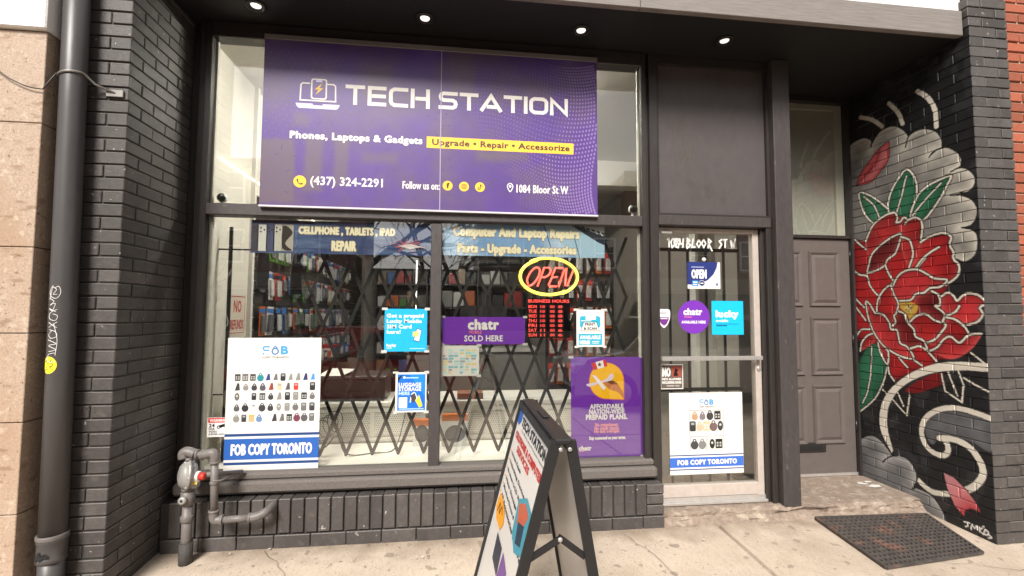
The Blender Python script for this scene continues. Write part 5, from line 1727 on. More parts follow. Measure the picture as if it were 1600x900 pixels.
# ================================================================== STREET OBJECTS
# ------------------------------------------------------------------ drainpipe
dp = thing('drainpipe', 'dark grey drainpipe with white scrawl and yellow sticker on the left pillar', 'pipe')
DPM = mat('dark_grey_pipe', (0.062, 0.058, 0.058), rough=.42, var=.12, scale=12, bump=.1, bscale=60, stretch=(1, 1, .3), col2=(.085, .078, .074), c2scale=7, c2lo=.55, c2hi=.7)
def pc(z):
    return (-1.848 - .0125 * z, 2.465)
R_ = .0515
MB().tube([(*pc(.35), .34), (*pc(1.2), 1.2), (*pc(2.4), 2.4), (*pc(3.7), 3.7)], R_, 28).obj('pipe', DPM, dp)
MB().tube([(*pc(-.05), -.06), (*pc(.27), .29)], .0485, 28).obj('pipe', DPM, dp)
cp = MB().lathe([(.050, .0), (.057, .004), (.057, .020), (.0545, .024), (.0545, .085), (.057, .089), (.0575, .118), (.0525, .122)], (*pc(.27), .245), seg=28).obj('coupling', DPM, dp)
MB().lathe([(.0575, 0), (.0595, .003), (.0595, .018), (.0575, .021)], (*pc(.35), .348), seg=28).obj('ring', PIPE, dp)
CH = mat('broken_hole_dark', (.012, .011, .01), rough=.9, var=0)
q = pc(.23)
def on_pipe(z, a, r=.0522):
    c = pc(z)
    return (c[0] + r * math.sin(a), c[1] - r * math.cos(a), z)
MB().add([on_pipe(z + .05, a, .0595) for z, a in ((.222, -.62), (.252, -.50), (.244, -.36), (.262, -.2), (.24, -.05), (.25, .2), (.238, .45), (.226, .4), (.228, .1), (.214, -.1), (.226, -.3), (.206, -.5))], [tuple(range(12))]).obj('crack', CH, dp)
STRAP = mat('galvanised_strap', (.24, .225, .21), rough=.45, var=.15, metal=.4)
c = pc(2.56)
MB().tube([on_pipe(2.555 + .012 * math.sin(a), a, .0545) for a in np.linspace(-1.5, 1.35, 16)] + [(c[0] + .075, 2.495, 2.535), (c[0] + .155, 2.522, 2.505)], .006, 8).obj('strap', STRAP, dp)
bx('strap_plate', c[0] + .11, 2.517, 2.488, c[0] + .19, 2.526, 2.525, STRAP, dp, .002)
# scrawl running down the pipe
MKW = mat('white_paint_marker', (.70, .68, .65), rough=.6, var=.1, scale=80)
tagp = [[(0.0, 1.63), (.30, 1.645), (.45, 1.60), (.2, 1.555), (-.25, 1.565), (-.42, 1.60), (-.2, 1.64), (.15, 1.62), (-.1, 1.585), (.2, 1.585)],
        [(-.45, 1.555), (.0, 1.53), (-.35, 1.50), (.1, 1.515), (-.1, 1.46), (-.4, 1.475), (.2, 1.45)], [(.25, 1.47), (-.3, 1.44), (-.35, 1.40), (.15, 1.385), (.3, 1.42), (-.05, 1.435)],
        [(-.4, 1.37), (.3, 1.33)], [(.3, 1.375), (-.4, 1.33)], [(-.3, 1.315), (.2, 1.30), (.3, 1.265), (-.1, 1.25), (-.35, 1.275), (-.1, 1.305)],
        [(-.4, 1.24), (.3, 1.21), (-.3, 1.195), (.3, 1.165), (-.3, 1.15)], [(.25, 1.14), (-.25, 1.13), (-.4, 1.095), (-.1, 1.07), (.3, 1.08)], [(-.15, 1.65), (-.4, 1.54)], [(.05, 1.36), (.35, 1.24), (.25, 1.12)]]
gr = MB()
for st_ in tagp:
    p = smooth_path([(a, 1.163 + (z - 1.07) * .616) for a, z in st_], 6)
    gr.tube([on_pipe(z, a, .0522) for a, z in p], .0015, 5)
gr.obj('scrawl', MKW, dp)
cz = 1.150
sv, sf_ = [on_pipe(cz, -.25, .0526)], []
for r_ in (.34, .67, 1.0):
    for k in range(24):
        w = 2 * math.pi * k / 24
        sv.append(on_pipe(cz + .040 * r_ * math.sin(w), -.25 + .66 * r_ * math.cos(w), .0526))
for k in range(24):
    j = (k + 1) % 24
    sf_.append((0, 1 + k, 1 + j))
    for q in range(2):
        sf_.append((1 + q * 24 + k, 25 + q * 24 + k, 25 + q * 24 + j, 1 + q * 24 + j))
stk = MB().add(sv, sf_).obj('sticker', ink(226, 216, 60), dp)
dd = MB()
for k in range(26):
    a, z = -.25 + random.uniform(-.4, .4), cz + random.uniform(-.024, .024)
    dd.tube([on_pipe(z, a, .0529), on_pipe(z + random.uniform(-.01, .01), a + random.uniform(-.15, .15), .0529)], .0011, 4)
dd.obj('sticker_print', ink(110, 100, 30), stk)

# loose cable across the granite
MB().tube([(x_, 2.395, z_) for x_, z_ in smooth_path([(-2.211,2.585),(-2.127,2.514),(-2.077,2.484),(-2.017,2.46),(-1.957,2.452)], 5)] + [(-1.94, 2.44, 2.555), (-1.90, 2.45, 2.56)], .0028, 6).obj('cable', BLACK)
tag(bpy.data.objects['cable'], 'thin black cable sagging across the granite to the drainpipe strap', 'cable')

# ------------------------------------------------------------------ gas regulator and its pipes
gr_ = thing('gas_regulator', 'grey gas regulator with red cap and looping pipe in the corner', 'gas regulator')
GY_ = 2.83
REG = mat('cast_grey_metal', (.33, .32, .30), rough=.45, var=.12, scale=25, metal=.3, bump=.1)
def fit(path, r, name='pipe', m=PIPE, seg=14):
    return MB().tube(path, r, seg).obj(name, m, gr_)
rx0 = -1.462
fit([(rx0, GY_, .0), (rx0, GY_, .34)], .0255, 'riser')
fit([(rx0 + .001, GY_, -.02), (rx0 + .001, GY_, .135)], .034, 'sleeve', mat('tarry_wrap', (.045, .04, .037), rough=.7, var=.4, scale=60, bump=.6))
MB().lathe([(.030, 0), (.033, .004), (.033, .03), (.030, .034)], (rx0, GY_, .245), seg=16).obj('collar', PIPE, gr_)
vl = MB().lathe([(.024, -.040), (.034, -.034), (.036, 0), (.034, .034), (.024, .040)], (rx0, GY_, .372), seg=16).obj('valve', PIPE, gr_)
MB().lathe([(.020, 0), (.021, .022), (.013, .026)], (rx0 - .004, GY_ - .030, .372), (0, -1, .12), 14).obj('valve_cock', REG, vl)
MB().lathe([(.006, 0), (.006, .004)], (rx0 - .004, GY_ - .0562, .376), (0, -1, .12), 10).obj('cock_hole', CH, vl)
fit([(rx0, GY_, .405), (rx0, GY_, .445)], .022, 'nipple')
# regulator body: a flanged drum lying on its side, axis towards the street and a little left
ax = Vector((-.80, -.58, .10)).normalized()
bc_ = Vector((rx0 - .008, GY_, .498))
body_ = MB().lathe([(.03, -.045), (.055, -.040), (.068, -.022), (.072, -.008), (.084, -.006), (.086, .006), (.074, .008), (.068, .022), (.050, .036), (.028, .042)], bc_, ax, 28).obj('regulator_body', REG, gr_)
for k in range(8):
    w = 2 * math.pi * k / 8
    a_ = ax.cross(Vector((0, 0, 1))).normalized()
    b_ = ax.cross(a_)
    p_ = bc_ + (a_ * math.cos(w) + b_ * math.sin(w)) * .079
    MB().lathe([(.006, -.012), (.006, .012)], p_, ax, 6).obj('bolt', REG, body_)
MB().box(rx0 - .024, GY_ - .024, .425, rx0 + .052, GY_ + .024, .462, .008).box(rx0 - .022, GY_ - .022, .535, rx0 + .022, GY_ + .022, .575, .006).obj('casting', REG, body_)
MB().lathe([(.026, 0), (.028, .01), (.028, .052), (.024, .056)], (rx0 + .012, GY_ - .012, .492), (1, -.12, .02), 18).obj('spring_housing', mat('white_label', (.72, .70, .68), rough=.5, var=.05), gr_)
MB().lathe([(.020, 0), (.021, .022), (.015, .030)], (rx0 + .068, GY_ - .019, .493), (1, -.12, .02), 14).obj('red_cap', mat('red_plastic_cap', (.50, .035, .02), rough=.45, var=.1), gr_)
fit([(rx0 - .002, GY_, .57), (rx0 - .002, GY_, .592)], .020, 'nipple')
def elbow(pts_, r):
    return MB().tube(smooth_path(pts_, 5), r, 14).obj('elbow', PIPE, gr_)
zt = .610
elbow([(rx0 - .030, GY_, zt - .022), (rx0 - .032, GY_, zt + .004), (rx0 - .012, GY_, zt + .014), (rx0 + .028, GY_, zt - .001)], .027)
fit([(rx0 + .02, GY_, zt - .002), (-1.372, GY_ - .01, zt - .003)], .0185)
elbow([(-1.392, GY_ - .01, zt - .003), (-1.362, GY_ - .012, zt + .001), (-1.338, GY_ - .012, zt + .006), (-1.326, GY_ - .012, zt - .012), (-1.325, GY_ - .012, zt - .04)], .0245)
fit([(-1.325, GY_ - .012, zt - .03), (-1.318, GY_ - .012, .275)], .0195)
MB().lathe([(.022, 0), (.0235, .004), (.0235, .014), (.022, .018)], (-1.322, GY_ - .012, .445), seg=14).obj('clip', PIPE, gr_)
MB().tube([(-1.345, GY_, .475), (-1.315, GY_ - .035, .470), (-1.29, GY_ - .01, .462), (-1.27, 2.98, .45)], .006, 8).obj('clip_wire', PIPE, gr_)
elbow([(-1.318, GY_ - .012, .292), (-1.317, GY_ - .012, .262), (-1.306, GY_ - .012, .250), (-1.275, GY_ - .010, .248)], .0245)
fit([(-1.285, GY_ - .01, .248), (-1.115, GY_, .250)], .0185)
elbow([(-1.135, GY_, .250), (-1.095, GY_ + .004, .254), (-1.060, GY_ + .02, .268), (-1.052, GY_ + .06, .270), (-1.052, GY_ + .115, .270)], .0235)
for (p_, a_, r_) in (((rx0 + .034, GY_ - .002, zt - .002), (1, 0, 0), .0265), ((-1.398, GY_ - .01, zt - .003), (1, 0, 0), .0265), ((-1.3245, GY_ - .012, zt - .052), (0, 0, 1), .0265), ((-1.3185, GY_ - .012, .292), (0, 0, 1), .0265), ((-1.282, GY_ - .01, .248), (1, 0, 0), .0265), ((-1.140, GY_, .250), (1, 0, 0), .0255), ((rx0, GY_, .335), (0, 0, 1), .031), ((rx0, GY_, .412), (0, 0, 1), .030)):
    MB().lathe([(r_ * .9, 0), (r_ * 1.06, .002), (r_ * 1.06, .012), (r_ * .9, .014)], p_, a_, 8 if r_ > .03 else 14).obj('collar', PIPE, gr_)
bx('meter_tag', rx0 + .030, GY_ - .036, .455, rx0 + .062, GY_ - .034, .480, ink(214, 190, 90), gr_)
MB().tube([(rx0 + .09, GY_ - .01, .497), (-1.25, 2.99, .452)], .014, 10).obj('vent_tube', PIPE, gr_)

# ------------------------------------------------------------------ folding pavement sign
af = thing('a_frame_sign', 'black framed folding pavement sign with white printed panels', 'pavement sign')
AFM = mat('black_plastic_frame', (.014, .013, .013), rough=.5, var=.15, scale=30)
AFP = mat('white_sign_panel', (.70, .68, .65), rough=.35, var=.03, scale=6)
YN, YFAR, ZT = 1.33, 1.98, 1.03
def side(sgn, xt, slope):
    """one leaf: stiles, rails and panel; V runs up the slope"""
    V_ = Vector((-sgn * slope, 0, 1)).normalized()
    N_ = Vector((sgn * 1.0, 0, slope)).normalized()
    top_ = Vector((xt, 0, ZT))
    L = (ZT - walk_z(1.65)) / V_.z
    for yy, nm in ((YN, 'stile'), (YFAR, 'stile')):
        c0 = top_ + Vector((0, yy + (.007 if yy == YN else -.007), 0))
        MB().bar(c0, c0 - V_ * L, .014, .030, N_).obj(nm, AFM, af)
    for a in (.02, L - .10):
        c0 = top_ - V_ * a
        MB().bar(c0 + Vector((0, YN + .014, 0)), c0 + Vector((0, YFAR - .014, 0)), .022, .026, N_).obj('rail', AFM, af)
    c0 = top_ - V_ * .03
    MB().bar(c0 + Vector((0, (YN + YFAR) / 2, 0)), c0 + Vector((0, (YN + YFAR) / 2, 0)) - V_ * (L - .13), YFAR - YN - .026, .008, N_).obj('panel', AFP, af)
    return V_, N_, top_, L
Vl, Nl, Tl, Ll = side(-1, .292, .268)
Vr, Nr, Tr, Lr = side(1, .335, .170)
MB().box(.288, YN - .003, ZT - .010, .337, YFAR + .003, ZT + .006, .004).box(.304, 1.60, ZT + .006, .326, 1.72, ZT + .014, .004).obj('hinge_cap', AFM, af)
for yy in (YN - .004,):
    for xx in (.303, .330):
        MB().lathe([(.006, 0), (.0065, .002), (.004, .004)], (xx, yy, ZT - .022), (0, -1, 0), 10).obj('rivet', ALU_BRIGHT, af)
def at_l(d): return Tl - Vl * d
def at_r(d): return Tr - Vr * d
for yy in (YN + .012, YFAR - .012):
    for d1, zz in ((.34, 0),):
        a_, b_ = at_l(d1), at_r(d1)
        m_ = Vector(((a_.x + b_.x) / 2 + .006, 0, a_.z + .050))
        A_, B_, M_ = Vector((a_.x + .012, yy, a_.z)), Vector((b_.x - .012, yy, b_.z)), Vector((m_.x, yy, m_.z))
        MB().bar(A_, M_, .018, .006, (0, 1, 0)).obj('brace', AFM, af)
        MB().bar(M_ + Vector((-.004, .007, .004)), B_ + Vector((0, .007, 0)), .018, .006, (0, 1, 0)).obj('brace', AFM, af)
        MB().lathe([(.007, 0), (.0075, .003), (.004, .005)], M_ + Vector((0, -.003, 0)), (0, -1, 0), 10).obj('rivet', ALU_BRIGHT, af)
# print on the leaf that faces left: u from far to near, v up the slope
SA = Sheet(af, tuple(Tl + Nl * .0055), (0, -1, 0), tuple(Vl), tuple(Nl))
u0, u1 = -YFAR + .018, -YN - .018
PW = u1 - u0
def U(a): return u0 + a * PW
SA.V = SA.V * .56
SA.O = SA.O - np.array(Vl) * .018
SA.part('corner_shape').poly([(U(0), -.035), (U(0), -.12), (U(.07), -.135), (U(.14), -.09), (U(.12), -.035)], ink(40, 92, 176), 1)
SA.part('lettering').text('TECH STATION', U(.16), -.115, U(.97), -.050, ink(34, 36, 44), 1, bold=.05)
SA.text('Your Mobile, Laptop & Computer Experts', U(.20), -.146, U(.95), -.128, ink(70, 72, 80), 1)
RD = ink(196, 44, 40)
SA.text('CELLPHONE & COMPUTER', U(.06), -.222, U(.97), -.172, RD, 1, bold=.05)
SA.text('SERVICES', U(.22), -.282, U(.68), -.236, RD, 1, bold=.05)
yb = -.318
for s_, w_ in (('Screen Repair', .40), ('Unlocking Devices', .66), ('Broken LCD Repair', .70), ('Water Damage Repair', .76), ('Motherboard Repair', .80), ('All Accessories & More', .86)):
    SA.text(s_, U(.10), yb - .030, U(.10 + w_), yb, ink(44, 46, 54), 1, bold=.03)
    SA.part('bullet').circ(U(.05), yb - .016, .009, ink(226, 160, 40), 1, n=8)
    SA.part('lettering')
    yb -= .058
SA.part('phone_print').poly([(U(.62), -.44), (U(.80), -.36), (U(.97), -.38), (U(.96), -.60), (U(.80), -.66), (U(.66), -.62)], ink(70, 150, 170), 2)
SA.poly([(U(.66), -.45), (U(.80), -.39), (U(.92), -.41), (U(.86), -.50), (U(.72), -.54)], ink(190, 96, 70), 3)
SA.poly([(U(.74), -.52), (U(.88), -.48), (U(.90), -.58), (U(.78), -.62)], ink(40, 60, 80), 4)
SA.part('orange_badge').poly([(U(.06), -.64), (U(.14), -.62), (U(.34), -.64), (U(.40), -.70), (U(.34), -.77), (U(.14), -.78), (U(.04), -.74)], ink(240, 160, 36), 3)
SA.line(smooth_path([(U(.12), -.74), (U(.16), -.67), (U(.20), -.72), (U(.24), -.66), (U(.30), -.69)], 4), .012, ink(70, 50, 20), 4)
SA.part('devices_print').poly([(U(.30), -.80), (U(.52), -.79), (U(.55), -.94), (U(.33), -.95)], ink(56, 58, 70), 2)
SA.poly([(U(.58), -.78), (U(.76), -.80), (U(.72), -.95), (U(.56), -.94)], ink(120, 80, 150), 2)
SA.poly([(U(.80), -.80), (U(.92), -.82), (U(.90), -.95), (U(.78), -.95)], ink(50, 52, 60), 2)
SA.flush()

# ------------------------------------------------------------------ rubber mat with rows of holes
mt = thing('rubber_mat', 'worn black rubber ring mat lying before the doorstep', 'mat')
RUB = mat('worn_black_rubber', (.058, .049, .043), rough=.85, var=.45, scale=20, bump=.4, col2=(.15, .075, .055), c2scale=6, c2lo=.56, c2hi=.68)
p00, p10, p11, p01 = [Vector((x_, y_, 0)) for x_, y_ in ((2.414,2.924),(3.215,2.895),(3.072,2.441),(2.369,2.367))]
NU, NV = 22, 14
mb = MB()
def mp_(a, b):
    q = (p00 * (1 - a) + p10 * a) * (1 - b) + (p01 * (1 - a) + p11 * a) * b
    return q.x, q.y
hz = .011
def zt_(y): return walk_z(y) + .004
for i in range(NU):
    for j in range(NV):
        ring_o, ring_i, ring_b = [], [], []
        cells = [((i + dx) / NU, (j + dy) / NV) for dx, dy in ((0, 0), (.5, 0), (1, 0), (1, .5), (1, 1), (.5, 1), (0, 1), (0, .5))]
        cen = ((i + .5) / NU, (j + .5) / NV)
        k0 = len(mb.v)
        for c_ in cells:
            x_, y_ = mp_(*c_)
            mb.v.append((x_, y_, zt_(y_) + hz))
        for kk in range(8):
            w = math.radians(-135 + 45 * kk)
            x_, y_ = mp_(cen[0] +   .37 / NU * math.cos(w), cen[1] +   .37 / NV * math.sin(w))
            mb.v.append((x_, y_, zt_(y_) + hz - .001))
        for kk in range(8):
            x_, y_, z_ = mb.v[k0 + 8 + kk]
            mb.v.append((x_, y_, z_ - hz))
        for kk in range(8):
            mb.f.append((k0 + kk, k0 + (kk + 1) % 8, k0 + 8 + (kk + 1) % 8, k0 + 8 + kk))
            mb.f.append((k0 + 8 + kk, k0 + 8 + (kk + 1) % 8, k0 + 16 + (kk + 1) % 8, k0 + 16 + kk))
            mb.s += [False, False]
mo = mb.obj('ring_grid', RUB, mt)
rim = MB()
cs = [mp_(0, 0), mp_(1, 0), mp_(1, 1), mp_(0, 1)]
for k in range(4):
    a_, b_ = cs[k], cs[(k + 1) % 4]
    rim.bar((a_[0], a_[1], zt_(a_[1]) + .005), (b_[0], b_[1], zt_(b_[1]) + .005), .016, .013, (0, 0, 1))
rim.obj('rim', RUB, mt)

# litter: crumbs of leaf, paint flakes
lt = MB()
for k in range(240):
    r = random.random()
    if r < .45:
        x_, y_ = random.uniform(1.4, 3.25), random.uniform(3.02, 3.46)
        z_ = .105
    elif r < .75:
        x_, y_ = random.uniform(-1.6, 1.3), random.triangular(2.45, 2.93, 2.92)
        z_ = walk_z(y_) + .001
    else:
        x_, y_ = random.uniform(-1.4, 3.2), random.uniform(1.9, 2.92)
        z_ = walk_z(y_) + .001
    s_ = random.uniform(.003, .010)
    a_ = random.uniform(0, 6.28)
    lt.add([(x_ + s_ * math.cos(a_ + w) * (1 if i % 2 else .5), y_ + s_ * math.sin(a_ + w), z_ + random.uniform(.0005, .004)) for i, w in enumerate((0, 1.3, 2.6, 4.2))], [(0, 1, 2, 3)])
o = lt.obj('litter', mat('litter_flakes', (.33, .26, .19), rough=.9, var=.5, scale=9, col2=(.62, .58, .52), c2scale=5, c2lo=.5, c2hi=.56))
o['kind'] = 'stuff'
o['label'] = 'scattered leaf crumbs and paint flakes on the pavement'
pf = MB()
for (x_, y_, s_) in ((3.12, 3.30, .05), (3.18, 3.24, .07), (3.20, 3.33, .04)):
    pf.add([(x_ + s_ * random.uniform(.5, 1) * math.cos(w), y_ + .5 * s_ * random.uniform(.6, 1) * math.sin(w), .107 + random.uniform(0, .003)) for w in np.linspace(0, 5.6, 8)], [tuple(range(8))])
o = pf.obj('paint_flakes', mat('white_flake', (.62, .60, .56), rough=.8, var=.15, scale=50))
o['kind'] = 'stuff'
o['label'] = 'white paint flakes on the step below the mural'

# ================================================================== INSIDE THE SHOP
WALLP = mat('interior_warm_white', (.70, .665, .585), rough=.75, var=.05, scale=4)
IX0, IX1, IY1, IZ1 = -1.56, 2.34, 8.2, 3.14
struct(bx('interior_floor', -1.7, 3.15, .04, IX1, IY1, .10, mat('vinyl_floor', (.20, .165, .135), rough=.5, var=.15, scale=6)))
struct(bx('interior_wall_left', IX0 - .08, 3.12, .10, IX0, IY1, IZ1 + .1, WALLP))
struct(bx('interior_wall_back', IX0 - .08, IY1, .10, IX1 + .02, IY1 + .08, IZ1 + .1, mat('back_wall_paint', (.34, .31, .28), rough=.8, var=.06)))
struct(bx('interior_wall_right', IX1, 3.62, .10, IX1 + .02, IY1, IZ1 + .1, mat('grey_partition_paint', (.36, .335, .30), rough=.8, var=.05)))
struct(bx('interior_ceiling', IX0 - .08, 3.12, IZ1, IX1 + .02, IY1, IZ1 + .06, mat('ceiling_paint', (.66, .63, .56), rough=.85, var=.04)))
struct(bx('interior_ceiling_beam', IX0, 5.0, IZ1 - .28, IX1, 5.2, IZ1, WALLP))
# corner trim where the goods wall begins
struct(bx('wall_trim', IX0, 3.70, .44, IX0 + .03, 3.735, IZ1, mat('white_trim', (.76, .74, .68), rough=.5, var=.04)))
# window stage
struct(bx('window_platform', IX0, 3.13, .10, 1.30, 3.62, .432, mat('platform_white', (.78, .75, .69), rough=.5, var=.08, scale=8)))

FILL_LED = mat('added_fill_tube', (1.0, .97, .90), rough=.4, var=0, emit=85.0)  # emission of the tube added to light the window platform
LEDD = mat('dim_led_tube', (1.0, .95, .85), rough=.4, var=0, emit=1.6)
def led(p0, p1, label, r=.011, m=None):
    o = MB().tube([p0, p1], r, 8).obj('led_tube', m or FILL_LED)
    tag(o, label, 'light')
led((IX0 + .02, 3.18, 2.41), (IX0 + .02, 5.4, 2.40), 'slim lit tube running back along the left shop wall', .0055, LEDD)
led((-.55, 6.6, 2.15), (-.55, 6.6, 1.3), 'upright lit tube at the back behind the left window', .007, LEDD)
for k, y in enumerate((3.55, 4.9, 6.6)):  # tubes out of view, added to brighten the shop interior
    led((-.95, y, IZ1 - .05), (.75, y, IZ1 - .05), ('added unseen ceiling tube nearest the window', 'added unseen ceiling tube midway into the shop', 'added unseen ceiling tube at the back of the shop')[k], .024 if k == 0 else .014, FILL_LED if k == 0 else LEDD)

px_ = (2.168,1.642)
struct(bx('interior_partition', px_[0], 3.95, .10, IX1, 4.02, IZ1, mat('pale_grey_partition', (.50, .47, .42), rough=.8, var=.05, scale=3)))
struct(bx('partition_trim', px_[0] - .03, 3.93, .10, px_[0], 4.03, IZ1, mat('white_trim', (.76, .74, .68))))
# webcams on the transom ledge
for nm, (x_, z_), lb in (('security_camera', (-1.484,2.128), 'small round black camera on the ledge at the left of the upper window'), ('security_camera', (1.234,2.142), 'small round black camera on the ledge at the right of the upper window')):
    o = thing(nm, lb, 'camera', 'ledge cameras')
    MB().lathe([(.010, -.026), (.024, -.020), (.030, 0), (.026, .016), (.014, .024)], (x_, 3.12, z_), (0, -1, 0), 18).obj('body', mat('white_plastic', (.7, .69, .66), rough=.4, var=.03), o)
    MB().lathe([(.026, .010), (.0275, .018), (.020, .026), (.008, .029)], (x_, 3.12, z_), (0, -1, 0), 18).obj('lens', mat('dark_lens', (.012, .018, .015), rough=.15, var=0), o)
    MB().tube([(x_, 3.12, z_ - .024), (x_, 3.12, 2.078)], .008, 8).obj('stand', mat('white_plastic', (.7, .69, .66)), o)

# ------------------------------------------------------------------ scissor gate behind the glass
sg = thing('scissor_gate', 'dark steel folding lattice gate drawn behind the shop windows', 'gate')
SGM = mat('dark_gate_steel', (.016, .014, .013), rough=.45, var=.2, scale=20)
YG = 3.24
bz, dx_, dz_ = .462, .0845, .2135         # bottom pivots, half pitch, rise to the next crossing
ztop = 2.02
steps = int((ztop - bz) / dz_)
gx0 = -1.05
for i in range(-7, 27):
    for sgn, yy in ((1, YG), (-1, YG + .016)):
        xb = gx0 + i * 2 * dx_
        lo, hi = 0.0, steps
        pts_ = []
        # keep the bar inside the gate's length
        n0 = 0
        n1 = steps
        xa, xe = xb, xb + sgn * steps * dx_
        if sgn > 0:
            n0 = max(0, math.ceil((gx0 - xb) / dx_))
            n1 = min(steps, math.floor((1.245 - xb) / dx_))
        else:
            n0 = max(0, math.ceil((xb - 1.245) / dx_))
            n1 = min(steps, math.floor((xb - gx0) / dx_))
        if n1 - n0 < 1:
            continue
        MB().bar((xb + sgn * n0 * dx_, yy, bz + n0 * dz_), (xb + sgn * n1 * dx_, yy, bz + n1 * dz_), .0220, .005, (0, 1, 0)).obj('bar', SGM, sg)
rv = bpy.data.meshes.new('rivet')
_rv = MB().lathe([(.009, -.004), (.0095, 0), (.006, .004)], (0, 0, 0), (0, -1, 0), 8).mesh('rivet')
_rv.materials.append(SGM)
for r_ in range(steps + 1):
    for i in range(0, 14):
        x_ = gx0 + (2 * i + (r_ % 2)) * dx_
        if x_ <= 1.245:
            o = new_obj('rivet', _rv, None, sg)
            o.location = (x_, YG - .003, bz + r_ * dz_)
px_, pz_ = (-1.486,1.967)
MB().box(px_ - .009, 3.252, .44, px_ + .009, 3.270, pz_).obj('post', SGM, sg)
rl0, rl1 = (-1.619,1.818), (-1.34,1.824)
MB().box(rl0[0], 3.256, rl0[1] - .005, rl1[0] + .06, 3.266, rl0[1] + .005).box(rl0[0] - .006, 3.25, rl0[1] - .028, rl0[0], 3.272, rl0[1] + .028).obj('rail', SGM, sg)
rl0 = (-1.617,0.866)
MB().box(rl0[0], 3.256, rl0[1] - .004, rl1[0], 3.266, rl0[1] + .004).box(rl0[0] - .006, 3.25, rl0[1] - .026, rl0[0], 3.272, rl0[1] + .026).obj('rail', SGM, sg)

# ------------------------------------------------------------------ steel bars inside the shop door
db = thing('door_grille', 'upright dark steel bars behind the shop door glass', 'grille')
for x_ in (1.54, 1.68, 1.82, 1.96):
    bx('bar', x_ - .007, 3.19, .16, x_ + .007, 3.204, 1.93, SGM, db)
for z_ in (.86, 1.875):
    bx('rail', 1.44, 3.205, z_ - .012, 2.09, 3.219, z_ + .012, SGM, db)

# ------------------------------------------------------------------ display counters with pierced fronts
PERF = mat('pierced_panel_white', (.66, .625, .56), rough=.6, var=.05)
HOLE = mat('pierced_holes', (.20, .18, .155), rough=.9, var=.1)
def counter(x0, x1, y, label):
    o = thing('display_counter', label, 'counter', 'white display counters in the window')
    CT = mat('counter_white', (.70, .665, .60), rough=.45, var=.06, scale=9)
    MB().box(x0, y, .434, x1, y + .42, .470).box(x0, y + .004, .655, x1, y + .42, .70).box(x0 - .015, y - .02, .70, x1 + .015, y + .44, .735, .005).box(x0, y + .02, .470, x1, y + .42, .655).obj('carcass', CT, o)
    n = max(1, round((x1 - x0) / .36))
    w_ = (x1 - x0) / n
    for k in range(n):
        a, b = x0 + k * w_ + .02, x0 + (k + 1) * w_ - .02
        pnl = bx('pierced_panel', a, y + .006, .482, b, y + .019, .648, PERF, o)
        S_ = Sheet(pnl, (0, y + .006, 0))
        S_.part('holes')
        m_ = int((b - a) / .0165)
        for i in range(m_):
            for j in range(10):
                S_.circ(a + .010 + (i + .5 * (j % 2)) * .0165, .491 + j * .0163, .0048, HOLE, 1, n=5)
        S_.flush()
        for c_ in pnl.children:
            c_['kind'] = 'stuff'
    for k in range(n + 1):
        bx('stile', x0 + k * w_ - .018 + (.018 if k == 0 else 0) - (.018 if k == n else 0), y, .471, x0 + k * w_ + .018 + (.018 if k == 0 else 0) - (.018 if k == n else 0), y + .02, .654, CT, o)
counter(-1.40, -.22, 3.64, 'white counter with pierced panels behind the left window')
counter(-.12, .98, 3.64, 'white counter with pierced panels behind the right window')

# things on and by the counters
pr = thing('printer', 'black flat printer on the white counter in the left window', 'printer')
MB().box(-1.05, 3.66, .737, -.53, 4.02, .90, .012).obj('body', mat('black_plastic', (.022, .021, .020), rough=.35, var=.1), pr)
MB().box(-1.06, 3.65, .90, -.52, 4.03, .925, .006).obj('lid', mat('dark_grey_plastic', (.045, .043, .041), rough=.35, var=.1), pr)
bx('paper_tray', -.98, 3.645, .775, -.60, 3.66, .80, BLACK, pr)
MB().add([(-1.02, 3.66, .928), (-.84, 3.64, .93), (-.78, 3.82, .96), (-.98, 3.86, .965)], [(0, 1, 2, 3)]).obj('paper_stack', PAPER)
tag(bpy.data.objects['paper_stack'], 'loose white paper lying on the black printer', 'paper')
wp = MB()
for k in range(5):
    x_ = .20 + k * .11
    wp.box(x_, 3.66 + random.uniform(0, .03), .736 + k * .0006, x_ + .16, 3.86, .7365 + k * .0006 + .002)
wp.obj('paper_stack', PAPER)
tag(bpy.data.objects['paper_stack.001'], 'scattered papers on the white counter in the right window', 'paper')
rbx = MB().box(.02, 3.655, .737, .22, 3.80, .785, .004).obj('parcel', mat('brown_print', (.22, .09, .05), rough=.5, var=.3, scale=20))
tag(rbx, 'small brown and orange box on the counter at the right window mullion', 'box')
for nm, x0_, x1_, y_, z1_, lb in (('product_box', -.30, -.17, 3.50, .62, 'slim white box with orange top standing in the corner of the left window'), ('product_box', -.09, .10, 3.47, .66, 'white headphone box with orange top on the platform of the right window')):
    o = thing(nm, lb, 'box', 'product boxes on the platform')
    bx('carton', x0_, y_, .433, x1_, y_ + .06, z1_ - .045, mat('carton_white', (.68, .66, .63), rough=.4, var=.05), o)
    bx('orange_band', x0_, y_, z1_ - .045, x1_, y_ + .06, z1_, mat('carton_orange', (.62, .16, .03), rough=.4, var=.08), o)
    S_ = Sheet(o, (0, y_, 0))
    S_.part('picture').circ((x0_ + x1_) / 2, .52, min(.075, (x1_ - x0_) * .4), ink(64, 64, 74), 1, rz=.06)
    S_.line([((x0_ + x1_) / 2 + .06 * math.cos(a) * (x1_ - x0_) / .19, .525 + .055 * math.sin(a)) for a in np.linspace(-.3, 3.5, 14)], .010, ink(30, 30, 36), 2)
    S_.flush()
wire = MB()
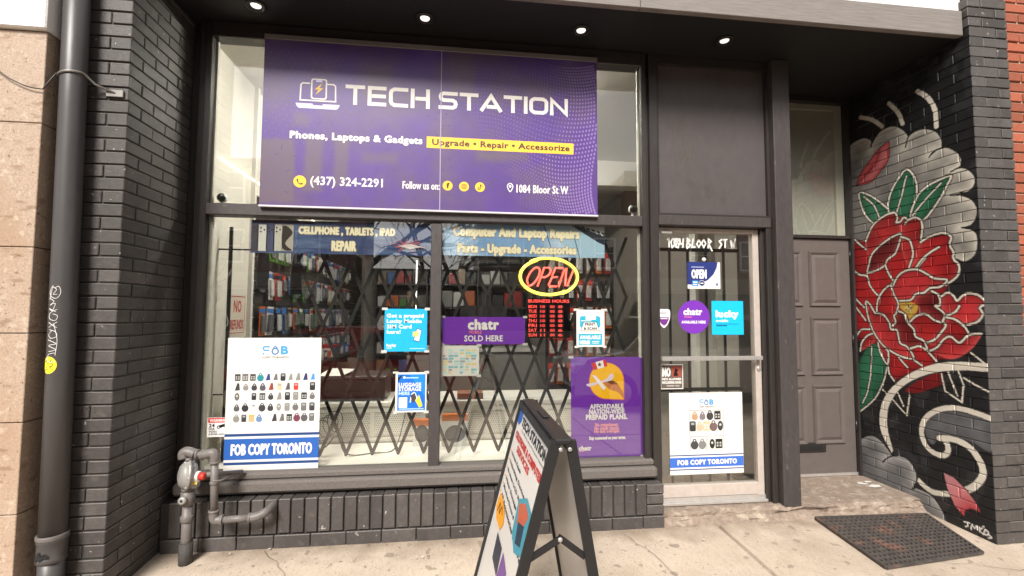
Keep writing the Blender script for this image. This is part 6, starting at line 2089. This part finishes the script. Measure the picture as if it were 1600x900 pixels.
wire.tube(smooth_path([(-1.0, 3.40, .44), (-.86, 3.30, .50), (-.80, 3.36, .56), (-.72, 3.30, .45), (-.55, 3.35, .437), (-.42, 3.40, .445), (-.38, 3.58, .58), (-.36, 3.62, .72)], 6), .004, 6)
tag(wire.obj('power_cable', BLACK), 'thin dark cable curling over the platform in the left window', 'cable')
wr2 = MB()
for k in range(4):
    c_ = (-.90 + .03 * k, 3.34, .60 + .02 * k)
    wr2.tube([(c_[0] + .05 * math.cos(a), c_[1] + .01 * math.sin(a * 2), c_[2] + .07 * math.sin(a)) for a in np.linspace(0, 6.28, 16)], .003, 5)
tag(wr2.obj('cable_coil', BLACK), 'coil of black cables hanging beside the printer', 'cable')

# ------------------------------------------------------------------ goods hanging on the left wall
SLAT = mat('dark_slatwall', (.045, .040, .037), rough=.5, var=.15)
sw = thing('slatwall', 'dark slatted display wall along the left side of the shop', 'display')
for k in range(16):
    bx('slat', IX0, 3.74, .80 + k * .095, IX0 + .015, 7.9, .80 + k * .095 + .085, SLAT, sw)
COLS = [('white', (.62, .60, .57)), ('white', (.68, .66, .64)), ('black', (.02, .02, .02)), ('grey', (.20, .195, .19)), ('red', (.40, .035, .03)), ('green', (.10, .26, .05)), ('orange', (.55, .13, .03)), ('blue', (.06, .14, .36)), ('tan', (.34, .24, .15))]
ORD = ['first', 'second', 'third', 'fourth', 'fifth', 'sixth', 'seventh', 'eighth', 'ninth', 'tenth', 'eleventh', 'twelfth', 'thirteenth', 'fourteenth', 'fifteenth', 'sixteenth', 'seventeenth', 'eighteenth', 'nineteenth', 'twentieth']
_pk = {}
def pack(name, cn, col, w, h, d, loc, rz, label, group):
    """hanging blister pack: card, clear-fronted product, header hole, peg"""
    key = (cn, col, w, h, d)
    if key not in _pk:
        card = MB().box(-w / 2, -.002, -h, w / 2, .002, 0).mesh('card')
        card.materials.append(mat('card_' + cn + '_%d' % int(col[0] * 1000), col, rough=.35, var=.15, scale=30))
        prod = MB().box(-w * .36, -.002 - d, -h * .88, w * .36, -.0025, -h * .28, .006).mesh('product')
        prod.materials.append(mat('product_' + random.choice('abc'), random.choice([(.03, .03, .03), (.5, .49, .47), (.12, .12, .13)]), rough=.3, var=.2, scale=40))
        peg = MB().tube([(0, .02, -.015), (0, -.05, -.015), (0, -.055, -.008)], .002, 5).mesh('peg')
        peg.materials.append(ALU_BRIGHT)
        band = MB().box(-w * .48, -.0032, -h * .22, w * .48, -.0021, -h * .08).mesh('header_band')
        band.materials.append(random.choice([ink(230, 228, 224), ink(30, 30, 34), ink(200, 60, 40), ink(60, 110, 180)]))
        _pk[key] = (card, prod, peg, band)
    o = thing(name, label, 'package', group)
    o.location = loc
    o.rotation_euler = (random.gauss(0, .03), random.gauss(0, .03), rz + random.gauss(0, .06))
    for me, nm in zip(_pk[key], ('card', 'product', 'peg', 'header_band')):
        new_obj(nm, me, None, o)
    return o
ROWN = ['top', 'second', 'third', 'bottom']
for r_ in range(4):
    y_ = 3.80
    n_ = 0
    while y_ < 6.9 and n_ < 20:
        cn, col = random.choice(COLS)
        if r_ == 0 and n_ < 4:
            cn, col = ('green', (.10, .26, .05))
        w_ = random.choice((.085, .10, .12))
        h_ = random.choice((.17, .20, .23))
        pack('accessory_pack', cn, col, w_, h_, .022, (IX0 + .055, y_ + w_ / 2, 2.02 - r_ * .285), math.pi / 2, '%s accessory pack, %s from the window in the %s row on the left wall' % (cn, ORD[n_], ROWN[r_]), 'packs hanging on the left wall')
        y_ += w_ + .05
        n_ += 1
# a shelf of small boxes below the packs
sh_ = thing('wall_shelf', 'narrow dark shelf under the hanging packs on the left wall', 'shelf')
bx('board', IX0 + .016, 3.76, .90, IX0 + .26, 6.8, .92, SLAT, sh_)
for k in range(6):
    bx('bracket', IX0 + .016, 3.85 + k * .55, .80, IX0 + .22, 3.87 + k * .55, .899, SLAT, sh_)
y_ = 3.80
for k in range(18):
    cn, col = random.choice(COLS)
    w_, h_ = random.uniform(.09, .15), random.uniform(.06, .13)
    o = thing('small_carton', '%s carton, %s from the window on the left wall shelf' % (cn, ORD[k]), 'box', 'cartons on the wall shelf')
    bx('carton', IX0 + .08, y_, .921, IX0 + .22, y_ + w_, .921 + h_, mat('card_' + cn + '_%d' % int(col[0] * 1000), col), o, .003)
    bx('label', IX0 + .2205, y_ + w_ * .15, .921 + h_ * .3, IX0 + .222, y_ + w_ * .85, .921 + h_ * .8, random.choice([ink(230, 228, 224), ink(60, 110, 180), ink(200, 60, 40)]), o)
    y_ += w_ + .012

# gondola rack seen through the right window and the door
gk = thing('wire_rack', 'black wire rack of hanging goods behind the right window and door', 'rack')
for x_ in (.98, 1.36, 1.72):
    bx('upright', x_ - .012, 4.95, .10, x_ + .012, 4.975, 2.15, BLACK, gk)
for k in range(9):
    MB().tube([(.98, 4.955, .45 + k * .2), (1.72, 4.955, .45 + k * .2)], .004, 6).obj('wire', BLACK, gk)
bx('backing', .98, 4.976, .30, 1.72, 4.985, 2.15, mat('brown_panel', (.075, .052, .042), rough=.7, var=.2), gk)
RC = [('red', (.42, .035, .03)), ('orange', (.58, .14, .03)), ('white', (.62, .60, .57)), ('black', (.02, .02, .02)), ('tan', (.34, .24, .15)), ('red', (.30, .03, .03))]
for r_ in range(5):
    for c_ in range(7):
        cn, col = random.choice(RC)
        pack('cable_pack', cn, col, .075, .23, .018, (1.03 + c_ * .105, 4.935, 2.08 - r_ * .30), 0.0, '%s cable pack, %s from the left in the %s row of the wire rack' % (cn, ORD[c_], ORD[r_]), 'packs hanging on the wire rack')
# tall dark back shelf with cartons in the middle of the shop
bs = thing('shelving_unit', 'dark shelving unit of cartons against the back wall of the shop', 'shelving')
for k in range(6):
    bx('shelf_board', -1.3, 7.7, .35 + k * .38, 1.2, 8.1, .38 + k * .38, SLAT, bs)
for x_ in (-1.3, -.48, .35, 1.18):
    bx('side_panel', x_, 7.71, .10, x_ + .02, 8.1, 2.4, SLAT, bs)
n_ = 0
for k in range(5):
    x_ = -1.26
    i_ = 0
    while x_ < 1.05 and i_ < 20:
        w_ = random.uniform(.10, .20)
        if any(abs(x_ + w_ / 2 - q) < w_ / 2 + .03 for q in (-.47, .36)):
            x_ += .05
            continue
        cn, col = random.choice(COLS)
        o = bx('stock_carton', x_, 7.74, .3805 + k * .38, x_ + w_, 7.95, .3805 + k * .38 + random.uniform(.12, .28), mat('card_' + cn + '_%d' % int(col[0] * 1000), col), None, .003)
        tag(o, '%s carton, %s from the left on the %s shelf at the back' % (cn, ORD[i_], ORD[k]), 'box', 'cartons on the back shelving')
        x_ += w_ + .015
        i_ += 1
mn = thing('monitor', 'black flat monitor standing on a counter deep in the shop', 'monitor')
bx('screen', .05, 5.6, 1.15, .62, 5.63, 1.5, BLACK, mn, .006)
bx('stand', .30, 5.61, 1.02, .37, 5.64, 1.15, BLACK, mn)
bx('foot', .22, 5.55, 1.003, .45, 5.72, 1.02, BLACK, mn)
sc_ = thing('service_counter', 'long grey service counter deep in the shop', 'counter')
bx('front', -.55, 5.45, .10, .95, 6.0, .96, mat('grey_counter', (.20, .185, .17), rough=.5, var=.1), sc_)
bx('worktop', -.58, 5.42, .96, .98, 6.03, 1.0, mat('counter_top_white', (.55, .53, .50), rough=.4, var=.08), sc_)
# notice with red letters on the left wall, and a white return panel in the corner
o = thing('red_notice', 'white notice with red lettering on the left wall behind the gate post', 'notice')
bx('sheet', IX0 + .001, 3.42, 1.24, IX0 + .003, 3.68, 1.53, ink(214, 206, 192), o)
SN = Sheet(o, (IX0 + .003, 0, 0), (0, 1, 0), (0, 0, 1), (1, 0, 0))
SN.part('border').line([(3.435, 1.255), (3.665, 1.255), (3.665, 1.515), (3.435, 1.515)], .006, ink(170, 60, 50), 1, closed=True)
SN.part('lettering').text('NO', 3.49, 1.40, 3.61, 1.49, ink(170, 60, 50), 1, bold=.03)
SN.text('REFUNDS', 3.45, 1.28, 3.65, 1.35, ink(170, 60, 50), 1, bold=.03)
SN.flush()

# things close behind the left pane
for x_, y_, z_, lb in ((-1.30, 3.30, 1.87, 'black foil packet hanging on the gate post in the left window'), (-1.12, 3.42, 1.84, 'black foil packet hanging beside the display wall in the left window')):
    o = thing('foil_packet', lb, 'package', 'foil packets hanging in the window')
    pk = MB()
    v, f = [], []
    for i in range(9):
        t = i / 8
        w_ = .030 * (.55 + .9 * math.sin(min(1, t * 1.15) * math.pi * .62)) * (1 if i else .5)
        d_ = .012 * math.sin(t * math.pi) + .002
        for k in range(8):
            a = 2 * math.pi * k / 8
            v.append((x_ + w_ * math.cos(a) + random.uniform(-.003, .003), y_ + d_ * math.sin(a), z_ - .31 * t))
    for i in range(8):
        for k in range(8):
            f.append((i * 8 + k, i * 8 + (k + 1) % 8, (i + 1) * 8 + (k + 1) % 8, (i + 1) * 8 + k))
    pk.add(v, f)
    pk.obj('packet', mat('black_foil', (.02, .02, .022), rough=.22, var=.2, scale=30, bump=.8, bscale=60), o)
    bx('header_card', x_ - .022, y_ - .003, z_ - .005, x_ + .022, y_ + .003, z_ + .03, ink(30, 30, 34), o)
o = thing('leaflet_stand', 'small blue and red leaflets standing at the left edge of the left window', 'leaflets')
bx('leaflet', -1.44, 3.30, .84, -1.35, 3.304, .98, ink(38, 62, 130), o)
bx('leaflet', -1.47, 3.32, .83, -1.40, 3.324, .93, ink(150, 40, 60), o)
bx('stand', -1.50, 3.29, .432, -1.33, 3.40, .83, mat('stand_white', (.66, .63, .58), rough=.5, var=.05), o)

# ================================================================== ACROSS THE STREET (seen mirrored in the glass)
RZ = KZ - .13
def parked_car(name, label, x0, x1, yc, paint, suv):
    o = thing(name, label, 'car', 'cars parked along the kerb')
    L = x1 - x0
    W2 = .90
    H = 1.66 if suv else 1.42
    hood = 1.05 if suv else .88
    P = [(0, .42), (.02, .70), (.10, hood - .10), (.26, hood), (.98, hood + .0), (1.0, .80), (.995, .42)]
    def X(u): return x0 + u * L
    b = MB()
    side_p = [(X(0), RZ + .30), (X(.005), RZ + .62), (X(.05), RZ + hood - .16), (X(.25), RZ + hood), (X(.92), RZ + hood + .02), (X(.985), RZ + hood - .12), (X(1), RZ + .62), (X(.99), RZ + .30)]
    # body skin with tumblehome: three rings across the width
    n = len(side_p)
    v = []
    for yy, k in ((-W2 + .10, .96), (-W2, 1.0), (W2, 1.0), (W2 - .10, .96)):
        for (px, pz) in side_p:
            v.append((x0 + L / 2 + (px - x0 - L / 2) * (1 if abs(yy) < W2 - .05 or True else k), yc + yy, RZ + (pz - RZ) * (1.0 if abs(yy) > W2 - .05 else 1.02)))
    rows_ = [[1 * n + i for i in range(n)], [0 * n + i for i in range(n)], [3 * n + i for i in range(n)], [2 * n + i for i in range(n)]]
    f = [tuple(range(n, 2 * n)), tuple(range(2 * n, 3 * n))]
    for a_, c_ in ((1, 0), (0, 3), (3, 2)):
        for i in range(n - 1):
            f.append((a_ * n + i, a_ * n + i + 1, c_ * n + i + 1, c_ * n + i))
    b.add(v, f)
    b.obj('body', paint, o)
    cab = [(X(.20), RZ + hood - .02), (X(.34), RZ + H - .04), (X(.42), RZ + H), (X(.72 if not suv else .84), RZ + H), (X(.80 if not suv else .92), RZ + H - .06), (X(.92 if not suv else .965), RZ + hood)]
    c_ = MB()
    m_ = len(cab)
    v = []
    for s_ in (-1, 1):
        for (px, pz) in cab:
            t = (pz - RZ - hood) / (H - hood)
            v.append((px, yc + s_ * (W2 - .06 - .20 * max(0, t)), pz))
    c_.add(v, [tuple(range(m_)), tuple(range(2 * m_ - 1, m_ - 1, -1))] + [(i, i + m_, i + 1 + m_, i + 1) for i in range(m_ - 1)])
    cabin = c_.obj('cabin', paint, o)
    GL = mat('car_glass', (.02, .022, .024), rough=.08, var=0)
    for s_ in (-1, 1):
        for (a, b_) in ((.30, .54), (.56, .76 if not suv else .88)):
            lo, hi = RZ + hood + .04, RZ + H - .09
            y0_, y1_ = yc + s_ * (W2 - .055 - .02), yc + s_ * (W2 - .05 - .17)
            xs_ = [X(a - .06 if a < .4 else a), X(b_), X(b_ if b_ < .6 else b_ - .03), X(a + .02)]
            MB().add([(xs_[0], y0_, lo), (xs_[1], y0_, lo), (xs_[2], y1_, hi), (xs_[3], y1_, hi)], [(0, 1, 2, 3)]).obj('side_window', GL, cabin)
    MB().add([(X(.195), yc - .74, RZ + hood + .02), (X(.195), yc + .74, RZ + hood + .02), (X(.330), yc + .62, RZ + H - .06), (X(.330), yc - .62, RZ + H - .06)], [(0, 1, 2, 3)]).obj('windscreen', GL, cabin)
    for u in (.17, .82):
        for s_ in (-1, 1):
            w_ = MB().lathe([(.20, -.11), (.32, -.10), (.335, -.05), (.335, .05), (.32, .10), (.20, .11)], (X(u), yc + s_ * (W2 - .08), RZ + .335), (0, 1, 0), 24).obj('wheel', mat('tyre_rubber', (.02, .02, .02), rough=.8, var=.1), o)
            MB().lathe([(.20, -.115), (.20, .115)], (X(u), yc + s_ * (W2 - .08), RZ + .335), (0, 1, 0), 16).obj('rim', ALU_BRIGHT, w_)
    for s_ in (-1, 1):
        MB().box(X(.0) - .01, yc + s_ * .72 - .17, RZ + .64, X(.05), yc + s_ * .72 + .17, RZ + .80, .03).obj('headlight', mat('headlamp', (.6, .6, .58), rough=.15, var=.05), o)
        MB().box(X(.985), yc + s_ * .74 - .13, RZ + .74, X(1.0) + .01, yc + s_ * .74 + .13, RZ + .90, .02).obj('tail_light', mat('tail_lamp', (.35, .01, .01), rough=.2, var=.05), o)
        MB().box(X(.30), yc + s_ * (W2 + .02) - .09, RZ + hood + .02, X(.335), yc + s_ * (W2 + .02) + .09, RZ + hood + .16, .03).obj('mirror', paint, o)
    bx('grille', X(0) - .012, yc - .45, RZ + .45, X(.01), yc + .45, RZ + .70, BLACK, o)
    bx('bumper', X(0) - .03, yc - .86, RZ + .28, X(.03), yc + .86, RZ + .46, BLACK if suv else paint, o, .03)
    return o
CARR = mat('dark_red_car_paint', (.34, .016, .018), rough=.22, var=.03, coat=.7)
CARS = mat('silver_grey_car_paint', (.42, .41, .40), rough=.25, var=.03, metal=.4, coat=.6)
parked_car('parked_car', 'dark red saloon car parked at the kerb, mirrored in the left window', -4.1, .35, -2.45, CARR, False)
parked_car('parked_car', 'silver grey sport utility car parked at the kerb, mirrored in the right window', 2.0, 6.6, -2.45, CARS, True)

BARK = mat('grey_brown_bark', (.075, .060, .050), rough=.9, var=.25, scale=20, bump=.6, bscale=30)
def bare_tree(x, y, h, seed, label):
    o = thing('bare_tree', label, 'tree', 'bare street trees')
    R = random.Random(seed)
    tr, cr = MB(), MB()
    def grow(mb, p, d, L, r, depth):
        pts_ = [p]
        q = p.copy()
        dd_ = d.copy()
        for k in range(4):
            dd_ = (dd_ + Vector((R.gauss(0, .13), R.gauss(0, .13), R.gauss(.03, .08)))).normalized()
            q = q + dd_ * (L / 4)
            pts_.append(q.copy())
        mb.tube(pts_, r, 6 if depth < 2 else 4, caps=False, radii=[r * (1 - .12 * k) for k in range(5)])
        if depth >= 6:
            return
        nb = R.choice((2, 3, 3)) if depth else 4
        for k in range(nb):
            a = R.uniform(0, 6.28)
            sp = R.uniform(.35, .75)
            s_ = dd_.cross(Vector((math.cos(a), math.sin(a), .2))).normalized()
            nd = (dd_ * math.cos(sp) + s_ * math.sin(sp)).normalized()
            base = pts_[-1] if k < 2 else pts_[R.choice((2, 3))]
            grow(cr, base.copy(), nd, L * R.uniform(.62, .82), r * (.56 if k else .66), depth + 1)
    grow(tr, Vector((x, y, KZ - .05)), Vector((0, 0, 1)), h * .33, h * .020, 0)
    tr.obj('trunk', BARK, o)
    cr.obj('crown', BARK, o)
bare_tree(-4.6, -14.7, 11.5, 3, 'tall bare street tree across the road, mirrored left of the banner')
bare_tree(-.6, -14.9, 9.5, 8, 'bare street tree across the road, mirrored at the window mullion')
bare_tree(-9.8, -14.9, 9.0, 12, 'bare street tree across the road, farthest to the left')

def house(x0, x1, h, wall_m, trim_m, label, nwin, floors, sign=None):
    o = thing('row_building', label, 'building', 'shops across the street')
    y = -18.2
    bx('wall', x0, y - 8, KZ, x1, y, h, wall_m, o)
    bx('cornice', x0 - .02, y - .01, h - .35, x1 + .02, y + .30, h + .12, trim_m, o, .04)
    PG = mat('far_window_glass', (.05, .055, .06), rough=.08, var=0)
    for fl in range(floors):
        zb = 3.9 + fl * 2.9
        for k in range(nwin):
            cx_ = x0 + (k + .5) * (x1 - x0) / nwin
            w_ = MB().box(cx_ - .62, y, zb, cx_ - .52, y + .08, zb + 1.7).box(cx_ + .52, y, zb, cx_ + .62, y + .08, zb + 1.7).box(cx_ - .52, y, zb + 1.6, cx_ + .52, y + .08, zb + 1.7).box(cx_ - .52, y, zb, cx_ + .52, y + .08, zb + .1).box(cx_ - .52, y, zb + .82, cx_ + .52, y + .07, zb + .88).obj('window', WHITE, o)
            bx('pane', cx_ - .52, y + .005, zb + .1, cx_ + .52, y + .03, zb + 1.6, PG, w_)
            bx('sill', cx_ - .7, y, zb - .12, cx_ + .7, y + .15, zb, trim_m, w_)
    bx('sign_band', x0 + .1, y, 2.75, x1 - .1, y + .12, 3.45, trim_m, o)
    m_ = 3
    for k in range(m_):
        a, b = x0 + .3 + k * (x1 - x0 - .6) / m_, x0 + .3 + (k + 1) * (x1 - x0 - .6) / m_
        w_ = MB().box(a, y, .1, a + .08, y + .1, 2.7).box(b - .08, y, .1, b, y + .1, 2.7).box(a + .08, y, 2.6, b - .08, y + .1, 2.7).box(a + .08, y, .1, b - .08, y + .1, .55).obj('shop_window', trim_m, o)
        bx('pane', a + .08, y + .005, .55, b - .08, y + .03, 2.6, PG, w_)
    return o
house(-24, -5.6, 9.0, mat('far_red_brick', (.20, .085, .06), rough=.8, var=.2, scale=8), mat('far_trim', (.30, .27, .23), rough=.7, var=.1), 'red brick row building across the street, farthest left', 5, 2)
house(-5.5, 1.1, 3.6, mat('far_brown_brick', (.16, .10, .075), rough=.8, var=.2, scale=8), mat('far_trim_dark', (.10, .09, .085), rough=.7, var=.1), 'low brown brick shop across the street, second from left', 4, 0)
rs = house(1.2, 9.0, 8.3, mat('far_grey_render', (.26, .245, .225), rough=.85, var=.1, scale=3), mat('far_trim', (.30, .27, .23)), 'grey rendered row building across the street opposite the door', 4, 1)
house(9.1, 24, 9.2, mat('far_red_brick', (.20, .085, .06)), mat('far_trim', (.30, .27, .23)), 'red brick row building across the street, farthest right', 5, 2)
SB = Sheet(rs, (0, -18.08, 0), (-1, 0, 0), (0, 0, 1), (0, 1, 0))
SB.part('lettering').text("m's P", -7.6, 2.86, -5.6, 3.36, ink(232, 228, 220), 1, bold=.05)
SB.flush()
